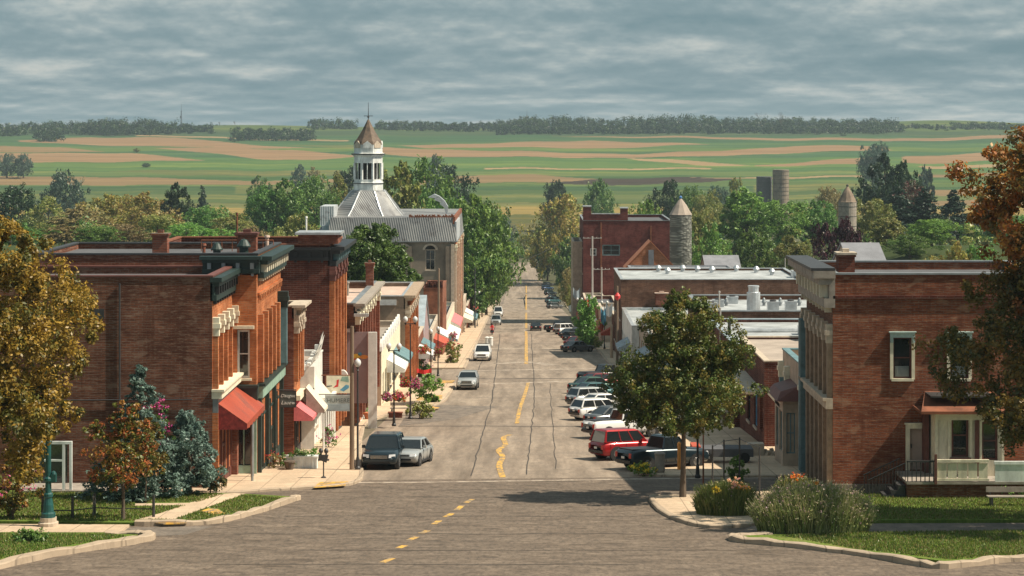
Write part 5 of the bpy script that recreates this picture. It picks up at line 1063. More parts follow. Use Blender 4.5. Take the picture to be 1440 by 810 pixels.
T = [
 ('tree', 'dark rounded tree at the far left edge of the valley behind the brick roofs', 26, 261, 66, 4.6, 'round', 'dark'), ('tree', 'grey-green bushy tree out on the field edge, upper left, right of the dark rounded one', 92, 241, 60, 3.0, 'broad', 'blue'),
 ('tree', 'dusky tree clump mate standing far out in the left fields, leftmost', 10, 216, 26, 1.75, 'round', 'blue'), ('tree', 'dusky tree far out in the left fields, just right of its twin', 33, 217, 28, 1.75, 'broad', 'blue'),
 ('tree', 'small lone bush-like tree in the middle of the left field strips', 205, 229, 14, 1.6, 'broad', 'dark'), ('tree', 'thin wispy tree in the left fields above the lone round bush', 192, 208, 9, 1.4, 'oval', 'olive'),
 ('tree', 'olive tree just right of the dark rounded one at the far left', 68, 277, 70, 4.9, 'broad', 'olive', 1), ('tree', 'tall brownish olive tree behind the long dark brick wall', 112, 290, 86, 5.3, 'oval', 'brown', 1),
 ('tree', 'golden-olive tree at the middle of the left tree belt', 160, 274, 74, 4.8, 'round', 'gold'), ('tree', 'broad golden tree left of the dark pointed one', 203, 271, 84, 5.0, 'broad', 'gold', 1),
 ('tree', 'dark pointed dense tree standing out in the left tree belt', 248, 258, 48, 4.6, 'oval', 'dark', 1), ('tree', 'yellowish tree right behind the far square chimney', 222, 302, 66, 6.0, 'round', 'olive', 2),
 ('tree', 'bright green low tree right of the far square chimney', 262, 313, 58, 6.2, 'broad', 'bright'), ('tree', 'light green tree right of the dark pointed one', 292, 290, 62, 5.2, 'round', 'green', 1),
 ('tree', 'pale olive tree above the roof vents of the green-trimmed shop', 330, 300, 66, 5.6, 'broad', 'olive'), ('tree', 'tall dark green tree left of a twin, left of the steeple hall', 374, 262, 60, 4.9, 'round', 'green', 2),
 ('tree', 'tall dark green tree, the taller twin left of the steeple hall', 404, 252, 62, 4.9, 'oval', 'green'), ('tree', 'green tree directly left of the white steeple', 445, 248, 62, 4.7, 'round', 'green', 1),
 ('tree', 'green-gold tree right behind the left side of the steeple', 476, 244, 52, 4.6, 'broad', 'olive', 1), ('tree', 'pale olive bushy tree behind the tall dark brick building', 416, 300, 76, 6.5, 'broad', 'olive', 2),
 ('tree', 'low olive-brown tree above the round green roof vent', 356, 318, 70, 7.0, 'broad', 'brown'), ('tree', 'low green tree at the far left behind the autumn crown', 14, 318, 76, 6.8, 'broad', 'green'), ('tree', 'green tree above the left end of the long dark brick roof', 62, 322, 66, 6.5, 'round', 'green', 2),
 ('tree', 'brown-grey thinning tree above the long dark brick roof', 92, 316, 60, 6.9, 'oval', 'brown', 2), ('tree', 'reddish-brown sparse tree left of the far square chimney', 180, 316, 56, 6.8, 'round', 'brown'), ('tree', 'low dark green tree peeping between golden trees on the left', 140, 318, 58, 7.0, 'round', 'green', 1),
 ('tree', 'low lime green tree over the roof of the green-trimmed shop', 300, 322, 70, 7.2, 'broad', 'bright', 1), ('tree', 'low pale olive tree behind the small roof antenna', 386, 322, 60, 7.0, 'round', 'olive'),
 ('tree', 'small dark field tree left of the dark pointed one', 285, 263, 22, 3.1, 'cone', 'dark'), ('tree', 'small tree at the field edge above the twin dark trees', 366, 248, 17, 2.6, 'oval', 'green'), ('tree', 'tiny pale tree on the field left of the steeple', 421, 231, 12, 2.0, 'oval', 'blue'), ('tree', 'tiny thin tree on the field, nearest the steeple on its left', 441, 235, 11, 2.0, 'oval', 'brown'),
 ('tree', 'small dark tree peeping out immediately left of the steeple', 491, 236, 22, 3.0, 'round', 'dark', 1),
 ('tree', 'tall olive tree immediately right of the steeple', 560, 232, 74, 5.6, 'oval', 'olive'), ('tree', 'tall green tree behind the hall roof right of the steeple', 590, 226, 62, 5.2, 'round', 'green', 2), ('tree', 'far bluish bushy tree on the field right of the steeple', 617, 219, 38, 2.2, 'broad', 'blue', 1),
 ('tree', 'big dark round tree on the field right of the steeple', 639, 234, 66, 3.6, 'broad', 'dark'), ('tree', 'leafy tree just behind the right end of the hall roof', 622, 268, 66, 6.2, 'round', 'green'),
 ('tree', 'bright yellow-green tree right of the hall roof', 664, 277, 72, 6.4, 'oval', 'bright', 2), ('tree', 'tall green street tree right of the hall, upper of the pair', 680, 282, 70, 6.0, 'round', 'green', 1), ('tree', 'large dense street tree overhanging the left pavement beside the parked pickup', 684, 326, 72, 6.3, 'broad', 'green'),
 ('tree', 'green street tree hard against the hall facade', 664, 312, 52, 7.6, 'oval', 'green', 2),
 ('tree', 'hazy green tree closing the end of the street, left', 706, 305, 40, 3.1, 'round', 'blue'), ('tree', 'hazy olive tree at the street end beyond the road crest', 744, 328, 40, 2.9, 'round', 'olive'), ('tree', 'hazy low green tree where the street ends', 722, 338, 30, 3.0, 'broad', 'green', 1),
 ('tree', 'large yellow-green tree on the right where the street ends', 786, 275, 96, 3.8, 'broad', 'gold', 2), ('tree', 'dark green tree under the yellow-green one at the street end', 770, 320, 46, 3.7, 'round', 'dark', 2), ('tree', 'dark tree behind the right utility pole', 804, 330, 44, 4.3, 'oval', 'green'),
 ('tree', 'small dark round field tree above the yellow-green street-end tree', 781, 254, 30, 2.6, 'round', 'dark', 1), ('tree', 'medium dark field tree left of the warehouse top', 843, 253, 40, 3.0, 'broad', 'green', 1),
 ('tree', 'low scrubby tree beside the far parked cars on the right', 800, 376, 26, 5.2, 'broad', 'brown'), ('tree', 'small shrub-like tree next to the far cars on the right kerb', 806, 390, 24, 6.0, 'broad', 'olive', 1),
 ('tree', 'bright green tree between the warehouse and the stone silo', 908, 283, 60, 5.2, 'broad', 'bright'), ('tree', 'dark field tree behind the stone silo', 938, 255, 54, 3.7, 'broad', 'dark', 1), ('tree', 'dark tree right of and behind the stone silo tip', 972, 262, 44, 3.8, 'round', 'green'),
 ('tree', 'olive tree right of the stone silo', 996, 268, 46, 4.2, 'round', 'olive'), ('tree', 'dull olive tree on the field before the two concrete silos', 1034, 251, 56, 3.2, 'broad', 'olive', 1), ('tree', 'far pale hedge tree left of the two concrete silos', 1010, 262, 24, 3.0, 'round', 'blue', 1),
 ('tree', 'tall bright green tree below the two concrete silos', 1050, 266, 78, 5.4, 'oval', 'bright', 1), ('tree', 'low green tree right of the stone silo base', 1002, 316, 60, 6.6, 'broad', 'bright', 2), ('tree', 'olive undergrowth tree right beside the stone silo', 984, 296, 44, 5.8, 'round', 'olive', 2),
 ('tree', 'green tree directly right of the concrete silos', 1100, 282, 74, 5.5, 'round', 'bright'), ('tree', 'green tree in front of the two bright ones, centre right', 1062, 320, 76, 7.0, 'broad', 'green'), ('tree', 'green tree left of the banded silo', 1150, 282, 66, 5.4, 'broad', 'green', 2), ('tree', 'low olive tree left of the purple tree', 1112, 332, 60, 7.2, 'broad', 'olive'),
 ('tree', 'dark brownish tree just above left of the banded silo', 1166, 263, 40, 3.8, 'round', 'brown'), ('tree', 'deep purple-leaved tree behind the cornice of the large brick building', 1176, 311, 78, 9.5, 'broad', 'purple'),
 ('tree', 'lone dark round tree high on the right fields', 1227, 201, 40, 2.0, 'round', 'blue', 2), ('tree', 'tall black-green conifer-like tree in the right belt, topmost', 1244, 217, 62, 4.4, 'oval', 'dark'), ('tree', 'black-green tree just right of the topmost dark one', 1268, 228, 56, 4.4, 'broad', 'dark', 2),
 ('tree', 'dark red-tinged tree among the dark conifers on the right', 1282, 256, 60, 4.7, 'broad', 'redgreen'), ('tree', 'slender far poplar on the fields right of the dark belt', 1298, 233, 12, 2.4, 'col', 'blue'), ('tree', 'second slender far poplar, right of the first', 1307, 236, 11, 2.4, 'col', 'dark'),
 ('spruce', 'broad dark spruce in the right belt under the red-tinged tree', 1262, 262, 66, 5.4, 'cone', 'spruce'), ('spruce', 'dark spruce right of the broad one, in the right belt', 1302, 266, 60, 5.4, 'cone', 'spruce', 1), ('spruce', 'pointed dark spruce standing rightmost in the belt', 1341, 268, 50, 5.2, 'cone', 'spruce', 2),
 ('tree', 'pale olive tree right of the banded silo', 1228, 280, 58, 6.0, 'round', 'olive', 1), ('tree', 'hazy olive tree in front of the dark conifers on the right', 1246, 306, 54, 7.0, 'oval', 'olive', 2), ('tree', 'bright green tree in the middle of the right roofline', 1310, 308, 60, 7.2, 'round', 'bright', 2),
 ('tree', 'green-yellow bush tree above the flat brick roof on the right', 1340, 344, 50, 9.0, 'broad', 'gold'), ('tree', 'green tree beside the orange autumn crown on the right', 1376, 346, 62, 9.0, 'broad', 'bright', 1), ('tree', 'dark green tree filling behind the right roof', 1280, 330, 64, 7.5, 'broad', 'green', 1), ('tree', 'dark tree hidden low behind the orange autumn crown', 1420, 300, 70, 6.0, 'round', 'green'),
 ('tree', 'far dark trees above the orange autumn crown, rightmost', 1395, 262, 50, 3.6, 'broad', 'dark'), ('tree', 'low dark tree behind the violet roofed house', 1205, 330, 60, 8.0, 'round', 'green', 2),
 ('tree', 'leafy green tree among the lamp posts on the right pavement', 828, 416, 26, 10.5, 'oval', 'bright', 1),
]
for a in T:
    nm, lab, px, yt, w, s_, kd, pal = a[:8]; tree(nm, lab, px, yt, w, s_, kd, pal, a[8] if len(a) > 8 else 0, 'trees in the valley behind the town' if s_ < 10 else None)
# fill behind the named belts: undergrowth nobody could count
def scrub(name, label, spots, size, pal, seed, h=(3, 6), per=45):
    rg = np.random.RandomState(seed); C = []; Rr = []
    for px, py0, s_, hh in spots:
        Y = F/s_; 
        for k in range(per//9): x_ = (px-CX)/s_+rg.randn()*hh*.5; C.append((x_, Y+rg.randn()*3, gz2(x_, Y)+rg.rand()*hh)); Rr.append(hh*.3*(.6+.8*rg.rand()))
    me = leaves(name, np.array(C), np.array(Rr), len(C)*90, size, PALS[pal] if isinstance(pal, str) else pal, seed); o = bpy.data.objects.new(name, me); COL.objects.link(o); struct(o, 'stuff'); o['label'] = label; o['category'] = 'trees'
rg = np.random.RandomState(11)
K_ = 1
scrub('undergrowth', 'low mixed scrub and undergrowth between the trees of the left belt', [(x, 0, 4.0+rg.rand()*2.2, 3+rg.rand()*3) for x in range(-330, 480, 13)], .45, PALS['olive']+PALS['green'], 21)
scrub('undergrowth', 'low mixed scrub and undergrowth between the trees of the right belt', [(x, 0, 3.9+rg.rand()*2.2, 3+rg.rand()*3) for x in range(850, 1750, 13)], .45, PALS['green']+PALS['olive'], 22)
scrub('hedge', 'hedgerow scrub closing the far end of the street', [(x, 0, 3.05+rg.rand()*.12, 4+rg.rand()*3) for x in range(600, 860, 8)], .45, PALS['green']+PALS['olive'], 23)
def treeline(label, segs, seed, pal, size=.95):
    rg = np.random.RandomState(seed); C = []; Rr = []
    for x0, x1, yt, ys, s0 in segs:                     # px range, tops, spacing in px, scale
        x = x0
        while x < x1:
            s_ = s0*(1+rg.randn()*.012); Y = F/s_; X_ = (x-CX)/s_; yb = HY-(gz(Y))*s_; H = (yb-yt)/s_*(.78+.42*rg.rand())
            if H > 2:
                R_ = H*.42
                for k in range(10): t = rg.rand(); C.append((X_+rg.randn()*R_*.55*(1.15-t*.6), Y+rg.randn()*4, gz(Y)+H*(.02+.85*t))); Rr.append(R_*.55*(.6+.6*rg.rand()))
            x += ys*(.25+.5*rg.rand())
    me = leaves('treeline', np.array(C), np.array(Rr), len(C)*30, size, PALS[pal] if isinstance(pal, str) else pal, seed); o = bpy.data.objects.new('treeline', me); COL.objects.link(o); struct(o, 'stuff'); o['label'] = label; o['category'] = 'woods'
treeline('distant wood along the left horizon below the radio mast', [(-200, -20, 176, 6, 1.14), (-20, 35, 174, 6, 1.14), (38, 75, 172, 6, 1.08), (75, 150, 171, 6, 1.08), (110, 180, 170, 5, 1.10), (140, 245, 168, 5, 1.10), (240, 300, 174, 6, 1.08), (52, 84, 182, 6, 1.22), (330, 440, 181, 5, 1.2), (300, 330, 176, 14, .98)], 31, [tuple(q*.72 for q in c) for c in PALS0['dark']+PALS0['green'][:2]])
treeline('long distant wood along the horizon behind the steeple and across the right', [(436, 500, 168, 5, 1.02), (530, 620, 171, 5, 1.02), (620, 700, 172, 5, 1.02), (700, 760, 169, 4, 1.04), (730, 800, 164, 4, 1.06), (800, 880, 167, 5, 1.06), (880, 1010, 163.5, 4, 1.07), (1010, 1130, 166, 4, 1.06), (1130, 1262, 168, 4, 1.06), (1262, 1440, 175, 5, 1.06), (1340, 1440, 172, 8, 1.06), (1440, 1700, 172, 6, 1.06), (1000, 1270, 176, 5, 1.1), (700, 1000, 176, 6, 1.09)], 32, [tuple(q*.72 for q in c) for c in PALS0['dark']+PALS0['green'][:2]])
def bare_tree(px, s_, yt, seed, label):
    rr = random.Random(seed); Y = F/s_; b = MB(); H = ZZ(yt, s_)-gz(Y); o = Vector(((px-CX)/s_, Y, gz(Y)))
    def br(p, d, L, r, k):
        q = p+d*L; b.tube(p, q, r, r*.6, 5)
        if k:
            for i in range(3): br(q, (d+Vector((rr.uniform(-.7, .7), rr.uniform(-.7, .7), rr.uniform(0, .4)))).normalized(), L*.62, r*.55, k-1)
    br(o, Vector((0, 0, 1)), H*.45, .35, 4); t = b.build('bare_tree', 'bark'); tag(t, label, 'tree')
bare_tree(1070, 1.07, 158, 1, 'bare leafless treetop poking above the right horizon wood, left one'); bare_tree(1098, 1.07, 159, 2, 'bare leafless treetop poking above the right horizon wood, right one')
bare_tree(309, 1.0, 172, 3, 'small bare hedgerow tree on the left horizon, left of two'); bare_tree(331, 1.0, 171, 4, 'small bare hedgerow tree on the left horizon, right of two')
# near trees
def near_tree(name, label, X_, Y_, kind, R_, z0, H, nc, nl, size, pal, seed, r0=.16, cr_=.2, trunkH=None, limbs=9, lean=(0, 0), cat='tree', **kw):
    zg = gz(Y_)+.1; o = thing(name, label, cat, (X_, Y_, zg)); me = crown('crown', kind, R_, z0, H-z0, nc, nl, size, pal, seed, cr_, lean, **kw); c = bpy.data.objects.new('crown', me); COL.objects.link(c); c.parent = o
    t = trunk_mb(H if trunkH is None else trunkH, r0, z0, R_, seed, limbs, lean).build('trunk', 'bark', o, local=True); return o
x, y = gp(970, 703)
near_tree('street_tree', 'full dark green street tree with a pointed top on the paved corner island', x-.35, y, 'top', 3.6, 3.2, 10.1, 230, 88000, .068, [(.085, .125, .022), (.115, .15, .028), (.06, .095, .02), (.16, .165, .035), (.21, .17, .035)], 5, .15, .2, limbs=14)
near_tree('tree', 'dense round dark green tree in front of the hall with the steeple', XX(524, 12.6), F/12.6, 'broad', 4.4, 5.0, 16.3, 110, 42000, .16, [(.075, .15, .03), (.11, .19, .038), (.055, .115, .026)], 43, .2, .3)
x, y = gp(6, 758)
near_tree('autumn_tree', 'large golden autumn tree filling the left edge above the lawn', x-1.2, y, 'round', 4.4, 2.4, 13.1, 200, 100000, .085, [(.31, .19, .028), (.25, .165, .025), (.4, .25, .04), (.17, .135, .022), (.10, .10, .02)], 6, .2, .19, limbs=12)
x, y = gp(1440, 742)
near_tree('autumn_tree', 'tall dark autumn tree with an orange upper crown at the right edge before the porch', x+2.5, y, 'broad', 5.3, 3.3, 13.0, 230, 90000, .09, [(.10, .085, .018), (.15, .095, .018), (.07, .07, .016), (.2, .11, .02)], 7, .26, .17, limbs=14)
o = bpy.data.objects['autumn_tree.001']
me = crown('upper_crown', 'round', 4.7, 9.0, 8.8, 170, 60000, .10, PALS['rust'], 9, .19, (-.5, 0)); c = bpy.data.objects.new('upper_crown', me); COL.objects.link(c); c.parent = o; c['label'] = 'bright orange upper crown'
x, y = gp(170, 736)
near_tree('young_tree', 'small young tree with red and olive leaves in front of the blue spruces', x+.1, y, 'top', 1.75, 1.5, 5.4, 60, 11000, .07, [(.27, .11, .025), (.2, .13, .025), (.12, .12, .02), (.34, .08, .03), (.09, .1, .02)], 12, .09, .24, limbs=9)
x, y = gp(205, 712)
near_tree('young_tree', 'slim young tree behind the red-tinged one, its reddish leaves against the spruces', x, y, 'top', 1.2, 1.4, 4.3, 36, 5000, .065, [(.24, .12, .03), (.16, .13, .025), (.1, .11, .02)], 13, .06, .26, limbs=7)
x, y = gp(196, 706)
near_tree('blue_spruce', 'tall blue-green spruce against the dark brick wall', x, y, 'cone', 2.1, .5, 6.6, 240, 26000, .075, PALS['bluespruce'], 15, .16, .24, sub=True)
x, y = gp(270, 699)
near_tree('blue_spruce', 'shorter spreading blue spruce beside the red awning shop', x-.2, y, 'top', 1.75, .5, 4.2, 110, 20000, .07, PALS['bluespruce'], 17, .2, .24)
def bush(name, label, px, py, R_, H, pal, size=.07, n=2500, seed=1, fl=None, nf=0, cat='shrub', z=0, s_=None, z0=.05, group=None):
    if s_: Y_ = F/s_; X_ = (px-CX)/s_; zb = ZZ(py, s_)
    else: X_, Y_ = gp(px, py); zb = gz(Y_)+.14+z
    o = thing(name, label, cat, (X_, Y_, zb), group); me = crown('foliage', 'broad', R_, z0, H, 22, n, size, PALS[pal] if isinstance(pal, str) else pal, seed, .34); c = bpy.data.objects.new('foliage', me); COL.objects.link(c); c.parent = o
    if fl:
        me = crown('blossom', 'broad', R_*1.08, z0+H*.15, H*.98, 26, nf, size*.8, fl, seed+3, .18, palw=.5, up=1.0); c = bpy.data.objects.new('blossom', me); COL.objects.link(c); c.parent = o
    b = MB(); b.tube((0, 0, -.1), (0, 0, H*.5), .04, .02, 6); b.tube((0, 0, .1), (R_*.4, 0, H*.6), .025, .01, 5); b.tube((0, 0, .1), (-R_*.4, .1, H*.6), .025, .01, 5); b.build('stem', 'bark', o, local=True)
    return o
FL_R = [(.6, .03, .05), (.7, .06, .15), (.65, .15, .04)]; FL_P = [(.7, .06, .28), (.6, .1, .35), (.75, .2, .35)]; FL_Y = [(.8, .5, .03), (.75, .6, .08)]
bush('shrub', 'dark bronze-green shrub at the foot of the shorter blue spruce', 296, 697, .75, 1.7, [(.14, .11, .03), (.08, .09, .025), (.05, .07, .02)], seed=3)
bush('creeper', 'golden-leaved bush with pink flowers at the left edge behind the lamp', 18, 735, 1.1, 3.0, [(.25, .2, .03), (.13, .15, .03), (.3, .15, .03)], seed=5, fl=FL_P, nf=260, n=5000)
bush('ground_plant', 'low leafy ground plant on the near left lawn', 40, 768, .75, .35, 'green', seed=7, n=1200, cat='plant')
bush('flower_bed', 'low clump of yellow flowers at the right kerb beside the parked pickup', 905, 669, .75, .4, 'bright', seed=8, n=900, fl=FL_Y, nf=500, cat='flowers')
bush('shrub', 'large green shrub on the left pavement by the hanging baskets', 603, 568, 1.05, 2.4, 'bright', seed=9, n=3000, size=.1); bush('shrub', 'low yellow-green shrub at the kerb in front of the large green one', 590, 589, .95, 1.0, 'olive', seed=10, n=2200, size=.08)
bush('shrub', 'flowering green shrub on the far left pavement near the parked white car', 636, 512, 1.1, 2.6, 'olive', seed=11, n=2400, size=.11, fl=FL_R, nf=160); bush('shrub', 'green shrub against the slate gabled house', 592, 530, 1.3, 2.8, 'green', seed=12, n=2200, size=.11, fl=FL_P, nf=200)
bush('shrub', 'yellowish shrub at the right kerb behind the far parked cars', 835, 490, 1.3, 1.3, 'olive', seed=13, n=2000, size=.1); bush('shrub', 'small green shrub near the far left lamp post', 655, 452, 1.2, 2.2, 'green', seed=14, n=1500, size=.14)
bush('potted_plant', 'round green potted plant by the cream awning', 407, 662, .42, .85, 'bright', seed=15, n=900, size=.05, cat='plant'); bush('potted_plant', 'round green plant at the green shop door, left of the white planter', 398, 660, .35, .8, 'green', seed=16, n=700, size=.05, cat='plant')
bush('potted_plant', 'leafy plant right of the white planter box', 441, 655, .4, .85, 'bright', seed=17, n=800, size=.05, cat='plant'); bush('flowering_plant', 'pink flowering plant on the pavement before the white shop', 462, 632, .55, 1.2, 'green', seed=18, n=1000, fl=FL_P, nf=500, size=.05, cat='plant')
bush('flowering_plant', 'orange and pink flowers beside the door of the green shop', 385, 662, .4, .9, 'brown', seed=19, n=700, fl=FL_R, nf=250, size=.05, cat='plant'); bush('potted_plant', 'tall yellow-green plant in a terracotta pot by the lamp pole', 517, 590, .5, 1.5, 'bright', seed=20, n=1000, size=.06, cat='plant')
bush('shrub', 'leafy shrub on the plaza behind the flower bed', 1038, 678, .6, 1.2, 'bright', seed=21, n=1500); bush('shrub', 'small potted shrub on the porch edge by the bench', 1392, 690, .5, 1.0, 'green', seed=22, n=1200); bush('shrub', 'light green bush at the right edge behind the bench', 1432, 703, 1.1, 1.0, 'bright', seed=23, n=2600, size=.06)
bush('flowering_shrub', 'pink flowering bush between the young red tree and the blue spruces', 218, 700, .9, 3.2, 'green', seed=24, n=2600, fl=FL_P, nf=900, size=.07, z0=1.6)
def grassy(name, label, px, py, Rx, Ry, H, n, seed, cols, fl, nf, cat='plant'):
    X_, Y_ = gp(px, py); rg = np.random.RandomState(seed); o = thing(name, label, cat, (X_, Y_, gz(Y_)+.1)); b = []; c = []
    th = rg.rand(n)*6.283; r = np.sqrt(rg.rand(n)); bx = Rx*r*np.cos(th); by = Ry*r*np.sin(th); prof = np.sqrt(np.clip(1-.75*r*r, 0, 1))
    h = H*(.45+.6*rg.rand(n))*prof; lx = (bx/Rx*.5+rg.randn(n)*.25)*h*.55; ly = rg.randn(n)*.2*h; w = .012+.014*rg.rand(n); a = rg.rand(n)*3.14; wx, wy = w*np.cos(a), w*np.sin(a)
    V = np.zeros((n, 6, 3)); mz = h*.6
    V[:, 0] = np.stack([bx-wx, by-wy, 0*h], 1); V[:, 1] = np.stack([bx+wx, by+wy, 0*h], 1); V[:, 2] = np.stack([bx+lx*.4+wx, by+ly*.4+wy, mz], 1); V[:, 3] = np.stack([bx+lx+wx*.3, by+ly, h], 1); V[:, 4] = np.stack([bx+lx-wx*.3, by+ly, h], 1); V[:, 5] = np.stack([bx+lx*.4-wx, by+ly*.4-wy, mz], 1)
    F_ = (np.arange(n)[:, None, None]*6+np.array([[0, 1, 2, 5], [5, 2, 3, 4]])).reshape(-1, 4); me = bpy.data.meshes.new('stems'); me.from_pydata(V.reshape(-1, 3).tolist(), [], F_.tolist()); ca = me.color_attributes.new('Col', 'FLOAT_COLOR', 'POINT'); cc = np.ones((n, 6, 4), 'f'); pal = np.array(cols); cc[:, :, :3] = (pal[rg.randint(0, len(pal), n)]*(.7+.6*rg.rand(n, 1)))[:, None]; ca.data.foreach_set('color', cc.ravel()); me.materials.append(MT['leaf'])
    q = bpy.data.objects.new('stems', me); COL.objects.link(q); q.parent = o
    tips = V[:, 3]; k = rg.choice(n, int(n*.4)); C = tips[k]-np.array([0, 0, 1])*(rg.rand(len(k), 1)*h[k][:, None]*.55); me = leaves('leaves', C, np.full(len(k), .06), len(k)*2, .035, cols, seed+1); q = bpy.data.objects.new('leaves', me); COL.objects.link(q); q.parent = o
    for i, (fc, cx_, cz_, rad, nn) in enumerate(fl):
        C = np.stack([cx_*Rx+rg.randn(30)*rad, rg.randn(30)*rad-.2, cz_*H+rg.randn(30)*rad*.5], 1); me = leaves('blossom', C, np.full(30, .06), nn, .045, fc, seed+5+i, up=1); q = bpy.data.objects.new('blossom', me); COL.objects.link(q); q.parent = o
    if nf:
        k = rg.choice(n, nf); me = leaves('seed_heads', tips[k], np.full(nf, .05), nf*5, .03, [(.5, .42, .26), (.55, .45, .35), (.42, .35, .22), (.45, .28, .3)], seed+9, up=1); q = bpy.data.objects.new('seed_heads', me); q['kind'] = 'stuff'; COL.objects.link(q); q.parent = o
    return o
grassy('flower_bed', 'clump of tall green perennials with yellow and pink flowers on the corner island', 1022, 727, 1.35, .9, 1.6, 5200, 3, [(.15, .22, .04), (.10, .16, .03), (.2, .25, .06), (.28, .28, .08)], [(FL_Y, -.35, .72, .16, 420), ([(.85, .5, .3), (.8, .4, .35)], .25, .95, .2, 420), ([(.8, .35, .05)], .55, .8, .1, 120)], 120, 'flowers')
grassy('ornamental_grass', 'large feathery clump of dry ornamental grass on the near right corner', 1143, 752, 2.35, 1.15, 2.15, 12000, 4, [(.3, .34, .12), (.2, .26, .08), (.45, .42, .2), (.16, .2, .06), (.38, .38, .18)], [([(.65, .45, .5), (.6, .5, .45)], -.8, .5, .2, 200), ([(.8, .3, .05)], .05, 1.0, .06, 60)], 2600)
grassy('wild_flowers', 'thin patch of orange wild flowers behind the ornamental grass', 1118, 700, .9, .5, 1.1, 900, 6, [(.16, .2, .05), (.2, .18, .06)], [([(.8, .3, .04), (.7, .1, .03)], 0, .9, .18, 200)], 60, 'flowers')
# grass blades on the lawns
def blades(name, poly, n, seed, h=.09):
    P = [gp(*p) for p in poly]; xs = [p[0] for p in P]; ys = [p[1] for p in P]; rg = np.random.RandomState(seed); x = rg.uniform(min(xs), max(xs), n*2); y = rg.uniform(min(ys), max(ys), n*2); k = in_poly(x, y, P)
    for q in ([(195, 736), (245, 736), (348, 698), (325, 697), (225, 727)], [(188, 717), (282, 716), (276, 711), (189, 712)], [(282, 725), (294, 719), (308, 720), (318, 728)]): k &= ~in_poly(x, y, [gp(*p) for p in q])
    x, y = x[k][:n], y[k][:n]; n = len(x)
    z = -(11.56+.07*y)+.155; a = rg.rand(n)*6.28; hh = h*(.5+rg.rand(n)); w = .03; V = np.zeros((n, 3, 3)); V[:, 0] = np.stack([x-w*np.cos(a), y-w*np.sin(a), z], 1); V[:, 1] = np.stack([x+w*np.cos(a), y+w*np.sin(a), z], 1); V[:, 2] = np.stack([x+rg.randn(n)*.03, y+rg.randn(n)*.03, z+hh], 1)
    me = bpy.data.meshes.new(name); me.vertices.add(n*3); me.vertices.foreach_set('co', V.ravel().astype('f')); me.loops.add(n*3); me.loops.foreach_set('vertex_index', np.arange(n*3, dtype='i')); me.polygons.add(n); me.polygons.foreach_set('loop_start', np.arange(0, n*3, 3, dtype='i')); me.update(calc_edges=True)
    ca = me.color_attributes.new('Col', 'FLOAT_COLOR', 'POINT'); cc = np.ones((n, 3, 4), 'f'); pal = np.array([(.14, .215, .035), (.18, .25, .045), (.10, .165, .03), (.3, .25, .1)]); cc[:, :, :3] = pal[rg.randint(0, 4, n)][:, None]; ca.data.foreach_set('color', cc.ravel()); me.materials.append(MT['leaf'])
    o = bpy.data.objects.new(name, me); COL.objects.link(o); struct(o, 'stuff'); o['label'] = 'short green lawn grass'; o['category'] = 'grass'
blades('grass_blades', [(1200, 736), (1195, 700), (1460, 699), (1460, 735)], 16000, 1); blades('grass_blades', [(1100, 759), (1170, 755), (1460, 751), (1460, 784), (1335, 793), (1200, 777)], 16000, 2)
blades('grass_blades', [(-20, 736), (190, 738), (290, 736), (350, 723), (410, 706), (330, 700), (130, 697), (-20, 697)], 20000, 3); blades('grass_blades', [(-20, 756), (150, 757), (180, 760), (100, 772), (0, 792), (-20, 798)], 9000, 4)

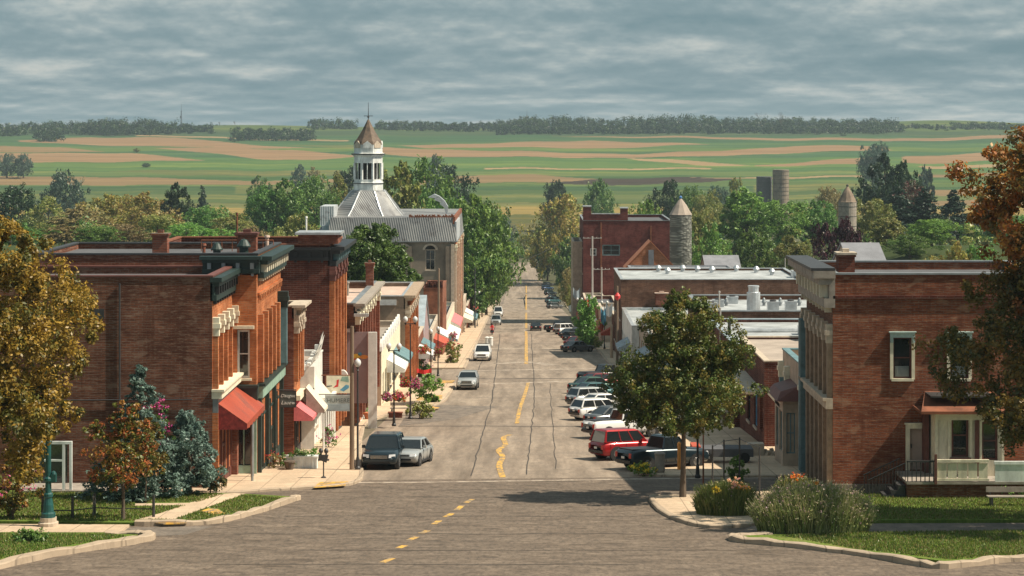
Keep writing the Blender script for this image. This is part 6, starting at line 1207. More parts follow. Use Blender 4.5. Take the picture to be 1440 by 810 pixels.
# ------------------------------------------------------------------ vehicles
def paintmat(name, c, met=.2, rough=.28):
    m, t, b = newmat(name); b.inputs['Base Color'].default_value = (*c, 1); b.inputs['Metallic'].default_value = met; b.inputs['Roughness'].default_value = rough; b.inputs['Coat Weight'].default_value = .5; b.inputs['Coat Roughness'].default_value = .08; MT[name] = m; return name
for n_, c_ in (('paint_navy', (.012, .026, .036)), ('paint_silver', (.42, .44, .44)), ('paint_red', (.36, .012, .015)), ('paint_white', (.75, .75, .73)), ('paint_black', (.014, .016, .018)), ('paint_teal', (.04, .11, .12)), ('paint_maroon', (.16, .015, .02)), ('paint_grey', (.13, .14, .145)), ('paint_blue', (.03, .07, .15)), ('paint_green', (.03, .08, .06))): paintmat(n_, c_, .35 if n_ != 'paint_white' else 0)
def car(name, label, kind, paint, L=4.6, Wd=1.85, H=None, group=None, rack=False):
    """nose towards +Y"""
    o = thing(name, label, 'pickup truck' if kind == 'pickup' else ('SUV' if kind == 'suv' else 'car'), (0, 0, 0), group)
    P = {'suv': dict(H=1.75, belt=1.08, hood=1.05, tail=1.05, cab=(-.47, .16), top=(-.43, .04), gc=.26), 'sedan': dict(H=1.44, belt=.95, hood=.86, tail=.92, cab=(-.36, .2), top=(-.22, .06), gc=.18), 'wagon': dict(H=1.55, belt=.98, hood=.9, tail=.98, cab=(-.46, .2), top=(-.40, .06), gc=.2), 'pickup': dict(H=1.85, belt=1.18, hood=1.12, tail=1.15, cab=(-.1, .2), top=(-.06, .12), gc=.32)}[kind]
    H = H or P['H']; h = L/2; w = Wd/2; be = P['belt']
    # body: lofted cross-sections
    st = [(-1.0, .50, .86, P['tail']*.82, .82), (-.985, .36, .95, P['tail']*.96, .93), (-.93, P['gc']+.02, .985, P['tail'], .96), (-.72, P['gc'], 1.0, be if kind != 'sedan' else P['tail'], 1), (-.45, P['gc'], 1.0, be, 1), (-.1, P['gc'], 1.0, be, 1), (.2, P['gc'], 1.0, be*.995, 1), (.38, P['gc'], 1.0, (be+P['hood'])/2, .99), (.62, P['gc'], .99, P['hood'], .97), (.85, P['gc']+.02, .97, P['hood']*.95, .93), (.95, .34, .93, P['hood']*.88, .88), (.99, .4, .86, P['hood']*.76, .8), (1.0, .48, .8, P['hood']*.62, .76)]
    b = MB(); NS = 14
    for y, zb, wm, zt, ws in st:
        W_ = w*wm; hf = [(0, zb), (.82*W_, zb), (.97*W_, zb+.08), (W_, zb+(zt-zb)*.45), (.985*W_, zt-.2*(zt-zb)), (.93*W_*ws, zt-.05), (.84*W_*ws, zt), (0, zt+.015)]
        ring = hf+[(-x, z) for x, z in reversed(hf[1:-1])]; b.v += [(x, y*h, z) for x, z in ring]
    for j in range(len(st)-1):
        for k in range(NS): b.f.append((j*NS+k, j*NS+(k+1) % NS, (j+1)*NS+(k+1) % NS, (j+1)*NS+k)); b.m.append(0)
    b.f.append(tuple(range(NS))); b.m.append(0); b.f.append(tuple(reversed(range((len(st)-1)*NS, len(st)*NS)))); b.m.append(0)
    bo = b.build('body', paint, o, smooth=True, local=True)
    # cabin
    y0, y1 = P['cab'][0]*L, P['cab'][1]*L; t0, t1 = P['top'][0]*L, P['top'][1]*L; wb, wt_ = w*.92, w*.74; zt = H-.05
    g = MB(); g.hexa([(-wb, y0, be-.03), (wb, y0, be-.03), (wb, y1, be-.03), (-wb, y1, be-.03), (-wt_, t0, zt), (wt_, t0, zt), (wt_, t1, zt), (-wt_, t1, zt)]); g.build('windows', 'glass_car', o, local=True)
    r = MB(); e = .02; r.hexa([(-wt_-e, t0-.03, zt-.02), (wt_+e, t0-.03, zt-.02), (wt_+e, t1+.03, zt-.02), (-wt_-e, t1+.03, zt-.02), (-wt_*.9, t0+.08, H+.02), (wt_*.9, t0+.08, H+.02), (wt_*.9, t1-.12, H+.02), (-wt_*.9, t1-.12, H+.02)])
    for sx_ in (-1, 1):
        A = [(sx_*wb, y0, be-.02), (sx_*wb, y1, be-.02)]; B = [(sx_*wt_, t0, zt), (sx_*wt_, t1, zt)]
        r.tube(A[0], B[0], .06 if kind != 'suv' else .08, .05, 6); r.tube(A[1], B[1], .045, .04, 6)
        for f in ((.5,) if kind in ('sedan', 'pickup') else (.38, .68)): r.tube((sx_*wb, y0+(y1-y0)*f, be-.02), (sx_*wt_, t0+(t1-t0)*f, zt), .04, .035, 6)
        r.tube((sx_*wb, y0, be), (sx_*wb, y1, be), .025, .025, 5)
    ro = r.build('roof', paint, o, local=True)
    if rack:
        k = MB()
        for sx_ in (-1, 1): k.tube((sx_*wt_*.85, t0+.2, H+.07), (sx_*wt_*.85, t1-.2, H+.07), .02, .02, 5)
        for yy in (t0+.4, t1-.5): k.tube((-wt_*.85, yy, H+.08), (wt_*.85, yy, H+.08), .02, .02, 5)
        k.build('roof_rack', 'plastic_black', o, local=True)
    if kind == 'pickup':
        k = MB(); k.box(-w*.8, w*.8, -h*.94, y0-.12, be-.02, be+.025); k.build('bed_cover', 'plastic_black', o, local=True)
    # seams, sills, arches
    k = MB()
    for sx_ in (-1, 1):
        for f in (.12, .5, .88): yy = y0+(y1-y0)*f; k.box(min(sx_*w*.97, sx_*w*1.003), max(sx_*w*.97, sx_*w*1.003), yy-.008, yy+.008, P['gc']+.12, be-.12)
        k.box(min(sx_*w*.9, sx_*w*1.006), max(sx_*w*.9, sx_*w*1.006), -h*.5, h*.42, P['gc']-.02, P['gc']+.07)
    k.build('sill_trim', 'plastic_black', o, local=True)
    R_ = .34 if kind != 'pickup' and kind != 'suv' else .38
    for yy in (-.60*h, .64*h):
        for sx_ in (-1, 1):
            k = MB(); k.tube((sx_*w*.80, yy, R_), (sx_*w*1.0045, yy, R_), R_+.07, R_+.07, 20); k.build('wheel_arch', 'plastic_black', o, local=True)
            k = MB(); k.tube((sx_*w*.8, yy, R_), (sx_*w*1.012, yy, R_), R_, R_, 20); wh = k.build('wheel', 'tyre', o, local=True)
            k = MB(); k.tube((sx_*w*1.0, yy, R_), (sx_*w*1.018, yy, R_), R_*.62, R_*.56, 16)
            for q in range(5): a = q*1.257; k.tube((sx_*w*1.02, yy, R_), (sx_*w*1.02, yy+math.cos(a)*R_*.55, R_+math.sin(a)*R_*.55), .03, .025, 4)
            k.build('rim', 'rim', wh, local=True)
    zf = P['hood']*.72
    for sx_ in (-1, 1):
        k = MB(); k.hexa([(sx_*w*.52, h*1.006, zf-.08), (sx_*w*.88, h*.978, zf-.06), (sx_*w*.9, h*.9, zf-.04), (sx_*w*.52, h*.93, zf-.08), (sx_*w*.54, h*.996, zf+.1), (sx_*w*.86, h*.965, zf+.12), (sx_*w*.86, h*.87, zf+.12), (sx_*w*.54, h*.9, zf+.1)]); k.build('headlight', 'headlight', o, local=True)
        k = MB(); k.box(min(sx_*w*.66, sx_*w*.9), max(sx_*w*.66, sx_*w*.9), -h*1.004, -h*.94, P['tail']*.62, P['tail']*.86); k.build('taillight', 'taillight', o, local=True)
        k = MB(); k.box(min(sx_*w*.98, sx_*w*1.16), max(sx_*w*.98, sx_*w*1.16), y1-.45, y1-.28, be-.02, be+.14); k.build('mirror', paint, o, local=True)
    k = MB(); k.box(-w*.48, w*.48, h*.93, h*1.008, zf-.14, zf+.08); k.box(-w*.6, w*.6, h*.93, h*1.006, .36, .48); k.build('grille', 'plastic_black', o, local=True)
    k = MB()
    for q in range(3): k.box(-w*.46, w*.46, h*1.006, h*1.014, zf-.1+.06*q, zf-.08+.06*q)
    k.build('grille_bars', 'chrome', o, local=True)
    k = MB(); k.box(-w*.84, w*.84, h*.93, h*1.02, .48, .6); k.build('bumper', paint if kind != 'pickup' else 'chrome', o, local=True); k = MB(); k.box(-w*.84, w*.84, -h*1.02, -h*.95, .42, .58); k.build('bumper', 'plastic_black', o, local=True)
    k = MB(); k.box(-.16, .16, -h*1.012, -h*.97, .66, .78); k.build('number_plate', 'white_paint', o, local=True)
    return o
def put(o, px, py, yaw, face=1): x, y = gp(px, py); place(o, x, y, R(yaw)); return o
put(car('parked_car', 'dark blue-green sport utility parked at the left kerb facing the viewer', 'suv', 'paint_navy', 4.7, 2.1, 1.78, rack=False), 540, 656, 180-3)
put(car('parked_car', 'silver car parked right behind the dark sport utility on the left', 'sedan', 'paint_silver', 4.5, 1.85), 577, 652, 180-10)
put(car('parked_car', 'silver sport utility waiting beside the left kerb, nearer of the two light ones', 'suv', 'paint_silver', 4.5, 1.85, 1.6), 658, 547, 180-2)
put(car('parked_car', 'white boxy sport utility on the left, second along the street', 'suv', 'paint_white', 4.7, 1.95, 1.85, rack=True), 678.5, 507, 180-2)
put(car('parked_car', 'pale silver pickup parked by the left kerb under the street tree', 'suv', 'paint_silver', 4.9, 1.95, 1.85), 697.5, 457, 180); put(car('parked_car', 'light grey van half under the overhanging street tree on the left', 'suv', 'paint_white', 4.9, 2.0, 2.1), 700.5, 445, 180)
put(car('driving_car', 'black sedan driving away just right of the yellow centre line', 'sedan', 'paint_black', 4.6, 1.9), 753.5, 465, 0)
# nose-in row on the right, nearest first
diag = [('dark blue pickup truck parked nose-in at the near right kerb behind the street tree', 'pickup', 'paint_navy', 5.2, 932, 659), ('dark red sport utility with a grey bumper parked nose-in, second from the near end', 'suv', 'paint_red', 4.5, 884, 645), ('white low pickup parked nose-in just beyond the red sport utility', 'pickup', 'paint_white', 5.4, 876, 615), ('dark grey sedan parked nose-in between two white vehicles', 'sedan', 'paint_grey', 4.6, 868, 600),
 ('white hatchback with red tail lights parked nose-in midway along the near row', 'wagon', 'paint_white', 4.6, 845, 590), ('white sedan parked beyond the hatchback in the near row', 'sedan', 'paint_white', 4.6, 850, 580), ('silver-blue car parked beyond the white sedan in the near row', 'wagon', 'paint_silver', 4.5, 836, 572), ('dark teal sedan parked in the far part of the near row', 'sedan', 'paint_teal', 4.7, 838, 562),
 ('dark green car parked next to the maroon one in the near row', 'sedan', 'paint_green', 4.6, 836, 553), ('maroon car parked at the far end of the near row on the right', 'sedan', 'paint_maroon', 4.6, 845, 547), ('black pickup at the very far end of the near row by the side street', 'pickup', 'paint_black', 5.2, 850, 540)]
for lab, k, p, L, px, py in diag: put(car('parked_car', lab, k, p, L, 1.9, group='cars parked nose-in on the right'), px, py, -62)
diag2 = [('grey sedan parked nose-in, nearest car of the second row on the right', 'sedan', 'paint_grey', 4.5, 812, 495), ('maroon sedan second in the second right-hand row', 'sedan', 'paint_maroon', 4.5, 815, 488), ('black car third in the second right-hand row', 'wagon', 'paint_black', 4.6, 812, 481), ('dark blue car fourth in the second right-hand row', 'sedan', 'paint_navy', 4.5, 805, 475), ('white minivan in the second row on the right', 'suv', 'paint_white', 4.9, 798, 470), ('black pickup sticking out of the second row on the right', 'pickup', 'paint_black', 5.4, 786, 467),
 ('dark grey hatchback in the third row on the right, nearest', 'wagon', 'paint_grey', 4.4, 780, 434), ('dark teal pickup in the third row on the right', 'pickup', 'paint_teal', 5.2, 778, 427), ('black sedan in the third row on the right beyond the teal pickup', 'sedan', 'paint_black', 4.5, 778, 421), ('blue-black car in the third right-hand row', 'suv', 'paint_navy', 4.5, 774, 415), ('blue car near the far end of the right-hand parking', 'suv', 'paint_blue', 4.5, 770, 408), ('farthest dark car parked on the right', 'sedan', 'paint_grey', 4.5, 770, 402)]
for lab, k, p, L, px, py in diag2: put(car('parked_car', lab, k, p, L, 1.9, group='cars parked further up on the right'), px, py, -50)

# ------------------------------------------------------------------ street furniture
def lamp(label, px, py, h, globes=2, mat='black_metal', s_base=None, group='black globe street lamps'):
    x, y = gp(px, py); o = thing('street_lamp', label, 'street lamp', (x, y, gz(y)+.15), group); b = MB()
    b.lathe((0, 0, 0), [(.16, 0), (.16, .12), (.11, .2), (.09, .6), (.06, .75), (.055, h*.6), (.045, h-.45), (.09, h-.4), (.04, h-.35)], 10); b.build('pole', mat, o, local=True)
    b = MB(); P = [(-.36, 0), (.36, 0)] if globes == 2 else [(0, 0)]
    if globes == 2: b.tube((-.36, 0, h-.3), (.36, 0, h-.3), .035, .035, 6)
    for q in P: b.tube((q[0], 0, h-.4), (q[0], 0, h-.18), .03, .09, 8)
    b.build('arm', mat, o, local=True)
    for q in P:
        b = MB(); b.lathe((q[0], 0, h-.2), [(.09, 0), (.16, .1), (.19, .22), (.16, .34), (.08, .42), (.03, .46)], 14); b.build('globe', 'globe', o, smooth=True, local=True)
    return o
lamp('single-globe lamp on a slim pole beside the tall wooden pole, left pavement', 503, 664, 5.9, 1, 'iron'); lamp('twin-globe lamp with a flower basket, nearer of the two tall ones on the left', 554, 602, 5.6, 2); lamp('twin-globe lamp with brightest globes in front of the brick facade on the left', 577, 592, 7.3, 2)
lamp('lamp near the slate gabled house on the left', 606, 543, 5.0, 1); lamp('thin lamp with a hanging basket beyond the slate gabled house', 616, 531, 4.8, 1); lamp('far twin lamp on the left pavement by the white awnings', 671, 460, 6.2, 2); lamp('small far lamp on the right pavement beside the green tree', 815, 470, 5.6, 2); lamp('lamp on the right pavement left of the striped pole', 850, 492, 6.2, 2); lamp('black lamp pole on the right plaza behind the street tree trunk', 981, 676, 5.2, 1)
# green cast iron lamp on the left lawn
x, y = gp(68, 744); o = thing('street_lamp', 'ornate dark green cast iron lamp post on a stone plinth beside the left lawn', 'street lamp', (x, y, gz(y)+.1))
b = MB(); b.lathe((0, 0, 0), [(.44, 0), (.44, .2), (.36, .24), (.36, .42)], 14); b.build('plinth', 'stone_trim', o, local=True)
b = MB(); b.lathe((0, 0, .42), [(.31, 0), (.31, .18), (.24, .24), (.22, .55), (.16, .85), (.2, .9), (.2, 1.02), (.14, 1.08), (.13, 1.55), (.19, 1.6), (.19, 1.7), (.12, 1.78), (.12, 3.2), (.17, 3.25), (.17, 3.32), (.1, 3.4), (.09, 4.9)], 14); b.build('pole', 'teal_iron' if 0 else 'green_iron' if 'green_iron' in MT else plain('green_iron', (.012, .075, .072), .4, .3, 3), o, local=True)
b = MB(); b.box(.12, .34, -.12, .12, 1.95, 2.3); b.lathe((.23, 0, 2.3), [(.13, 0), (.1, .08), (.02, .14)], 10); b.build('control_box', 'green_iron', o, local=True); b = MB(); b.lathe((0, 0, 5.3), [(.12, 0), (.25, .2), (.25, .5), (.08, .75)], 12); b.build('globe', 'globe', o, smooth=True, local=True)
def basket(label, px, py, h, dx, cols, R_=.55):
    x, y = gp(px, py); o = thing('hanging_basket', label, 'hanging basket', (x+dx, y-.05, gz(y)+.15+h), 'flower baskets on the lamps'); b = MB(); b.lathe((0, 0, -.35), [(.05, 0), (.22, .12), (.28, .3)], 10); b.tube((0, 0, -.05), (-dx, .05, .45), .012, .012, 4); b.build('basket', 'bark', o, local=True)
    C = np.random.RandomState(int(px)).randn(24, 3)*R_*np.array([.4, .4, .25])
    for nm, pal, n in (('foliage', 'bright', 500), ('blossom', cols, 900)): me = leaves(nm, C, np.full(24, R_*.35), n, .06, PALS[pal] if isinstance(pal, str) else pal, int(px)+n); c = bpy.data.objects.new(nm, me); COL.objects.link(c); c.parent = o
basket('red flower basket right of the nearer twin-globe lamp', 554, 602, 2.05, .35, FL_R); basket('pink flower basket left of the nearer twin-globe lamp', 554, 602, 2.05, -.5, FL_P+[(.3, .1, .03)], .45); basket('mixed red and green flower basket on the brighter twin-globe lamp, left side', 577, 592, 2.7, -.3, FL_R); basket('pink flower basket on the brighter twin-globe lamp, right side', 577, 592, 2.6, .45, FL_P)
basket('orange-red flower basket on the far lamp beyond the slate gabled house', 616, 531, 2.6, .1, FL_R, .7); basket('dark red flower basket near the slate gabled house', 600, 545, 3.4, -.2, FL_R, .6); basket('pink basket on the far left lamp', 636, 505, 2.8, .1, FL_P, .5)
def pole(label, px, py, h, r=.14, mat='wood_pole', arms=1, arm=1.1, yaw=0, group='wooden utility poles'):
    x, y = gp(px, py); o = thing('utility_pole', label, 'utility pole', (x, y, gz(y)), group); b = MB(); b.tube((0, 0, -.3), (0, 0, h), r, r*.7, 10); b.build('pole', mat, o, local=True)
    for i in range(arms):
        b = MB(); z = h-.35-.8*i; b.box(-arm, arm, -.05, .05, z-.06, z+.06); q = b.build('crossarm', mat, o, local=True)
        for sx_ in (-.9, -.45, .45, .9): b = MB(); b.lathe((sx_*arm, 0, z+.06), [(.03, 0), (.05, .06), (.03, .14)], 6); b.build('insulator', 'globe', q, local=True)
    return o
pole('tall brown wooden pole on the left pavement behind the dark sport utility', 495, 664, 8.1, .14, arms=0); pole('grey-brown pole on the left, in front of the hall facade', 617, 505, 11.0, .17, arms=0); pole('slim pale wooden pole under the left street trees', 678, 447, 9.5, .2, arms=0); pole('dark pole beside the far left lamp', 668, 462, 11, .14, 'iron', arms=0)
pole('wooden pole with a crossarm left of the warehouse on the right', 787, 412, 17.5, .28, arms=2, arm=2.0); pole('slender grey pole with a crossarm in front of the warehouse', 833, 462, 16.5, .2, 'concrete_pole', arms=1, arm=1.7); pole('brown pole with a red top ornament on the right pavement', 868, 512, 9.0, .17, arms=0); pole('short tan wooden post on the right pavement left of the brown pole', 860, 505, 4.2, .2, 'timber', arms=0)
pole('pale pole right of the warehouse corner, second crossarm pole on the right', 846, 470, 11, .16, 'concrete_pole', arms=1, arm=1.4); pole('white and brown mast rising behind the street tree on the right', 1013, 590, 8.3, .09, 'concrete_pole', arms=0); pole('thin pole behind the white roofs, left of two near the purple tree', 1104, 470, 12.5, .12, 'concrete_pole', arms=0); pole('thin pole behind the white roofs, right of two near the purple tree', 1125, 480, 12.4, .12, 'wood_pole', arms=0)
pole('thin grey pole on the right plaza beside the black lamp', 989, 682, 3.2, .05, 'rust', arms=0, group=None)
x, y = gp(868, 512); b = MB(); b.lathe((x, y-.3, gz(y)+7.4), [(.1, 0), (.32, .2), (.36, .5), (.1, .85)], 10); tag(b.build('lantern', 'red_paint'), 'round red ornament hung near the top of the brown pole on the right', 'ornament')
def cable(label, a, c, sag=.6):
    b = MB(); A, C_ = Vector(a), Vector(c); P = [A.lerp(C_, i/16)-Vector((0, 0, sag*4*(i/16)*(1-i/16))) for i in range(17)]; b.path(P, [.045]*17, 5); tag(b.build('overhead_cable', 'iron'), label, 'cable')
x1_, y1_ = gp(678, 447); x2_, y2_ = gp(787, 412); x3_, y3_ = gp(833, 462)
cable('overhead cable from the left street trees to the crossarm pole on the right', (x1_, y1_, gz(y1_)+9.2), (x2_, y2_, ZZ(342, F/y2_)), .8); cable('overhead cable running from the crossarm pole past the warehouse front', (x2_, y2_, ZZ(342, F/y2_)), (x3_+16, 383, -21.5), .8)
# parcel of small things along the left pavement
def post_box():
    x, y = gp(455, 676); o = thing('parking_meter', 'dark twin-headed meter on a thin post at the left pavement corner', 'meter', (x, y, gz(y)+.15)); b = MB(); b.lathe((0, 0, 0), [(.14, 0), (.14, .05), (.035, .1), (.035, .95)], 8); b.build('post', 'iron', o, local=True)
    b = MB(); b.box(-.3, .3, -.05, .05, .92, 1.0); b.hexa([(-.26, -.12, 1.0), (.16, -.12, .82), (.16, .12, .82), (-.26, .12, 1.0), (-.26, -.12, 1.22), (.26, -.12, 1.22), (.26, .12, 1.22), (-.26, .12, 1.22)]); b.build('box', 'iron', o, local=True)
    for q in (-.14, .14): b = MB(); b.lathe((q, 0, 1.22), [(.05, 0), (.05, .1), (.11, .14), (.12, .26), (.06, .36)], 10); b.build('meter_head', 'iron', o, local=True)
post_box()
x, y = gp(425, 662); o = thing('planter', 'white slatted planter box on the pavement before the cream awning', 'planter', (x, y, gz(y)+.15)); b = MB(); b.box(-.85, .85, -.25, .25, 0, .62); b.box(-.9, .9, -.3, .3, .62, .7)
for i in range(9): b.box(-.83+i*.2, -.75+i*.2, -.28, -.25, .03, .6)
b.build('box', 'white_worn', o, local=True); me = leaves('foliage', np.random.RandomState(2).randn(14, 3)*np.array([.35, .1, .06])+np.array([0, 0, .85]), np.full(14, .18), 500, .05, PALS['green'], 4); c = bpy.data.objects.new('foliage', me); COL.objects.link(c); c.parent = o
for (px, py, lab, mt_) in ((517, 592, 'terracotta pot holding the tall yellow-green plant', 'terracotta'), (407, 664, 'dark pot under the round plant by the cream awning', 'bark')):
    x, y = gp(px, py); b = MB(); b.lathe((x, y, gz(y)+.15), [(.2, 0), (.3, .4), (.33, .4), (.33, .48)], 12); tag(b.build('pot', mt_), lab, 'pot')
def bench(label, px, py, yaw, L=1.6):
    x, y = gp(px, py); o = thing('bench', label, 'bench', (x, y, gz(y)+.16)); o.rotation_euler = (0, 0, R(yaw)); b = MB()
    for i in range(3): b.box(-L/2, L/2, -.2+i*.14, -.09+i*.14, .42, .47)
    b.build('seat', 'wood_grey', o, local=True); b = MB(); b.box(-L/2, L/2, .22, .26, .6, .85); b.build('backrest', 'wood_grey', o, local=True)
    for sx_ in (-1, 1): b = MB(); b.box(sx_*L*.42-.05, sx_*L*.42+.05, -.2, .22, 0, .42); b.box(sx_*L*.42-.03, sx_*L*.42+.03, .2, .26, 0, .6); b.build('leg', 'iron', o, local=True)
bench('weathered plank bench on the lawn at the right edge below the porch', 1424, 716, 0, 2.4); bench('dark bench on the left pavement between the twin-globe lamps', 566, 585, 0, 1.9)
x, y = gp(556, 590); b = MB(); b.box(x-.5, x+.5, y-.2, y+.2, gz(y)+.15, gz(y)+.5); b.box(x-.55, x+.55, y-.25, y+.25, gz(y)+.5, gz(y)+.56); tag(b.build('planter', 'brick_red'), 'low red brick planter block near the dark bench', 'planter')
# signs
def hung_sign(name, label, X0, Y_, z0, w, h, frame, board, words, cat='sign', ital=0, lm='sign_letter', fs_=.3):
    o = thing(name, label, cat, (X0, Y_, z0)); f = Fr(X0, Y_, 1, 0, 0, -1); b = MB(); b.fbox(f, 0, w, -.04, .04, z0, z0+h); b.build('board', board, o); b = MB()
    for q in ((0, w, z0, z0+.06), (0, w, z0+h-.06, z0+h), (0, .06, z0+.06, z0+h-.06), (w-.06, w, z0+.06, z0+h-.06)): b.fbox(f, q[0], q[1], -.06, .06, q[2], q[3])
    b.build('frame', frame, o); b = MB(); b.tube(f.P(-1.2, 0, z0+h+.05), f.P(w, 0, z0+h+.05), .03, .03, 6); b.build('bracket', 'iron', o)
    for t_, zf_, sz_ in words: text(o, t_, sz_, f, w/2, .045, z0+h*zf_, lm, ital)
    return o
hung_sign('shop_sign', 'dark slate hanging sign with two faint lines of script above the cream awning', XX(393, 24), 116.7, ZZ(573, 24), .98, .98, 'iron', 'sign_dark', [('Daugue', .70, .27), ('Lauew', .28, .3)], ital=.35)
hung_sign('shop_sign', 'long pale grey hanging sign with faint capitals over a blue-grey lower panel', XX(457, 22.8), 122.8, ZZ(578, 22.8), 1.6, .98, 'sign_grey', 'sign_grey', [('THUMERES', .66, .36)], lm='sign_dark')
x = XX(457, 22.8)+.08; b = MB(); b.box(x, x+1.44, 122.735, 122.755, ZZ(576.5, 22.8), ZZ(568.5, 22.8)); o = b.build('lower_panel', 'slate_blue', bpy.data.objects['shop_sign.001'])
# painted picture sign above it
o = thing('picture_sign', 'white picture panel with red and teal painted shapes above the long grey sign', 'sign', (XX(459, 21.5), 130, ZZ(552, 21.5))); f = Fr(XX(459, 21.5), 130, 1, 0, 0, -1); b = MB(); b.fbox(f, 0, 1.55, -.05, .05, ZZ(552, 21.5), ZZ(527, 21.5)); b.build('board', 'cream', o)
for c_, pts in (('red_paint', [(.45, .35), (.8, .42), (.85, .9), (.7, .85), (.68, .55)]), ('blue_paint', [(.9, .2), (1.3, .55), (1.5, .5), (1.5, .35), (1.15, .1)]), ('green_shop', [(.95, .8), (1.5, .7), (1.45, 1.1), (1.05, 1.08)]), ('iron', [(.05, .4), (.4, .45), (.4, .5), (.05, .48)])):
    b = MB(); b.poly([f.P(a, .055, ZZ(552, 21.5)+z) for a, z in pts]); b.poly([f.P(a, .052, ZZ(552, 21.5)+z) for a, z in reversed(pts)]); b.build('painted_shape', c_, o)
b = MB(); b.tube(f.P(-.3, .02, ZZ(527, 21.5)), f.P(1.6, .02, ZZ(527, 21.5)), .04, .04, 6); b.tube(f.P(.0, .02, ZZ(580, 21.5)), f.P(0, .02, ZZ(527, 21.5)), .05, .05, 6); b.build('bracket', 'rust', o)
def oval(label, px, py, s_, r_, mat, cat='sign'):
    b = MB(); c = Vector(((px-CX)/s_, F/s_, ZZ(py, s_))); b.lathe((0, 0, 0), [(r_*.9, -.06), (r_, -.02), (r_, .02), (r_*.9, .06)], 18); b.v = [(c.x+v[0]*.75, c.y+v[2], c.z+v[1]*1.2) for v in b.v]; b.tube((c.x-1.0, c.y, c.z+r_*.8), (c.x, c.y, c.z+r_*.8), .03, .03, 5); return tag(b.build('shop_sign', mat), label, cat)
oval('white oval hanging sign above the lamp by the dark door bay', 523, 551, 18.3, .5, 'white_paint'); oval('white disc sign hanging beyond the picture panel', 482, 533, 20.5, .55, 'white_paint')
o = thing('shop_sign', 'white boxed sign with a green oval centre on the far left pavement', 'sign', (XX(605, 11.2), F/11.2, ZZ(470, 11.2))); f = Fr(XX(597, 11.2), F/11.2, 1, 0, 0, -1); b = MB(); b.fbox(f, 0, 1.5, -.1, .1, ZZ(470, 11.2), ZZ(461, 11.2)); b.tube(f.P(.75, 0, ZZ(490, 11.2)), f.P(.75, 0, ZZ(470, 11.2)), .06, .06, 6); b.build('board', 'cream', o)
b = MB(); b.lathe((0, 0, 0), [(.5, 0), (.5, .02)], 16); b.v = [f.P(.75+v[0], .1+v[2], ZZ(465.5, 11.2)+v[1]*.5) for v in b.v]; b.build('green_oval', plain('green_paint', (.03, .3, .2), .5, .2, 3), o)
def banner(label, px, py, s_, w, h, mat): 
    c = ((px-CX)/s_, F/s_); b = MB(); z = ZZ(py, s_); n = 6
    for i in range(n): 
        a0, a1 = i/n, (i+1)/n; b.hexa([(c[0]+w*a0, c[1]+.1*math.sin(a0*9), z-h-.3*math.sin(a0*3.1)*h), (c[0]+w*a1, c[1]+.1*math.sin(a1*9), z-h-.3*math.sin(a1*3.1)*h), (c[0]+w*a1, c[1]+.1*math.sin(a1*9)+.03, z-h-.3*math.sin(a1*3.1)*h), (c[0]+w*a0, c[1]+.1*math.sin(a0*9)+.03, z-h-.3*math.sin(a0*3.1)*h), (c[0]+w*a0, c[1]+.1*math.sin(a0*9), z-.4*math.sin(a0*3.1)*h), (c[0]+w*a1, c[1]+.1*math.sin(a1*9), z-.4*math.sin(a1*3.1)*h), (c[0]+w*a1, c[1]+.1*math.sin(a1*9)+.03, z-.4*math.sin(a1*3.1)*h), (c[0]+w*a0, c[1]+.1*math.sin(a0*9)+.03, z-.4*math.sin(a0*3.1)*h)])
    tag(b.build('banner', mat), label, 'banner')
banner('red cloth swag slung between posts before the slate gabled house', 586, 518, 15.0, 1.4, .4, 'red_paint'); banner('small red pennant near the top of the lamp by the slate gabled house', 600, 480, 13, .45, .8, 'red_paint'); banner('red banner hanging over the right pavement among the lamp posts', 822, 418, 10.2, .6, 1.2, 'red_paint')
banner('blue and white banner on the right pavement beyond the green tree', 845, 430, 10.5, .7, 2.0, 'blue_paint'); banner('red cloth low beside the right pavement lamp', 843, 452, 10.5, .6, .8, 'red_fabric'); banner('white cloth sign on the right pavement near the striped pole', 852, 425, 11.5, .8, 1.4, 'white_paint')
banner('large teal-white banner on the side of the far right shops', 806, 404, 8.2, 1.2, 1.6, 'slate_blue')
def bin_(label, px, py, r_, h, mat): x, y = gp(px, py); b = MB(); b.lathe((x, y, gz(y)+.15), [(r_*.85, 0), (r_, .1), (r_, h), (r_*1.08, h+.02), (r_*1.08, h+.1), (r_*.4, h+.2)], 14); tag(b.build('litter_bin', mat), label, 'bin')
bin_('grey litter bin at the near right kerb beside the yellow flowers', 928, 668, .28, .95, 'wood_grey'); bin_('white barrel bin at the left kerb by the red motorcycle, left one', 685, 488, .32, 1.1, 'white_paint'); bin_('white barrel bin at the left kerb by the red motorcycle, right one', 690, 488, .32, 1.1, 'white_paint'); 
x, y = gp(955, 664); b = MB(); b.tube((x, y, gz(y)), (x, y, gz(y)+1.6), .1, .1, 8); b.tube((x, y, gz(y)+1.6), (x, y, gz(y)+1.68), .12, .05, 8); tag(b.build('bollard', 'orange_paint'), 'orange bollard behind the street tree trunk on the right', 'bollard')
x, y = gp(1040, 655); o = thing('covered_truck', 'flat dark grey trailer with a red front on the right plaza', 'trailer', (x-1, y, gz(y)+.15)); b = MB(); b.box(x-2.2, x+.8, y, y+1.6, gz(y)+.5, gz(y)+.95); b.box(x-2.2, x-1.5, y-.01, y-.005, gz(y)+.5, gz(y)+.9); b.build('bed', 'roof_dark', o); b = MB(); b.box(x-2.7, x-2.21, y, y+1.6, gz(y)+.5, gz(y)+1.1); b.build('front', 'red_fabric', o)
for q in (-1.8, .3):
    b = MB(); b.tube((x+q, y-.05, gz(y)+.45), (x+q, y+.15, gz(y)+.45), .3, .3, 14); b.build('wheel', 'tyre', o)
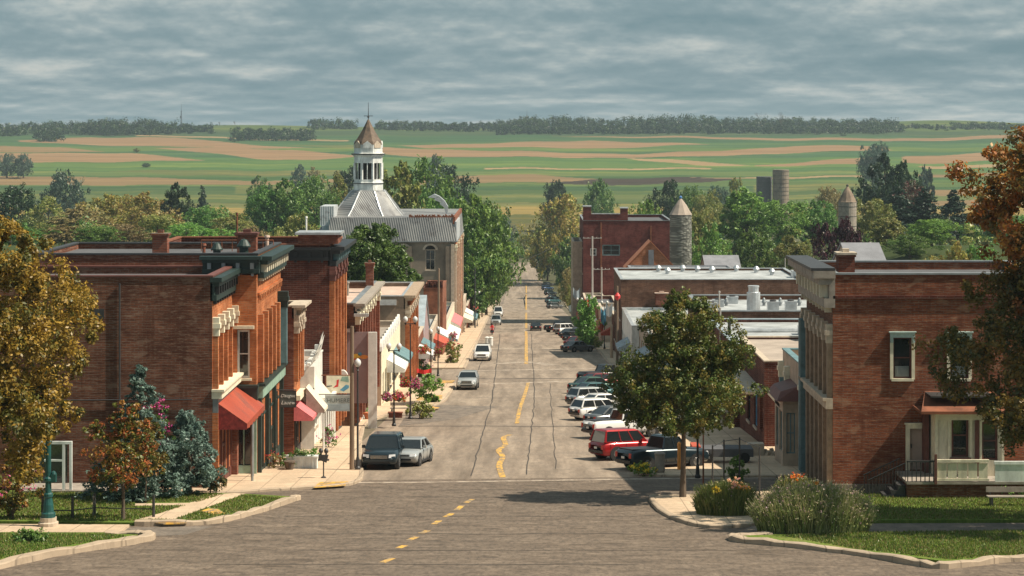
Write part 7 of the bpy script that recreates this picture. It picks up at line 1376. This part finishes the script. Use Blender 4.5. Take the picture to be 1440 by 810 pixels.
# posts with rails on the left lawn and the right corner
def post_rail(name, label, pts, h, r_, mat, rails=(.85,), rmat=None, group=None):
    P = [gp(*p) for p in pts]; o = thing(name, label, 'fence', (P[0][0], P[0][1], gz(P[0][1])+.16), group)
    for x, y in P: b = MB(); b.tube((x, y, gz(y)), (x, y, gz(y)+h), r_, r_*.9, 7); b.build('post', mat, o)
    b = MB()
    for i in range(len(P)-1):
        for q in rails: b.tube((P[i][0], P[i][1], gz(P[i][1])+h*q), (P[i+1][0], P[i+1][1], gz(P[i+1][1])+h*q), r_*.4, r_*.4, 5)
    b.build('rail', rmat or mat, o)
post_rail('post_fence', 'dark short posts with a thin rail along the left lawn', [(60, 734), (102, 734), (133, 730), (216, 732)], 1.15, .07, 'iron', (.45,))
post_rail('post_fence', 'thin dark posts with a top rail around the right corner planting', [(1002, 700), (1018, 690), (1040, 686), (1068, 702)], 2.6, .045, 'iron', (.97,)); 
x, y = gp(132, 730); b = MB(); b.tube((x, y, gz(y)), (x, y, gz(y)+1.0), .06, .055, 7); b.tube((x, y, gz(y)+1.0), (x, y, gz(y)+1.1), .09, .03, 7); tag(b.build('marker_post', 'wood_grey'), 'short grey wooden marker post on the left lawn', 'post')
# white timber entrance at the left of the corner shop's side wall
xg = XX(92, 28); o = thing('side_porch', 'white timber side porch with a railing against the dark brick wall behind the green lamp', 'porch', (xg, 99.6, gz(99.6))); b = MB(); b.box(xg-2.3, xg+3.6, 99.2, 101.3, gz(100)-.3, gz(100)+.32); b.build('deck', 'wood_grey', o)
for q in (0, .35): b = MB(); b.box(xg+q, xg+q+.13, 99.3, 99.43, gz(100)+.32, gz(100)+2.6); b.build('post', 'white_worn', o)
b = MB(); b.box(xg-.9, xg+.0, 99.3, 99.4, gz(100)+1.75, gz(100)+1.85); b.box(xg-2.2, xg-2.05, 99.3, 99.43, gz(100)+.32, gz(100)+2.6); b.box(xg-2.2, xg+.48, 99.3, 99.44, gz(100)+2.61, gz(100)+2.75); b.build('beam', 'white_worn', o)
b = MB(); b.box(xg-2.0, xg-.2, 101.25, 101.32, gz(100)+.35, gz(100)+2.4); b.build('glass_door', 'glass', o)
# crates and rubble by the brick corner
x, y = gp(1062, 643); o = thing('stone_block', 'pale stone steps block at the corner of the dark red single-storey building', 'steps', (x, y, gz(y)+.15)); b = MB(); b.box(x-.5, x+.5, y-.4, y+.4, gz(y), gz(y)+.85); b.box(x-.8, x-.5, y-.4, y+.4, gz(y), gz(y)+.45); b.build('block', 'stone_trim', o)
rr = random.Random(9); b = MB()
for i in range(26): q = (x+1.2+rr.uniform(-.6, 1.2), y+rr.uniform(-.4, .4)); r_ = rr.uniform(.08, .22); b.tube((q[0], q[1], gz(q[1])+.12), (q[0]+rr.uniform(-.1, .1), q[1], gz(q[1])+.15+r_*1.6), r_, r_*.5, 6)
struct(tag(b.build('rubble', 'stone_trim'), 'scatter of pale rubble at the foot of the dark red wall', 'rubble'), 'stuff')
# rider in red on a motorcycle
def rider():
    x, y = gp(692, 471); o = thing('motorcycle', 'dark motorcycle at the left kerb carrying a rider in red', 'motorcycle', (0, 0, 0)); b = MB()
    b.path([(0, -.5, .6), (0, .1, .75), (0, .5, .9)], [.12, .16, .08], 8); b.tube((0, .5, .9), (0, .72, .32), .04, .04, 6); b.box(-.14, .14, -.3, .25, .3, .62); b.build('frame', 'plastic_black', o, local=True)
    for q in (-.7, .72): b = MB(); b.tube((-.06, q, .32), (.06, q, .32), .32, .32, 16); b.build('wheel', 'tyre', o, local=True)
    b = MB(); b.tube((-.36, .42, 1.05), (.36, .42, 1.05), .02, .02, 6); b.build('handlebar', 'chrome', o, local=True); place(o, x, y, R(180))
    J = [(0, -.15, .82), (0, -.1, 1.15), (0, 0, 1.42), (0, .03, 1.52), (0, .05, 1.66), (.2, 0, 1.4), (.3, .15, 1.15), (.3, .4, 1.07), (-.2, 0, 1.4), (-.3, .15, 1.15), (-.3, .4, 1.07), (.18, .2, .75), (.2, .1, .35), (.2, .25, .28), (-.18, .2, .75), (-.2, .1, .35), (-.2, .25, .28)]
    E = [(0, 1), (1, 2), (2, 3), (3, 4), (2, 5), (5, 6), (6, 7), (2, 8), (8, 9), (9, 10), (0, 11), (11, 12), (12, 13), (0, 14), (14, 15), (15, 16)]; rad = [.17, .17, .15, .07, .12, .09, .06, .05, .09, .06, .05, .1, .07, .06, .1, .07, .06]
    me = bpy.data.meshes.new('person'); me.from_pydata(J, E, []); p = bpy.data.objects.new('person', me); COL.objects.link(p);
    p.modifiers.new('skin', 'SKIN'); sv_ = me.skin_vertices[0].data
    for i, r_ in enumerate(rad): sv_[i].radius = (r_, r_)
    sv_[0].use_root = True; ss = p.modifiers.new('sub', 'SUBSURF'); ss.levels = 2; ss.render_levels = 2; me.materials.append(MT['red_paint']); tag(p, 'motorcycle rider in a red jacket sitting at the left kerb', 'person'); place(p, x, y, R(180))
    k = MB(); k.lathe((0, .05, 1.6), [(.06, 0), (.13, .05), (.145, .14), (.11, .23), (.03, .27)], 12); k.build('helmet', 'plastic_black', p, smooth=True, local=True); k = MB(); k.box(-.25, .25, -.12, .3, .3, .78) if 0 else k.tube((-.18, .2, .76), (-.2, .1, .38), .12, .09, 8); k.tube((.18, .2, .76), (.2, .1, .38), .12, .09, 8); k.build('trousers', 'cloth_dark', p, local=True)
rider()
# radio masts on the horizon
def mast(label, px, s_, yt, w):
    Y = F/s_; X_ = (px-CX)/s_; z0 = gz(Y); z1 = ZZ(yt, s_); b = MB()
    for sx_, sy_ in ((-1, -1), (1, -1), (0, 1)): b.tube((X_+sx_*w, Y+sy_*w, z0), (X_+sx_*w*.35, Y+sy_*w*.35, z1*.75+z0*.25), .22, .16, 5)
    n = 14
    for i in range(n): z = z0+(z1-z0)*.75*i/n; k = 1-.65*i/n; b.tube((X_-w*k, Y-w*k, z), (X_+w*k, Y-w*k, z+(z1-z0)*.75/n), .12, .12, 4); b.tube((X_+w*k, Y-w*k, z), (X_, Y+w*k, z+(z1-z0)*.75/n), .12, .12, 4)
    b.tube((X_, Y, z1*.7+z0*.3), (X_, Y, z1), .25, .1, 5); b.tube((X_-1, Y, z1*.5+z0*.5), (X_-1, Y, z1*.5+z0*.5+3), .6, .6, 6); tag(b.build('radio_mast', 'iron'), label, 'mast')
mast('lattice radio mast on the left horizon above the distant wood', 255, 1.08, 145.5, 1.4); mast('very faint thin mast on the horizon in the middle', 741, .95, 153, .6)
